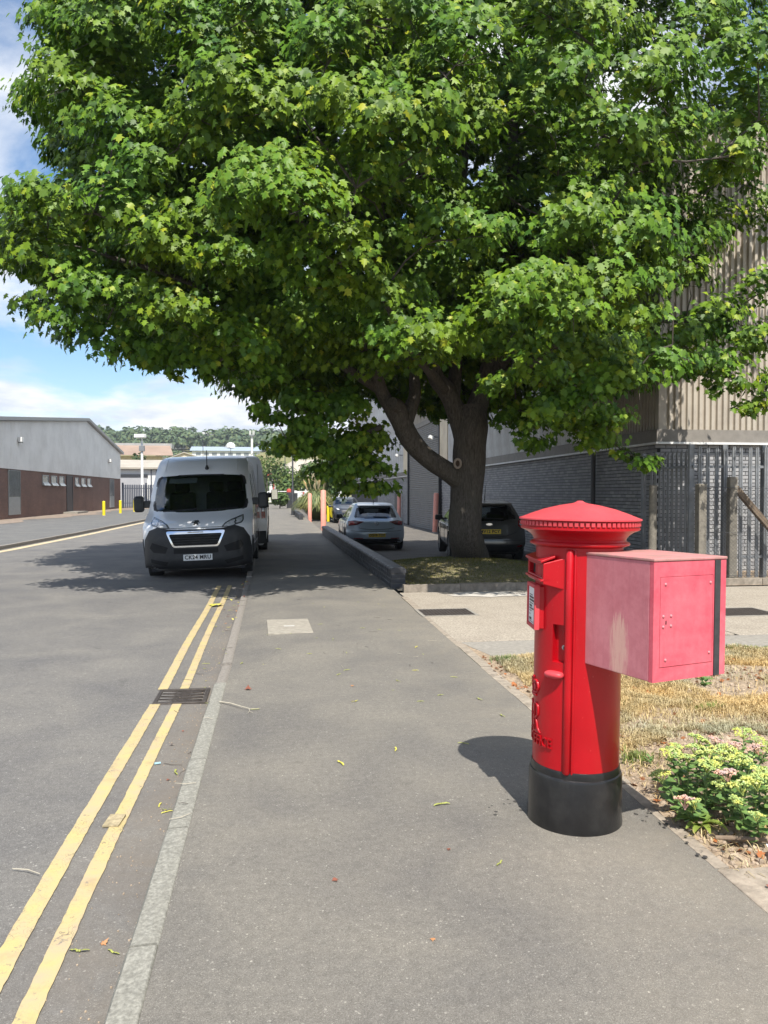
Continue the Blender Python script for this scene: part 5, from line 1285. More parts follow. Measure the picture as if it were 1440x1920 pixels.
class Body:
    """keys: (z, near y, far y, half width, near corner setback, far corner setback)"""
    def __init__(s, keys, p=4.0):
        z = [k[0] for k in keys]; s.z = z; s.p = p
        s.n, s.f, s.w, s.cn, s.cf = (pchip(z, [k[i] for k in keys]) for i in range(1, 6))
    def near(s, x, z): return s.n(z) + s.cn(z) * min(1.0, abs(x) / s.w(z)) ** s.p
    def far(s, x, z): return s.f(z) - s.cf(z) * min(1.0, abs(x) / s.w(z)) ** s.p
    def loft(s, nz=46, nx=20, ny=22):
        zs = []; z0, z1 = s.z[0], s.z[-1]
        for a, b in zip(s.z, s.z[1:]):
            k = max(2, int(nz * (b - a) / (z1 - z0)))
            zs += [a + (b - a) * i / k for i in range(k)]
        zs.append(z1); vs = []; 
        for z in zs:
            w = s.w(z); ring = []
            us = [math.sin(-PI/2 + PI * i / nx) for i in range(nx + 1)]
            ring += [(u * w, s.near(u * w, z)) for u in us]
            ya, yb = s.near(w, z), s.far(w, z)
            ring += [(w, ya + (yb - ya) * i / ny) for i in range(1, ny)]
            ring += [(u * w, s.far(u * w, z)) for u in reversed(us)]
            ring += [(-w, yb + (ya - yb) * i / ny) for i in range(1, ny)]
            vs += [(x, y, z) for x, y in ring]
        m = len(ring); fs = [(j*m+i, j*m+(i+1) % m, (j+1)*m+(i+1) % m, (j+1)*m+i) for j in range(len(zs)-1) for i in range(m)]
        fs += [tuple(reversed(range(m))), tuple((len(zs)-1)*m + i for i in range(m))]
        return MB().add(vs, fs)
    def pt(s, face, a, z, off):
        if face == 'near': return (a, s.near(a, z) - off, z)
        if face == 'far': return (a, s.far(a, z) + off, z)
        sg = 1 if face == 'right' else -1
        return (sg * (s.w(z) + off), a, z)
    def patch(s, face, outline, off=0.005, thick=0.02, rings=5, seg=0.06, round_=0.0):
        """a shaped piece lying on the body surface, with an edge that returns into the body"""
        pts = []
        o = list(outline)
        if round_:
            q = []
            for i, p in enumerate(o):
                a, b = o[i-1], o[(i+1) % len(o)]
                for t in (0.0, 0.33, 0.67, 1.0):
                    la = math.hypot(a[0]-p[0], a[1]-p[1]); lb = math.hypot(b[0]-p[0], b[1]-p[1])
                    ra, rb = min(round_, la*0.45) / la, min(round_, lb*0.45) / lb
                    pa = (p[0] + (a[0]-p[0])*ra, p[1] + (a[1]-p[1])*ra); pb = (p[0] + (b[0]-p[0])*rb, p[1] + (b[1]-p[1])*rb)
                    q.append(tuple((1-t)**2 * pa[k] + 2*t*(1-t)*p[k] + t*t*pb[k] for k in (0, 1)))
            o = q
        for i, p in enumerate(o):
            b = o[(i+1) % len(o)]; k = max(1, int(math.hypot(b[0]-p[0], b[1]-p[1]) / seg))
            pts += [(p[0] + (b[0]-p[0])*j/k, p[1] + (b[1]-p[1])*j/k) for j in range(k)]
        cx = sum(p[0] for p in pts) / len(pts); cz = sum(p[1] for p in pts) / len(pts); n = len(pts)
        vs = [s.pt(face, x, z, off - thick) for x, z in pts]; fs = []
        for r_ in range(rings):
            t = r_ / rings
            vs += [s.pt(face, x + (cx-x)*t, z + (cz-z)*t, off) for x, z in pts]
        vs.append(s.pt(face, cx, cz, off))
        for r_ in range(rings):
            for i in range(n): fs.append((r_*n+i, r_*n+(i+1) % n, (r_+1)*n+(i+1) % n, (r_+1)*n+i))
        for i in range(n): fs.append((rings*n+i, rings*n+(i+1) % n, len(vs)-1))
        return MB().add(vs, fs)

def mirror(o): return [(-x, z) for x, z in reversed(o)]
def cut(obj_, cutters):
    for c in cutters:
        md = obj_.modifiers.new('cut', 'BOOLEAN'); md.operation = 'DIFFERENCE'; md.solver = 'EXACT'; md.object = c
        try: md.material_mode = 'TRANSFER'
        except Exception: pass
    bake(obj_)
    for c in cutters:
        me = c.data; bpy.data.objects.remove(c); 
    smooth_mesh(obj_.data, 32)
def wheel(parent, x, y, r_, w, sg, spokes=5, rim=0.62):
    t = MB()
    prof = [(r_ * rim, -w/2), (r_ * 0.93, -w/2), (r_ * 0.99, -w/2 + 0.02), (r_, -w/2 + 0.05), (r_, w/2 - 0.05), (r_ * 0.99, w/2 - 0.02), (r_ * 0.93, w/2), (r_ * rim, w/2)]
    t.lathe(prof + [prof[0]], 32); Mx = Matrix.Rotation(R(90), 4, 'Y')
    o = t.xform(Mx).build('wheel', M_rubber, parent, smooth=40); o.location = (x, y, r_)
    m = MB(); m.lathe([(r_*rim, -w/2), (r_*rim, w*0.3), (0.0, w*0.3)], 28)
    for k in range(spokes):
        a = 2*PI*k/spokes
        m.boxm(Matrix.Rotation(a, 4, 'Z') @ Matrix.Translation((r_*rim*0.5, 0, w*0.38)), r_*rim*0.5, 0.035, 0.02)
    m.lathe([(0, w*0.46), (0.06, w*0.46), (0.07, w*0.3)], 14)
    m.xform(Mx if sg > 0 else Mx @ Matrix.Scale(-1, 4, (0, 0, 1))).build('rim', M_alloy, o, smooth=40)
    return o
def plate(parent, txt, loc, m, size=(0.52, 0.112), tilt=0.0):
    p = MB().box(-size[0]/2, size[0]/2, -0.006, 0.006, -size[1]/2, size[1]/2).build('number_plate', m, parent); p.location = loc; p.rotation_euler = (tilt, 0, 0)
    vs, fs = text_mb(txt, 0.105, 0.0015, spacing=1.08, bold=0.028)
    wdt = max(v.x for v in vs) - min(v.x for v in vs); k = size[0] * 0.90 / wdt; hgt = max(v.y for v in vs) - min(v.y for v in vs); kz = 0.076 / hgt
    MB().add([(v.x * k, -0.0085 - v.z, v.y * kz) for v in vs], fs).build('lettering', M_ink, p, fix=False)
    return p

# ------------------------------------------------------------------ panel van
VK = [(0.20, 0.16, 4.96, 0.86, 0.34, 0.02), (0.28, 0.05, 4.98, 0.95, 0.38, 0.03), (0.42, 0.0, 4.99, 0.985, 0.42, 0.03), (0.70, 0.0, 4.99, 1.005, 0.44, 0.03), (0.90, 0.03, 4.98, 1.015, 0.44, 0.03),
      (0.99, 0.09, 4.98, 1.02, 0.42, 0.03), (1.06, 0.22, 4.98, 1.02, 0.40, 0.03), (1.15, 0.50, 4.97, 1.02, 0.36, 0.03), (1.23, 0.76, 4.97, 1.015, 0.31, 0.03), (1.29, 0.90, 4.97, 1.01, 0.28, 0.03),
      (1.60, 1.13, 4.95, 0.985, 0.26, 0.03), (1.96, 1.42, 4.92, 0.935, 0.22, 0.03), (2.06, 1.52, 4.91, 0.925, 0.21, 0.03), (2.20, 1.72, 4.89, 0.905, 0.2, 0.03), (2.30, 1.92, 4.87, 0.88, 0.18, 0.04), (2.37, 2.2, 4.83, 0.83, 0.16, 0.06), (2.41, 2.6, 4.75, 0.74, 0.12, 0.06), (2.425, 3.0, 4.6, 0.6, 0.1, 0.08)]
def make_van():
    B = Body(VK, 4.5)
    t = thing('van', 'white high roof panel van parked half on the kerb, facing the camera', 'van', (0, 0, 0))
    body = B.loft(60, 24, 26).build('body', [M_vanw, M_cab, M_bulk], t)
    WS = [(-0.80, 1.285), (-0.40, 1.262), (0, 1.255), (0.40, 1.262), (0.80, 1.285), (0.87, 1.31), (0.895, 1.40), (0.855, 1.84), (0.83, 1.92), (0.77, 1.955), (0.4, 1.975), (0, 1.98), (-0.4, 1.975), (-0.77, 1.955), (-0.83, 1.92), (-0.855, 1.84), (-0.895, 1.40), (-0.87, 1.31)]
    cw = []
    n = len(WS); pr = MB(); pr.add([(x, y, z) for y in (-0.5, 2.55) for x, z in WS], [tuple(range(n)), tuple(reversed(range(n, 2*n)))] + [(i, n+i, n+(i+1) % n, (i+1) % n) for i in range(n)])
    cw.append(pr.build('cutter', M_bulk))
    for y in (0.93, 3.95):
        for sg in (-1, 1):
            c = MB().cyl((sg * 0.62, y, 0.35), (sg * 1.2, y, 0.35), 0.41, n=28).build('cutter', M_cab); cw.append(c)
    cut(body, cw)
    # windscreen and what shows through it
    sc = [(x * 1.012, 1.6 + (z - 1.6) * 1.012) for x, z in WS]
    ws = B.patch('near', sc, 0.004, 0.006, rings=8).build('windscreen', M_wind, t, smooth=40, fix=False)
    bd = []
    for (x, z) in WS: bd.append((x * 1.03, 1.6 + (z - 1.6) * 1.03))
    fr = MB(); k = len(WS); seg = []
    outer = [B.pt('near', x * 1.03, 1.6 + (z - 1.6) * 1.03, 0.006) for x, z in WS]; inner = [B.pt('near', x * 0.965, 1.6 + (z - 1.6) * 0.955, 0.006) for x, z in WS]
    fr.add(outer + inner, [(i, (i+1) % k, k + (i+1) % k, k + i) for i in range(k)]); fr.build('black_surround', M_plast, ws, fix=False)
    d = MB(); d.box(-0.80, 0.80, 1.08, 1.75, 1.16, 1.262); d.build('dashboard', M_cab, t, bevel=0.03)
    for x, w in ((-0.48, 0.27), (0.22, 0.22), (0.60, 0.22)):
        s_ = MB(); s_.boxm(Matrix.Translation((x, 2.22, 1.38)) @ Matrix.Rotation(R(-8), 4, 'X'), w, 0.07, 0.26); so = s_.build('seat', M_seat, t, bevel=0.06)
        MB().boxm(Matrix.Translation((x, 2.24, 1.74)), 0.15, 0.05, 0.105).build('headrest', M_seat, so, bevel=0.045)
    MB().boxm(Matrix.Translation((-0.36, 1.46, 1.87)) @ Matrix.Rotation(R(-55), 4, 'X'), 0.27, 0.008, 0.09).build('sun_visor', M_visor, t, bevel=0.005)
    st = MB(); c_ = Vector((0.45, 1.72, 1.33)); st.tube([c_ + Matrix.Rotation(R(-35), 3, 'X') @ Vector((0.2*math.cos(a), 0.0, 0.2*math.sin(a))) for a in frange(0, 2*PI, 20)], 0.017, 6, cap=False); st.build('steering_wheel', M_seat, t)
    # black bumper with its recesses
    BP = [(-0.985, 0.24), (-0.5, 0.205), (0.5, 0.205), (0.985, 0.24), (0.995, 0.55), (0.97, 0.76), (0.86, 0.94), (0.70, 1.0), (0.50, 0.955), (0, 0.945), (-0.50, 0.955), (-0.70, 1.0), (-0.86, 0.94), (-0.97, 0.76), (-0.995, 0.55)]
    bmp = B.patch('near', BP, 0.012, 0.03, rings=9).build('bumper', M_plast, t, smooth=40, fix=False)
    for sd in ('left', 'right'):
        B.patch(sd, [(0.42, 0.22), (0.56, 0.22), (0.54, 0.5), (0.50, 0.70), (0.42, 0.78)], 0.008, 0.02).build('bumper_end', M_plast, bmp, smooth=40, fix=False)
        B.patch(sd, [(1.5, 0.36), (3.4, 0.36), (3.4, 0.56), (1.5, 0.56)], 0.010, 0.02).build('side_moulding', M_plast, t, smooth=40, fix=False)
    for sg in (-1, 1):
        fo = [(0.50*sg, 0.63), (0.80*sg, 0.72), (0.86*sg, 0.62), (0.78*sg, 0.54), (0.55*sg, 0.52)]
        if sg < 0: fo = fo[::-1]
        B.patch('near', fo, 0.016, 0.02).build('fog_recess', M_black, bmp, fix=False)
        lo = [(0.50*sg, 0.36), (0.84*sg, 0.42), (0.84*sg, 0.35), (0.55*sg, 0.29)]
        B.patch('near', lo if sg > 0 else lo[::-1], 0.015, 0.02).build('lower_recess', M_black, bmp, fix=False)
    B.patch('near', [(-0.40, 0.51), (0.40, 0.51), (0.40, 0.60), (-0.40, 0.60)], 0.016, 0.02).build('lower_slot', M_black, bmp, fix=False)
    GF = [(-0.41, 0.625), (0.41, 0.625), (0.53, 0.90), (0.51, 0.925), (0, 0.915), (-0.51, 0.925), (-0.53, 0.90)]
    gf = B.patch('near', GF, 0.034, 0.04, round_=0.05).build('grille_frame', M_chrome, t, smooth=35, fix=False)
    GI = [(-0.385, 0.655), (0.385, 0.655), (0.475, 0.85), (0.46, 0.868), (-0.46, 0.868), (-0.475, 0.85)]
    B.patch('near', GI, 0.038, 0.01, round_=0.03).build('grille_opening', M_black, gf, smooth=35, fix=False)
    for z in (0.70, 0.745, 0.79, 0.835):
        w = 0.37 + (z - 0.655) * 0.44
        MB().tube([B.pt('near', x, z, 0.042) for x in frange(-w, w, 8)], 0.008, 6).build('grille_slat', M_plast, gf)
    MB().tube([B.pt('near', x, 0.895, 0.036) for x in frange(-0.14, 0.14, 5)], 0.012, 6).build('trim_strip', M_lampw, gf)
    for sg in (-1, 1):
        HL = [(0.455*sg, 0.965), (0.62*sg, 0.975), (0.83*sg, 1.03), (0.86*sg, 1.08), (0.845*sg, 1.185), (0.62*sg, 1.10), (0.52*sg, 1.045)]
        if sg < 0: HL = HL[::-1]
        hl = B.patch('near', HL, 0.012, 0.03, round_=0.02).build('headlight', M_lampg, t, smooth=35, fix=False)
        HI = [(0.50*sg, 0.982), (0.62*sg, 0.99), (0.70*sg, 1.005), (0.70*sg, 1.10), (0.62*sg, 1.075), (0.545*sg, 1.035)]
        B.patch('near', HI if sg > 0 else HI[::-1], 0.016, 0.01, round_=0.015).build('reflector', M_lampw, hl, smooth=35, fix=False)
        HO = [(0.72*sg, 1.03), (0.81*sg, 1.05), (0.835*sg, 1.085), (0.825*sg, 1.15), (0.72*sg, 1.11)]
        B.patch('near', HO if sg > 0 else HO[::-1], 0.016, 0.01, round_=0.015).build('indicator_lens', M_lampw, hl, smooth=35, fix=False)
        # mirror
        mr = MB().boxm(Matrix.Translation((sg * 1.215, 1.30, 1.43)) @ Matrix.Rotation(R(-8 * sg), 4, 'Z'), 0.098, 0.08, 0.16).build('wing_mirror', M_plast, t, bevel=0.05)
        MB().boxm(Matrix.Translation((sg * 1.07, 1.33, 1.42)), 0.08, 0.05, 0.07).build('mirror_arm', M_plast, mr, bevel=0.02)
        MB().boxm(Matrix.Translation((sg * 1.215, 1.392, 1.44)) @ Matrix.Rotation(R(-8 * sg), 4, 'Z'), 0.085, 0.004, 0.14).build('mirror_glass', M_chrome, mr)
        sd = 'right' if sg > 0 else 'left'
        B.patch(sd, [(1.42, 1.26), (2.25, 1.24), (2.25, 1.88), (1.80, 1.88)], 0.004, 0.01).build('side_window', M_sideg, t, smooth=40, fix=False)
        for yy, z0, z1 in ((2.36, 0.35, 2.0), (3.55, 0.35, 2.1), (1.32, 0.5, 1.25)):
            MB().tube([B.pt(sd, yy, z, 0.0015) for z in frange(z0, z1, 12)], 0.004, 4).build('door_seam', M_plast, t)
        B.patch(sd, [(2.12, 1.10), (2.30, 1.10), (2.30, 1.15), (2.12, 1.15)], 0.02, 0.03).build('door_handle', M_plast, t, fix=False)
        # tail lamps
        TL = [(0.86*sg, 0.86), (0.965*sg, 0.86), (0.965*sg, 1.30), (0.86*sg, 1.30)]
        tl = B.patch('far', TL if sg > 0 else TL[::-1], 0.015, 0.03).build('tail_lamp', M_lampr, t, fix=False)
        B.patch('far', [(0.875*sg, 1.03), (0.95*sg, 1.03), (0.95*sg, 1.14), (0.875*sg, 1.14)], 0.019, 0.01).build('lens', M_lampw, tl, fix=False)
        MB().tube([B.pt('far', 0.80 * sg, z, 0.004) for z in frange(0.5, 2.2, 14)], 0.005, 4).build('rear_seam', M_plast, t)
    B.patch('far', [(-0.97, 0.24), (0.97, 0.24), (0.97, 0.55), (-0.97, 0.55)], 0.06, 0.08).build('rear_bumper', M_plast, t, fix=False)
    MB().tube([B.pt('far', 0.0, z, 0.004) for z in frange(0.56, 2.2, 14)], 0.005, 4).build('rear_seam', M_plast, t)
    B.patch('far', [(-0.14, 2.34), (0.14, 2.34), (0.13, 2.385), (-0.13, 2.385)], 0.03, 0.05).build('brake_light', M_lampr, t, fix=False)
    # bonnet line, wipers, emblem, aerial
    MB().tube([B.pt('near', x, 0.975 if abs(x) < 0.45 else 0.975 + (abs(x)-0.45)*0.05, 0.002) for x in frange(-0.46, 0.46, 14)], 0.006, 5).build('bonnet_seam', M_plast, t)
    for x0, x1 in ((-0.70, -0.05), (0.0, 0.72)):
        MB().tube([B.pt('near', x0 + (x1-x0)*k/6, 1.275 + 0.035*k/6, 0.022) for k in range(7)], 0.011, 5).build('wiper', M_plast, ws)
    lion = [(-0.10,-0.02),(-0.07,0.0),(-0.04,-0.05),(-0.07,-0.11),(-0.02,-0.13),(-0.025,-0.10),(0.0,-0.07),(0.02,-0.10),(0.015,-0.135),(0.06,-0.115),(0.035,-0.06),(0.03,0.0),(0.075,-0.025),(0.08,0.0),(0.035,0.04),(0.05,0.07),(0.02,0.10),(-0.04,0.095),(-0.085,0.07),(-0.035,0.06),(-0.045,0.035),(-0.10,0.02)]
    em = MB(); k = len(lion); em.add([B.pt('near', x * 0.85, 1.068 + z * 0.36, o_) for o_ in (0.012, 0.0) for x, z in lion], [tuple(range(k))] + [(i, k+i, k+(i+1) % k, (i+1) % k) for i in range(k)]); em.build('emblem', M_plast, t, fix=False)
    a0 = Vector(B.pt('near', 0.10, 2.12, 0.01)); an = MB(); an.lathe([(0.0, -0.05), (0.045, -0.045), (0.04, 0.0), (0.014, 0.06), (0, 0.07)], 12); an.xform(Matrix.Translation(a0)); an.tube([a0 + Vector((0, 0, 0.03)), a0 + Vector((0.0, 0.05, 0.36))], 0.009, 6); an.build('aerial', M_plast, t, smooth=40)
    for x in (-0.72, 0.70): MB().tube([B.pt('near', x * (1 if z < 2.2 else 0.99), z, 0.002) for z in frange(2.06, 2.36, 10)], 0.007, 5).build('roof_rib', M_vanw, t)
    for y in (0.93, 3.95):
        for sg in (-1, 1): wheel(t, sg * 0.86, y, 0.345, 0.225, sg, 6)
    plate(t, 'CK24 MRU', B.pt('near', 0.03, 0.435, 0.022), M_platew)
    MB().box(-0.85, 0.85, 0.35, 4.8, 0.17, 0.24).build('underbody', M_cab, t)
    return t
van = make_van()
van.location = (-1.43, 14.42, -0.085); van.rotation_euler = (0, R(-1.9), R(-0.6))
van2 = copy_tree(van)
van2['label'] = 'second white panel van parked ahead, seen from behind past the first van'; van['group'] = van2['group'] = 'white vans parked on the kerb'
for c in list(van2.children):
    if c.name.startswith('number_plate'):
        for g_c in list(c.children): bpy.data.objects.remove(g_c)
        bpy.data.objects.remove(c)
van2.location = (-1.20, 25.15, -0.06); van2.rotation_euler = (0, R(1.9), R(180)); van2.scale = (1.0, 1.0, 1.05)

# ------------------------------------------------------------------ hatchbacks, seen from behind
def make_hatch(label, paint, keys, spec, group):
    B = Body(keys, 4.0); t = thing('car', label, 'car', (0, 0, 0), 0, group)
    body = B.loft(56, 22, 26).build('body', [paint, M_cab], t)
    rw = spec['window']; n = len(rw); cs = []
    pr = MB(); pr.add([(x, y, z) for y in (-0.5, 5.0) for x, z in rw], [tuple(range(n)), tuple(reversed(range(n, 2*n)))] + [(i, n+i, n+(i+1) % n, (i+1) % n) for i in range(n)])
    cs.append(pr.build('cutter', M_cab))
    wr = spec.get('wheel', 0.325); ax = spec['axles']; tw = spec['track']
    for y in ax:
        for sg in (-1, 1): cs.append(MB().cyl((sg * (tw - 0.22), y, wr + 0.01), (sg * 1.2, y, wr + 0.01), wr + 0.055, n=26).build('cutter', M_cab))
    cut(body, cs)
    cxz = (0.0, sum(z for x, z in rw) / n)
    def sc(k, kz=None): return [(x * k, cxz[1] + (z - cxz[1]) * (kz or k)) for x, z in rw]
    gl = B.patch('near', sc(1.02), 0.006, 0.01, rings=7).build(spec.get('nearname', 'rear_window'), M_rearg, t, smooth=40, fix=False)
    B.patch('far', mirror(sc(1.02)), 0.006, 0.01, rings=7).build(spec.get('farname', 'windscreen'), M_wind, t, smooth=40, fix=False)
    fr = MB(); k = n; o1 = [B.pt('near', x, z, 0.009) for x, z in sc(1.06, 1.12)]; o2 = [B.pt('near', x, z, 0.009) for x, z in sc(0.95, 0.88)]
    fr.add(o1 + o2, [(i, (i+1) % k, k + (i+1) % k, k + i) for i in range(k)]); fr.build('black_surround', M_sideg, gl, fix=False)
    zb = min(z for x, z in rw)
    for x in (-0.36, 0.36):
        so = MB().boxm(Matrix.Translation((x, spec['seat_y'], zb + 0.06)), 0.22, 0.06, 0.10).build('seat', M_seat, t, bevel=0.03)
        MB().boxm(Matrix.Translation((x, spec['seat_y'], zb + 0.20)), 0.13, 0.045, 0.075).build('headrest', M_seat, so, bevel=0.03)
    for nm, o, m, off in spec['patches']:
        if nm.startswith('lamp'):
            for sg in (1, -1):
                q = B.patch('near', o if sg > 0 else mirror(o), off, 0.03, round_=0.02).build(spec['lampname'], m, t, smooth=35, fix=False)
                if spec.get('lens'): B.patch('near', spec['lens'] if sg > 0 else mirror(spec['lens']), off + 0.005, 0.01, round_=0.01).build('lens', spec['lensmat'], q, smooth=35, fix=False)
        elif nm.endswith('*'):
            for sg in (1, -1): B.patch('near', o if sg > 0 else mirror(o), off, 0.02).build(nm[:-1], m, t, fix=False)
        else: B.patch('near', o, off, 0.03, rings=7, round_=0.02).build(nm, m, t, smooth=35, fix=False)
    for sd in ('left', 'right'):
        sg = 1 if sd == 'right' else -1
        for o in spec['sidewin']: B.patch(sd, o, 0.004, 0.02, round_=0.04, seg=0.1).build('side_window', M_sideg, t, smooth=40, fix=False)
        for yy, z0, z1 in spec['seams']: MB().tube([B.pt(sd, yy, z, 0.002) for z in frange(z0, z1, 10)], 0.005, 4).build('door_seam', M_plast, t)
        for yy in spec['handles']: B.patch(sd, [(yy, 0.80), (yy + 0.18, 0.81), (yy + 0.18, 0.84), (yy, 0.83)], 0.02, 0.03).build('door_handle', paint, t, fix=False)
        my = spec['mirror']; mr = MB().boxm(Matrix.Translation((sg * (B.w(0.97) + 0.12), my, 0.99)), 0.10, 0.06, 0.07).build('wing_mirror', spec.get('mirrormat', paint), t, bevel=0.035)
        MB().boxm(Matrix.Translation((sg * (B.w(0.97) + 0.01), my + 0.02, 0.96)), 0.06, 0.03, 0.025).build('mirror_arm', M_plast, mr)
        for y in ax: wheel(t, sg * (tw - 0.09), y, wr, 0.20, sg, spec.get('spokes', 5), 0.68)
    MB().box(-0.72, 0.72, 0.4, 3.9, 0.17, 0.26).build('underbody', M_cab, t)
    if spec.get('spoiler'):
        y0, y1, z0, w = spec['spoiler']; s_ = MB(); s_.add([(-w, y0, z0), (w, y0, z0), (w * 0.98, y1, z0 + 0.035), (-w * 0.98, y1, z0 + 0.035), (-w, y0, z0 + 0.03), (w, y0, z0 + 0.03), (w * 0.98, y1, z0 + 0.075), (-w * 0.98, y1, z0 + 0.075)], [(3,2,1,0),(4,5,6,7),(0,1,5,4),(1,2,6,5),(2,3,7,6),(3,0,4,7)])
        s_.build('spoiler', paint, t, bevel=0.012)
    if spec.get('plate'):
        txt, z, m, off = spec['plate']; plate(t, txt, B.pt('near', 0, z, off), m)
    if spec.get('emblem'):
        z, rr, sq = spec['emblem']; e = MB(); c = Vector(B.pt('near', 0, z, 0.012))
        e.tube([c + Vector((rr * sq * math.cos(a), 0, rr * math.sin(a))) for a in frange(0, 2*PI, 20)], 0.009, 6, cap=False)
        if sq == 1.0: e.tube([c + Vector((x, 0, zz)) for x, zz in ((-rr, 0.012), (-0.01, 0.02), (0.012, -0.02), (rr, -0.012))], 0.008, 5)
        else: e.add([c + Vector((rr * sq * 0.93 * math.cos(a), -0.002, rr * 0.9 * math.sin(a))) for a in frange(0, 2*PI, 20)[:-1]], [tuple(range(20))])
        e.build('emblem', M_chrome, t)
    if spec.get('wiper'):
        z = spec['wiper']; MB().tube([B.pt('near', x, z + 0.02 * (0.3 - x), 0.02) for x in frange(-0.08, 0.34, 5)], 0.014, 6).build('wiper', M_plast, gl)
    if spec.get('aerial'):
        y, z, h = spec['aerial']; MB().tube([(0, y, z - 0.04), (0, y, z + 0.02), (0, y - h * 0.4, z + h)], [0.02, 0.012, 0.004], 6).build('aerial', M_plast, t)
    for zz in spec.get('hseams', []):
        MB().tube([B.pt('near', x, zz[1] + zz[2] * abs(x / zz[0]) ** 2.5, 0.003) for x in frange(-zz[0], zz[0], 16)], 0.006, 5).build('panel_seam', M_plast, t)
    return t
AK = [(0.20, 0.20, 4.05, 0.76, 0.30, 0.4), (0.28, 0.07, 4.25, 0.84, 0.34, 0.5), (0.40, 0.01, 4.33, 0.885, 0.38, 0.55), (0.55, 0.0, 4.35, 0.90, 0.42, 0.6), (0.66, 0.03, 4.33, 0.90, 0.44, 0.6), (0.76, 0.07, 4.25, 0.895, 0.40, 0.6), (0.86, 0.10, 3.95, 0.88, 0.38, 0.5),
      (0.93, 0.16, 3.45, 0.85, 0.34, 0.4), (1.00, 0.26, 3.10, 0.80, 0.28, 0.3), (1.15, 0.42, 2.75, 0.725, 0.22, 0.25), (1.30, 0.58, 2.38, 0.655, 0.18, 0.2), (1.39, 0.68, 2.10, 0.61, 0.16, 0.2), (1.44, 0.82, 1.85, 0.55, 0.14, 0.2), (1.465, 1.05, 1.65, 0.45, 0.1, 0.15), (1.475, 1.2, 1.5, 0.3, 0.05, 0.1)]
AW = [(-0.60, 1.02), (-0.3, 1.0), (0.3, 1.0), (0.60, 1.02), (0.615, 1.05), (0.53, 1.28), (0.45, 1.305), (-0.45, 1.305), (-0.53, 1.28), (-0.615, 1.05)]
sidew = [[(0.95, 0.98), (1.85, 0.965), (1.85, 1.31), (1.25, 1.32)], [(1.93, 0.965), (2.95, 0.97), (2.45, 1.22), (1.93, 1.31)]]
astra = make_hatch('silver blue hatchback parked behind the low brick wall, left of the tree trunk', M_silver, AK, dict(
    window=AW, axles=(0.86, 3.52), track=0.88, seat_y=1.55, lampname='tail_lamp', lens=[(0.66, 0.81), (0.80, 0.80), (0.83, 0.90), (0.68, 0.90)], lensmat=M_lampr,
    patches=[('lower_bumper', [(-0.74, 0.22), (0.74, 0.22), (0.74, 0.33), (0.60, 0.375), (-0.60, 0.375), (-0.74, 0.33)], M_plast, 0.012), ('plate_recess', [(-0.33, 0.42), (0.33, 0.42), (0.38, 0.57), (-0.38, 0.57)], M_silver, 0.002),
             ('lamp', [(0.38, 0.90), (0.58, 0.80), (0.84, 0.76), (0.86, 0.90), (0.66, 0.935)], M_lampd, 0.012), ('reflector*', [(0.42, 0.385), (0.70, 0.375), (0.70, 0.40), (0.42, 0.405)], M_lampr, 0.012)],
    sidewin=sidew, seams=[(1.9, 0.35, 1.3), (1.05, 0.6, 0.98), (3.0, 0.35, 0.95)], handles=[1.15, 2.1], mirror=2.85, mirrormat=M_plast, spoiler=(0.42, 0.80, 1.355, 0.55), plate=('DG19 TGV', 0.485, M_platey, 0.018), emblem=(0.835, 0.055, 1.0), wiper=1.03, aerial=(0.95, 1.46, 0.10),
    hseams=[(0.55, 0.66, 0.05), (0.78, 0.60, 0.02)]), 'cars parked on the forecourt')
astra.location = (3.03, 23.05, -0.235); astra.rotation_euler = (0, 0, R(-0.5))
FK = [(k[0] * 1.01, *k[1:]) for k in AK]
FK = [(0.20, 0.22, 4.05, 0.76, 0.30, 0.4), (0.30, 0.08, 4.25, 0.85, 0.34, 0.5), (0.44, 0.0, 4.33, 0.90, 0.38, 0.55), (0.56, 0.01, 4.35, 0.91, 0.42, 0.6), (0.62, 0.06, 4.33, 0.91, 0.42, 0.6), (0.80, 0.13, 4.2, 0.90, 0.38, 0.6), (0.92, 0.18, 3.7, 0.875, 0.34, 0.45), (1.00, 0.26, 3.2, 0.83, 0.30, 0.35), (1.14, 0.42, 2.8, 0.755, 0.24, 0.25), (1.30, 0.58, 2.38, 0.68, 0.2, 0.2), (1.39, 0.68, 2.10, 0.625, 0.18, 0.2), (1.44, 0.82, 1.85, 0.56, 0.14, 0.2), (1.475, 1.05, 1.65, 0.45, 0.1, 0.15), (1.485, 1.2, 1.5, 0.3, 0.05, 0.1)]
FW = [(-0.63, 1.03), (-0.3, 0.995), (0.3, 0.995), (0.63, 1.03), (0.64, 1.07), (0.555, 1.29), (0.47, 1.315), (-0.47, 1.315), (-0.555, 1.29), (-0.64, 1.07)]
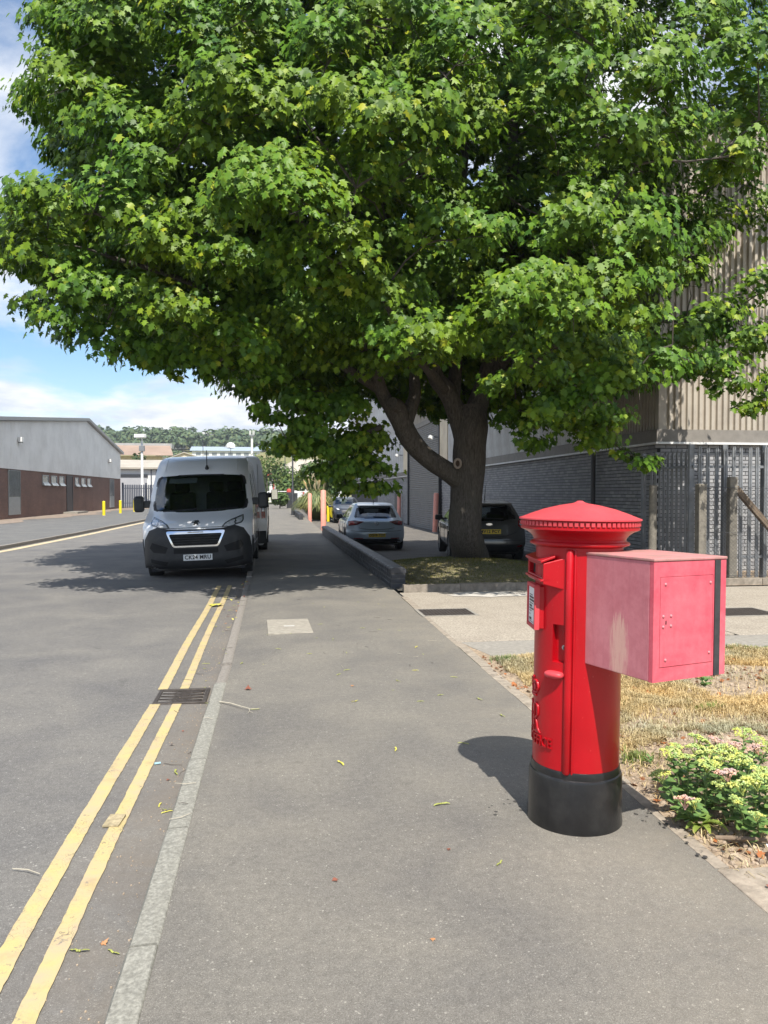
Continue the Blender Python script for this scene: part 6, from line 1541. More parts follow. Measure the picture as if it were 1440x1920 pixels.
ford = make_hatch('dark grey hatchback parked right behind the tree trunk', M_greyp, FK, dict(
    window=FW, axles=(0.86, 3.50), track=0.89, seat_y=1.55, lampname='tail_lamp', lens=[(0.735, 0.90), (0.80, 0.86), (0.835, 0.93), (0.78, 0.99)], lensmat=M_lampw,
    patches=[('lower_bumper', [(-0.80, 0.22), (0.80, 0.22), (0.82, 0.38), (0.70, 0.43), (-0.70, 0.43), (-0.82, 0.38)], M_plast, 0.012), ('plate_recess', [(-0.36, 0.66), (0.36, 0.66), (0.42, 0.80), (-0.42, 0.80)], M_greyp, 0.003),
             ('lamp', [(0.70, 0.86), (0.80, 0.78), (0.865, 0.82), (0.86, 0.98), (0.79, 1.04), (0.73, 0.98)], M_lampr, 0.014), ('reflector*', [(0.66, 0.36), (0.80, 0.37), (0.80, 0.40), (0.66, 0.39)], M_lampr, 0.016)],
    sidewin=sidew, seams=[(1.9, 0.35, 1.3), (1.05, 0.6, 0.98), (3.0, 0.35, 0.95)], handles=[1.15, 2.1], mirror=2.85, mirrormat=M_plast, spoiler=(0.42, 0.80, 1.365, 0.58), plate=('MV12 PCY', 0.73, M_platey, 0.018), emblem=(0.90, 0.036, 2.1), wiper=1.03, aerial=(0.95, 1.465, 0.36),
    hseams=[(0.66, 0.60, 0.12), (0.84, 0.52, 0.0)]), 'cars parked on the forecourt')
ford.location = (5.0, 17.55, -0.115); ford.rotation_euler = (0, 0, R(-7.0))
# dark car farther back, nose towards the camera
DK = [(0.20, 0.20, 4.1, 0.78, 0.3, 0.3), (0.32, 0.04, 4.25, 0.87, 0.36, 0.4), (0.50, 0.0, 4.3, 0.90, 0.40, 0.4), (0.70, 0.04, 4.3, 0.91, 0.44, 0.4), (0.82, 0.12, 4.27, 0.90, 0.46, 0.4), (0.92, 0.36, 4.2, 0.885, 0.42, 0.35), (1.00, 0.80, 4.15, 0.865, 0.36, 0.3), (1.06, 1.10, 4.1, 0.84, 0.3, 0.3), (1.30, 1.50, 3.9, 0.74, 0.24, 0.25), (1.46, 1.80, 3.75, 0.67, 0.2, 0.2), (1.53, 2.05, 3.6, 0.60, 0.16, 0.2), (1.56, 2.4, 3.3, 0.48, 0.1, 0.1)]
DW = [(-0.64, 1.13), (-0.3, 1.105), (0.3, 1.105), (0.64, 1.13), (0.66, 1.17), (0.57, 1.42), (0.48, 1.44), (-0.48, 1.44), (-0.57, 1.42), (-0.66, 1.17)]
suv = make_hatch('dark compact car farther back on the forecourt, nose towards the camera', M_navy, DK, dict(
    window=DW, axles=(0.82, 3.45), track=0.89, seat_y=2.6, lampname='headlight', lens=[(0.60, 0.80), (0.74, 0.82), (0.78, 0.90), (0.64, 0.88)], lensmat=M_lampw, nearname='windscreen', farname='rear_window',
    patches=[('grille_opening', [(-0.46, 0.62), (0.46, 0.62), (0.50, 0.76), (-0.50, 0.76)], M_plast, 0.012), ('lower_bumper', [(-0.74, 0.24), (0.74, 0.24), (0.74, 0.42), (-0.74, 0.42)], M_plast, 0.012), ('lamp', [(0.52, 0.78), (0.82, 0.80), (0.84, 0.92), (0.62, 0.90)], M_plast, 0.012)],
    sidewin=[[(1.55, 1.08), (2.4, 1.08), (2.4, 1.42), (1.95, 1.42)], [(2.48, 1.08), (3.5, 1.1), (3.3, 1.42), (2.48, 1.42)]], seams=[(2.44, 0.35, 1.42), (1.4, 0.4, 1.0)], handles=[2.2, 3.2], mirror=1.55, emblem=(0.70, 0.05, 1.0), hseams=[(0.5, 0.84, 0.0)]), 'cars parked on the forecourt')
suv.location = (4.35, 45.2, -0.255); suv.rotation_euler = (0, 0, R(4))

# ------------------------------------------------------------------ red pillar box
def red_gloss():
    m, nt, b = new_mat('post office red'); co = objco(nt)
    n = noise_tex(nt, co, 3.0, 5, 0.6)
    c = ramp(nt, n, 0.3, 0.75, (0.36, 0.0014, 0.006), (0.47, 0.0024, 0.010))
    c = mixc(nt, ramp(nt, noise_tex(nt, co, 11, 7, 0.75), 0.55, 0.78, (0, 0, 0), (0.35, 0.35, 0.35)), c, (0.34, 0.02, 0.02))
    c = mixc(nt, ramp(nt, noise_tex(nt, co, 60, 3, 0.6), 0.70, 0.74, (0, 0, 0), (0.8, 0.8, 0.8)), c, (0.56, 0.08, 0.07))
    nt.links.new(c, b.inputs['Base Color']); b.inputs['Roughness'].default_value = 0.36; b.inputs['Specular IOR Level'].default_value = 0.35; b.inputs['Coat Weight'].default_value = 0.22; b.inputs['Coat Roughness'].default_value = 0.10
    bump_to(nt, b, noise_tex(nt, co, 34, 3, 0.5), 0.10, 0.006); return m
M_red = red_gloss()
def red_cap():
    m, nt, b = new_mat('faded red with sheen'); co = objco(nt)
    n = noise_tex(nt, co, 2.2, 6, 0.65)
    c = ramp(nt, n, 0.25, 0.75, (0.50, 0.030, 0.042), (0.58, 0.075, 0.085))  # pinker red: slight fading, with the dome's sheen painted into the colour
    nt.links.new(c, b.inputs['Base Color']); b.inputs['Roughness'].default_value = 0.5
    bump_to(nt, b, noise_tex(nt, co, 50, 3, 0.5), 0.08, 0.005); return m
M_cap = red_cap()
M_pblack = mat('black base paint', (0.009, 0.009, 0.010), 0.30, var=0.3, vscale=7, bump=0.12, bscale=26, coat=0.1, dirt=(0.06, 0.058, 0.053), dscale=11, damt=0.25)
PX, PY = 1.385, 3.425
pillar = thing('pillar_box', 'red cylindrical post box with black base and domed cap at the pavement edge', 'post box', (PX, PY, 0))
pillar.rotation_euler = (R(0.1), R(0.75), 0)
DA = R(173)
dn = Vector((math.cos(DA), math.sin(DA), 0)); dt = Vector((-math.sin(DA), math.cos(DA), 0))
if dt.y > 0: dt = -dt
def D(rad, lat, z): return dn * rad + dt * lat + Vector((0, 0, z))
def onr(ang, r_, z): a = R(ang); return Vector((r_ * math.cos(a), r_ * math.sin(a), z))
RB = 0.198
body = MB().lathe([(0, 0.255), (RB, 0.255), (RB, 0.6), (RB, 0.9), (RB, 1.275), (0, 1.275)], 72).build('body', M_red, pillar)
cu = MB(); A_ = R(224); rn = Vector((math.cos(A_), math.sin(A_), 0)); rt = Vector((-math.sin(A_), math.cos(A_), 0))
Mx = Matrix((rt, rn, Vector((0, 0, 1)))).transposed().to_4x4(); Mx.translation = rn * 0.205 + Vector((0, 0, 0.845))
cutter = MB().boxm(Mx, 0.032, 0.04, 0.085).build('cutter', M_red); cutter.parent = None; cutter.location = pillar.location; cutter.rotation_euler = pillar.rotation_euler
bpy.context.view_layer.update(); cut(body, [cutter])
MB().lathe([(0, -0.05), (0.216, -0.05), (0.218, 0.01), (0.214, 0.05), (0.2125, 0.225), (0.209, 0.236), (0.2035, 0.240), (0.2030, 0.262), (0.2005, 0.272), (RB - 0.004, 0.274), (0, 0.274)], 72).build('base', M_pblack, pillar, smooth=35)
cap = MB().lathe([(0, 1.486), (0.012, 1.4855), (0.02, 1.479), (0.035, 1.474), (0.09, 1.465), (0.16, 1.448), (0.22, 1.427), (0.262, 1.410), (0.2775, 1.405), (0.2785, 1.399), (0.272, 1.396)], 80).build('cap', M_cap, pillar, smooth=40)
rimp = MB().lathe([(0.272, 1.3965), (0.2655, 1.394), (0.2655, 1.368), (0.270, 1.366), (0.270, 1.356), (0.262, 1.352), (0.244, 1.345), (0.224, 1.331), (0.213, 1.318), (0.2095, 1.309), (0.213, 1.302), (0.224, 1.297), (0.2275, 1.291), (0.226, 1.285), (0.215, 1.281), (RB + 0.006, 1.276), (RB - 0.01, 1.2755)], 80).build('cornice', M_red, pillar, smooth=35)
de = MB()
for k in range(72):
    a = 2 * PI * k / 72; Mz = Matrix.Rotation(a, 4, 'Z') @ Matrix.Translation((0.2675, 0, 1.3825)); de.boxm(Mz, 0.005, 0.0078, 0.009)
tag(de.build('dentils', M_cap, cap, fix=False), kind='stuff')
# raised door bead and the seam beside it
for ang, rr_, r0 in ((236.5, 0.0175, RB + 0.001), (243.5, 0.006, RB)):
    MB().tube([onr(ang, r0, z) for z in (0.262, 0.27, 0.6, 0.95, 1.262, 1.27)], [rr_ * 0.6, rr_, rr_, rr_, rr_, rr_ * 0.6], 12).build('door_bead', M_red, pillar, smooth=50)
# posting aperture hood
hb = MB(); w, fr_, zt, zb = 0.164, 0.204, 1.235, 1.112
hd = MB()
o = [D(fr_, -w, zb), D(fr_, w, zb), D(fr_, w, zt - 0.03), D(fr_, -w, zt - 0.03)]
iw = 0.142; i_ = [D(fr_, -iw, 1.140), D(fr_, iw, 1.140), D(fr_, iw, zt - 0.045), D(fr_, -iw, zt - 0.045)]
ib = [D(fr_ - 0.025, -iw, 1.140), D(fr_ - 0.025, iw, 1.140), D(fr_ - 0.025, iw, zt - 0.045), D(fr_ - 0.025, -iw, zt - 0.045)]
bk = [D(0.09, -w, zb - 0.03), D(0.09, w, zb - 0.03), D(0.09, w, zt), D(0.09, -w, zt)]
hd.add(o + i_ + ib + bk, [(0, 1, 5, 4), (1, 2, 6, 5), (2, 3, 7, 6), (3, 0, 4, 7), (4, 5, 9, 8), (5, 6, 10, 9), (6, 7, 11, 10), (7, 4, 8, 11), (0, 3, 15, 12), (1, 13, 14, 2), (0, 12, 13, 1), (3, 2, 14, 15)])
hood = hd.build('aperture_hood', M_red, pillar, bevel=0.004)
MB().add([p + dn * 0.002 for p in ib], [(0, 1, 2, 3)]).build('slot_shade', M_black, hood)  # black sheet close behind the opening, painting the shade inside it
lipm = MB(); q = [D(0.15, -w, zt + 0.006), D(0.15, w, zt + 0.006), D(fr_ + 0.012, w + 0.004, zt - 0.018), D(fr_ + 0.012, -w - 0.004, zt - 0.018)]
lipm.add(q + [p - Vector((0, 0, 0.012)) for p in q], [(0, 1, 2, 3), (7, 6, 5, 4), (0, 4, 5, 1), (1, 5, 6, 2), (2, 6, 7, 3), (3, 7, 4, 0)])
lipm.build('rain_lip', M_red, hood, bevel=0.003)
lip2 = MB(); q = [D(0.17, -w, 1.138), D(0.17, w, 1.138), D(fr_ + 0.012, w, 1.132), D(fr_ + 0.012, -w, 1.132)]
lip2.add(q + [p - Vector((0, 0, 0.010)) for p in q], [(0, 1, 2, 3), (7, 6, 5, 4), (0, 4, 5, 1), (1, 5, 6, 2), (2, 6, 7, 3), (3, 7, 4, 0)]); lip2.build('sill_lip', M_red, hood, bevel=0.003)
# collection plate in its frame
def plate_box(name, m, rad, back, w, z0, z1, parent, bev=0.004):
    q = [D(rr, s * w, z) for rr in (back, rad) for s, z in ((-1, z0), (1, z0), (1, z1), (-1, z1))]
    return MB().add(q, [(0, 1, 2, 3), (7, 6, 5, 4), (0, 4, 5, 1), (1, 5, 6, 2), (2, 6, 7, 3), (3, 7, 4, 0)]).build(name, m, parent, bevel=bev)
pfr = plate_box('plate_frame', M_red, 0.2145, 0.12, 0.083, 0.898, 1.094, pillar)
lipf = MB()
for a, b, c, d in ((-0.083, 0.083, 1.082, 1.098), (-0.083, 0.083, 0.894, 0.910), (-0.085, -0.068, 0.894, 1.098), (0.068, 0.085, 0.894, 1.098)):
    q = [D(rr, x, z) for rr in (0.20, 0.2225) for x, z in ((a, c), (b, c), (b, d), (a, d))]; lipf.add(q, [(0, 1, 2, 3), (7, 6, 5, 4), (0, 4, 5, 1), (1, 5, 6, 2), (2, 6, 7, 3), (3, 7, 4, 0)])
lipf.build('frame_lip', M_cap, pfr)
card = plate_box('collection_card', mat('white card', (0.78, 0.78, 0.78), 0.5, var=0.03), 0.2165, 0.213, 0.067, 0.911, 1.081, pfr, 0)
pr_ = MB()
cr_ = random.Random(3)
for zz, h, x0, x1 in ((1.042, .004, -.05, .02), (1.028, .009, -.05, .035), (1.014, .009, -.05, .045), (1.003, .004, -.05, .03), (0.988, .009, -.05, .01), (0.976, .007, -.05, .038), (0.966, .004, -.05, .0), (0.950, .004, -.05, -.02), (0.925, .012, -.05, -.005), (0.917, .003, -.05, .03)):
    x = x0
    while x < x1 - 0.004:
        L_ = cr_.uniform(0.006, 0.014); q = [D(0.2172, x, zz), D(0.2172, min(x + L_, x1), zz), D(0.2172, min(x + L_, x1), zz + h), D(0.2172, x, zz + h)]; pr_.add(q, [(0, 1, 2, 3)]); x += L_ + 0.003
pr_.build('printed_lines', M_ink, card)
# lock: bright escutcheon in the recess, oval pull below
lk = MB(); c_ = rn * 0.1665 + rt * 0.012 + Vector((0, 0, 0.825)); lk.tube([c_ - rn * 0.004, c_ + rn * 0.004], 0.011, 14); lko = lk.build('lock', M_alloy, pillar, smooth=40)
MB().boxm(Matrix((rt, rn, Vector((0, 0, 1)))).transposed().to_4x4() @ Matrix.Translation((0.012, 0.1712, 0.823)), 0.0028, 0.0008, 0.007).build('keyhole', M_black, lko)
A2 = R(219); n2 = Vector((math.cos(A2), math.sin(A2), 0)); t2 = Vector((-math.sin(A2), math.cos(A2), 0)); pull = MB()
ns, nr_ = 12, 12; vs = []
for i in range(ns + 1):
    u_ = PI * i / ns
    for k in range(nr_):
        v_ = 2 * PI * k / nr_; e = lambda c, p: math.copysign(abs(c) ** p, c)
        vs.append(n2 * (0.205 + 0.030 * e(math.sin(u_), 0.7) * e(math.cos(v_), 0.8)) + t2 * (0.046 * e(math.cos(u_), 0.8)) + Vector((0, 0, 0.705 + 0.017 * e(math.sin(u_), 0.7) * e(math.sin(v_), 0.8))))
pull.add(vs, [(i*nr_+k, i*nr_+(k+1) % nr_, (i+1)*nr_+(k+1) % nr_, (i+1)*nr_+k) for i in range(ns) for k in range(nr_)])
pull.build('door_pull', M_cap, pillar, smooth=60)
# cast lettering wrapped round the door: crown, E R, POST OFFICE
def wrap(u_, v_, h): a = DA + u_ / RB; return Vector(((RB + h) * math.cos(a), (RB + h) * math.sin(a), v_))
def cast_text(txt, size, zc, wid, hgt, name):
    vs, fs = text_mb(txt, size, 0.003)
    x0 = min(v.x for v in vs); x1 = max(v.x for v in vs); y0 = min(v.y for v in vs); y1 = max(v.y for v in vs)
    MB().add([wrap(((v.x - x0) / (x1 - x0) - 0.5) * wid, zc + ((v.y - y0) / (y1 - y0) - 0.5) * hgt, 0.0035 + v.z) for v in vs], fs).build(name, M_red, pillar, fix=False, bevel=0.0)
cast_text('POST OFFICE', 0.05, 0.385, 0.30, 0.046, 'cast_lettering')
cy = MB()
def stroke(pts, r0=0.0055, r1=None):
    P2 = []; 
    for i in range(len(pts) - 1):
        p0 = pts[max(i-1, 0)]; p1 = pts[i]; p2 = pts[i+1]; p3 = pts[min(i+2, len(pts)-1)]
        for k in range(5):
            t = k / 5; P2.append(tuple(0.5*((2*p1[j]) + (-p0[j]+p2[j])*t + (2*p0[j]-5*p1[j]+4*p2[j]-p3[j])*t*t + (-p0[j]+3*p1[j]-3*p2[j]+p3[j])*t**3) for j in (0, 1)))
    P2.append(pts[-1]); n = len(P2)
    cy.tube([wrap(a, b, 0.001) for a, b in P2], [r0 * (0.7 + 0.5 * math.sin(PI * i / (n - 1))) for i in range(n)], 8)
zR = 0.418
stroke([(0.018, zR), (0.020, zR + 0.06), (0.018, zR + 0.125)]); stroke([(0.006, zR + 0.118), (0.03, zR + 0.13), (0.055, zR + 0.115), (0.055, zR + 0.08), (0.035, zR + 0.062), (0.022, zR + 0.062)]); stroke([(0.032, zR + 0.062), (0.045, zR + 0.04), (0.058, zR + 0.012), (0.078, zR - 0.002)])
stroke([(-0.055, zR), (-0.057, zR + 0.06), (-0.055, zR + 0.125)]); stroke([(-0.055, zR + 0.125), (-0.03, zR + 0.127), (-0.012, zR + 0.115)]); stroke([(-0.055, zR + 0.065), (-0.035, zR + 0.067), (-0.022, zR + 0.062)]); stroke([(-0.055, zR + 0.002), (-0.03, zR), (-0.008, zR + 0.012)])
cy.build('royal_cypher', M_red, pillar, smooth=60)
cy = MB(); zc_ = 0.585
stroke([(-0.04, zc_), (0, zc_ - 0.004), (0.04, zc_)], 0.007); stroke([(-0.045, zc_ + 0.012), (0, zc_ + 0.008), (0.045, zc_ + 0.012)], 0.005)
for s_ in (-1, 1):
    stroke([(s_*0.042, zc_ + 0.012), (s_*0.056, zc_ + 0.04), (s_*0.035, zc_ + 0.066), (s_*0.004, zc_ + 0.052)], 0.006); stroke([(s_*0.02, zc_ + 0.012), (s_*0.03, zc_ + 0.035), (s_*0.012, zc_ + 0.05)], 0.004)
    for a, b in ((0.05, 0.028), (0.056, 0.042), (0.05, 0.056), (0.038, 0.066), (0.022, 0.066)):
        p = wrap(s_*a, zc_ + b, 0.004); cy.lathe([(0, -0.005), (0.004, -0.003), (0.005, 0), (0.004, 0.003), (0, 0.005)], 6); k = 30; cy.v[-k:] = [tuple(Vector(v) + p) for v in cy.v[-k:]]
stroke([(0, zc_ + 0.055), (0, zc_ + 0.085)], 0.006); stroke([(-0.012, zc_ + 0.078), (0.012, zc_ + 0.078)], 0.006)
cy.build('crown_emblem', M_red, pillar, smooth=60)

# ------------------------------------------------------------------ faded red pouch box fixed beside the pillar
def faded_red(name, base, pale, scuff=False, stain=None):
    m, nt, b = new_mat(name); co = objco(nt)
    n = noise_tex(nt, co, 4.0, 7, 0.7); n2 = noise_tex(nt, co, 22, 5, 0.7)
    c = ramp(nt, n, 0.3, 0.72, base, pale)
    c = mixc(nt, ramp(nt, n2, 0.45, 0.8, (0, 0, 0), (0.35, 0.35, 0.35)), c, tuple(min(1, x * 1.15 + 0.03) for x in pale))
    st_ = noise_tex(nt, node(nt, 'Mapping', {'Vector': co, 'Scale': (14.0, 14.0, 1.3)}).outputs[0], 2.0, 6, 0.75)
    c = mixc(nt, ramp(nt, st_, 0.52, 0.78, (0, 0, 0), (0.35, 0.35, 0.35)), c, tuple(x * 0.62 for x in base))
    if stain: c = mixc(nt, ramp(nt, noise_tex(nt, co, 6, 7, 0.75), 0.36, 0.60, (0, 0, 0), (0.9, 0.9, 0.9)), c, stain)
    if scuff:
        s = node(nt, 'SeparateXYZ', {0: co}); mp = node(nt, 'Mapping', {'Vector': co, 'Scale': (9.0, 40.0, 3.2)})
        dx = node(nt, 'Math', {0: s.outputs[1], 1: -0.19}, operation='ADD').outputs[0]; dx = node(nt, 'Math', {0: node(nt, 'Math', {0: dx, 1: 0.055}, operation='DIVIDE').outputs[0], 1: 2.0}, operation='POWER').outputs[0]
        dz = node(nt, 'Math', {0: s.outputs[2], 1: -0.11}, operation='ADD').outputs[0]; dz = node(nt, 'Math', {0: node(nt, 'Math', {0: dz, 1: 0.14}, operation='DIVIDE').outputs[0], 1: 4.0}, operation='POWER').outputs[0]
        d_ = node(nt, 'Math', {0: dx, 1: dz}, operation='ADD').outputs[0]
        nn = noise_tex(nt, mp.outputs[0], 3.0, 6, 0.75, 0.6); t_ = node(nt, 'Math', {0: nn, 1: node(nt, 'Math', {0: d_, 1: 0.22}, operation='MULTIPLY').outputs[0]}, operation='SUBTRACT').outputs[0]
        c = mixc(nt, ramp(nt, t_, 0.26, 0.46, (0, 0, 0), (0.85, 0.85, 0.85)), c, (0.66, 0.40, 0.32))
    nt.links.new(c, b.inputs['Base Color']); b.inputs['Roughness'].default_value = 0.55; bump_to(nt, b, n2, 0.06, 0.003)
    return m
M_fade = faded_red('chalky faded red', (0.46, 0.125, 0.15), (0.62, 0.235, 0.255), scuff=True)
M_fade2 = faded_red('bright faded red', (0.52, 0.055, 0.090), (0.72, 0.155, 0.185))
M_fadet = faded_red('stained faded red', (0.54, 0.18, 0.19), (0.62, 0.27, 0.26), stain=(0.34, 0.20, 0.17))
BW, BD, BH = 0.408, 0.425, 0.486
pouch = thing('pouch_box', 'faded pink red square metal box with locked door beside the red post box', 'metal box', (1.477, 2.856, 0.767), R(16.2))
pouch.rotation_euler = (0, R(0.6), R(18.3))
# local +X runs along the door face, +Y along the left side away from the camera
th = 0.004
MB().box(0.0, BW, 0.022, BD, 0.0, BH - 0.004).build('shell', M_fade, pouch, bevel=0.004)
MB().box(-0.003, BW + 0.003, -0.004, BD + 0.003, BH - 0.0035, BH + 0.008).build('lid', M_fadet, pouch, bevel=0.003)
ff = MB()
d0, d1, e0, e1 = 0.036, 0.330, 0.058, 0.418
ff.box(0.0, BW, 0.0, 0.021, 0.0, e0 - 0.002); ff.box(0.0, BW, 0.0, 0.021, e1 + 0.002, BH - 0.005); ff.box(0.0, d0 - 0.002, 0.0, 0.021, e0 - 0.002, e1 + 0.002); ff.box(d1 + 0.002, BW, 0.0, 0.021, e0 - 0.002, e1 + 0.002)
ff.build('front_frame', M_fade2, pouch)
door = MB().box(d0, d1, -0.001, 0.018, e0, e1).build('door', M_fade2, pouch, bevel=0.0015)
def rivet(x, z):
    o = MB().lathe([(0, 0.005), (0.003, 0.0045), (0.0062, 0.002), (0.0068, 0.0)], 10).xform(Matrix.Rotation(R(90), 4, 'X')).build('rivet', M_fade, door, smooth=60); o.location = (x, -0.0012, z)
for x, z in ((0.062, 0.390), (0.315, 0.388), (0.066, 0.086), (0.312, 0.098), (0.052, 0.262), (0.094, 0.262), (0.052, 0.220), (0.094, 0.222)): rivet(x, z)
kh = MB(); kh.add([(0.066, -0.0016, 0.242), (0.070, -0.0016, 0.246), (0.070, -0.0016, 0.229), (0.064, -0.0016, 0.229), (0.064, -0.0016, 0.246)], [(0, 1, 2, 3, 4)]); kh.build('keyhole', M_black, door)
MB().box(0.339, 0.371, -0.0045, -0.0005, 0.0, BH - 0.006).build('black_strip', mat('black rubber strip', (0.035, 0.036, 0.038), 0.7, var=0.3, vscale=20), pouch)
br = MB(); br.box(0.06, 0.14, BD + 0.001, BD + 0.05, 0.12, 0.36); br.build('mounting_bracket', M_darksteel, pouch)

# ------------------------------------------------------------------ ironwork in the ground
dr = thing('drain_grate', 'rusty iron drain grate in the gutter between the yellow lines', 'drain', (-0.735, 6.20, -0.088))
fr_ = MB(); w2, h2 = 0.20, 0.215
for a, b, c, d in ((-w2, w2, -h2, -h2 + 0.03), (-w2, w2, h2 - 0.03, h2), (-w2, -w2 + 0.03, -h2 + 0.03, h2 - 0.03), (w2 - 0.03, w2, -h2 + 0.03, h2 - 0.03)): fr_.box(a, b, c, d, -0.05, 0.014)
fr_.build('frame', M_iron, dr, bevel=0.003)
MB().box(-w2 + 0.03, w2 - 0.03, -h2 + 0.03, h2 - 0.03, -0.06, -0.004).build('pit', M_black, dr)
for k in range(8): MB().boxm(Matrix.Translation((0, -0.150 + k * 0.043, 0.002)) @ Matrix.Rotation(R(8 * (-1) ** k), 4, 'Z'), 0.166, 0.008, 0.008).build('bar', M_iron, dr)
for x in (-0.06, 0.06): MB().box(x - 0.007, x + 0.007, -h2 + 0.032, h2 - 0.032, -0.0035, 0.006).build('cross_bar', M_iron, dr)
ic = thing('inspection_cover', 'pale rectangular concrete inspection cover set in the footway', 'manhole cover', (0.145, 8.83, 0.0), R(1.5))
MB().box(-0.245, 0.245, -0.46, 0.46, -0.02, 0.007).build('slab', mat('pale smooth concrete', (0.295, 0.27, 0.222), 0.9, var=0.2, vscale=14, bump=0.3, bscale=60, dirt=(0.24, 0.21, 0.18), dscale=4, damt=0.6), ic, bevel=0.004)
MB().box(-0.06, 0.06, -0.03, -0.01, 0.0075, 0.009).build('lifting_slot', M_white, ic)
def iron_cover(loc, w, d, label, group):
    t = thing('iron_cover', label, 'manhole cover', loc, 0, group)
    f = MB()
    for a, b, c, e in ((-w, w, -d, -d + 0.04), (-w, w, d - 0.04, d), (-w, -w + 0.04, -d + 0.04, d - 0.04), (w - 0.04, w, -d + 0.04, d - 0.04)): f.box(a, b, c, e, -0.02, 0.006)
    f.build('frame', M_conc2, t); mb = MB().box(-w + 0.041, w - 0.041, -d + 0.041, d - 0.041, -0.02, 0.003)
    y = -d + 0.06
    while y < d - 0.05:
        x = -w + 0.06
        while x < w - 0.05: mb.box(x, x + 0.03, y, y + 0.012, 0.003, 0.006); x += 0.045
        y += 0.03
    mb.build('plate', M_iron, t)
iron_cover((2.14, 9.55, 0.005), 0.36, 0.30, 'iron cover in the pale concrete near the footway edging', 'iron covers in the concrete')
iron_cover((5.85, 9.05, 0.007), 0.40, 0.34, 'iron cover in the concrete right of the red box', 'iron covers in the concrete')
iron_cover((3.62, 11.2, 0.005), 0.14, 0.10, 'small iron cover close to the mound kerb', 'iron covers in the concrete')
# ragged mortar patch in the concrete
def blob(name, cx, cy, rx, ry, z, m, seed, n=22):
    r2 = random.Random(seed); mb = MB()
    mb.add([(cx + rx * (0.75 + 0.35 * r2.random()) * math.cos(a), cy + ry * (0.75 + 0.35 * r2.random()) * math.sin(a), z) for a in frange(0, 2*PI, n)[:-1]], [tuple(range(n))])
    return mb.build(name, m)
tag(blob('mortar_patch', 3.2, 11.15, 0.75, 0.28, 0.010, mat('new mortar', (0.46, 0.43, 0.38), 0.9, var=0.1, vscale=6), 2), kind='structure')
M_sand = mat('blown sand', (0.36, 0.29, 0.20), 0.95, var=0.3, vscale=40)
M_tar = mat('dark spill', (0.05, 0.046, 0.042), 0.7, var=0.3, vscale=20)
spots = MB(); r2 = random.Random(8)
for cx, cy, n, s in ((1.13, 3.60, 12, 0.06), (1.79, 3.20, 9, 0.05), (1.72, 3.40, 10, 0.05), (1.80, 2.98, 4, 0.04)):
    for _ in range(n):
        x, y, q = cx + r2.gauss(0, s), cy + r2.gauss(0, s), r2.uniform(0.003, 0.012); k = 9
        if math.hypot(x - PX, y - PY) < 0.235: continue
        spots.add([(x + q * r2.uniform(0.7, 1.2) * math.cos(a), y + q * r2.uniform(0.7, 1.2) * math.sin(a), (0.0102 if x > 1.735 else 0.0012)) for a in frange(0, 2*PI, k)[:-1]], [tuple(range(k))])
tag(spots.build('spill_spots', M_tar), kind='stuff')

# ------------------------------------------------------------------ dry lawn, soil clods, dead leaves
M_straw = leaf_mat('straw grass', (0.27, 0.21, 0.105), (0.52, 0.43, 0.245), (0.66, 0.58, 0.38), trans=0.2, tcol=(0.55, 0.42, 0.16), rough=0.7, spec=0.2)
M_greeng = leaf_mat('green tuft', (0.10, 0.15, 0.03), (0.16, 0.22, 0.05), (0.30, 0.30, 0.10), trans=0.3, tcol=(0.25, 0.32, 0.06), rough=0.6)
def lawn_edge(x): return 4.35 + 0.22 * mnoise.noise(Vector((x * 1.7, 0, 5))) + 0.12 * mnoise.noise(Vector((x * 5, 0, 8)))
def smp_lawn(rg):
    while True:
        x, y = rg.uniform(1.9, 5.6), rg.uniform(4.1, 6.84)
        if y < lawn_edge(x) or x < 1.98 + 0.10 * mnoise.noise(Vector((0, y * 3, 1))): continue
        bare = mnoise.noise(Vector((x * 1.3, y * 1.6, 9)))
        if x > 3.2 and 5.2 < y < 6.2 and bare > -0.05 and rg.random() < 0.93: continue
        if bare > 0.38 and rg.random() < 0.7: continue
        return (x, y, soil_z(x, y) - 0.003)
grass_patch('dry_grass', 95000, smp_lawn, 0.02, 0.065, M_straw, 0.0022, 1.7, 12)
def smp_green(rg):
    while True:
        k = rg.random()
        if k < 0.55: x, y = rg.uniform(3.0, 5.6), 6.78 + rg.normal(0, 0.06)
        else:
            c = [(2.05, 6.70), (2.0, 4.75), (2.35, 5.2), (2.05, 4.15), (3.0, 5.0), (1.93, 5.35)][int(rg.random() * 6)]; x, y = c[0] + rg.normal(0, 0.05), c[1] + rg.normal(0, 0.05)
        if x > 1.86 and y < 6.84: return (x, y, soil_z(x, y) - 0.003)
grass_patch('green_grass', 2600, smp_green, 0.03, 0.07, M_greeng, 0.003, 0.8, 13)
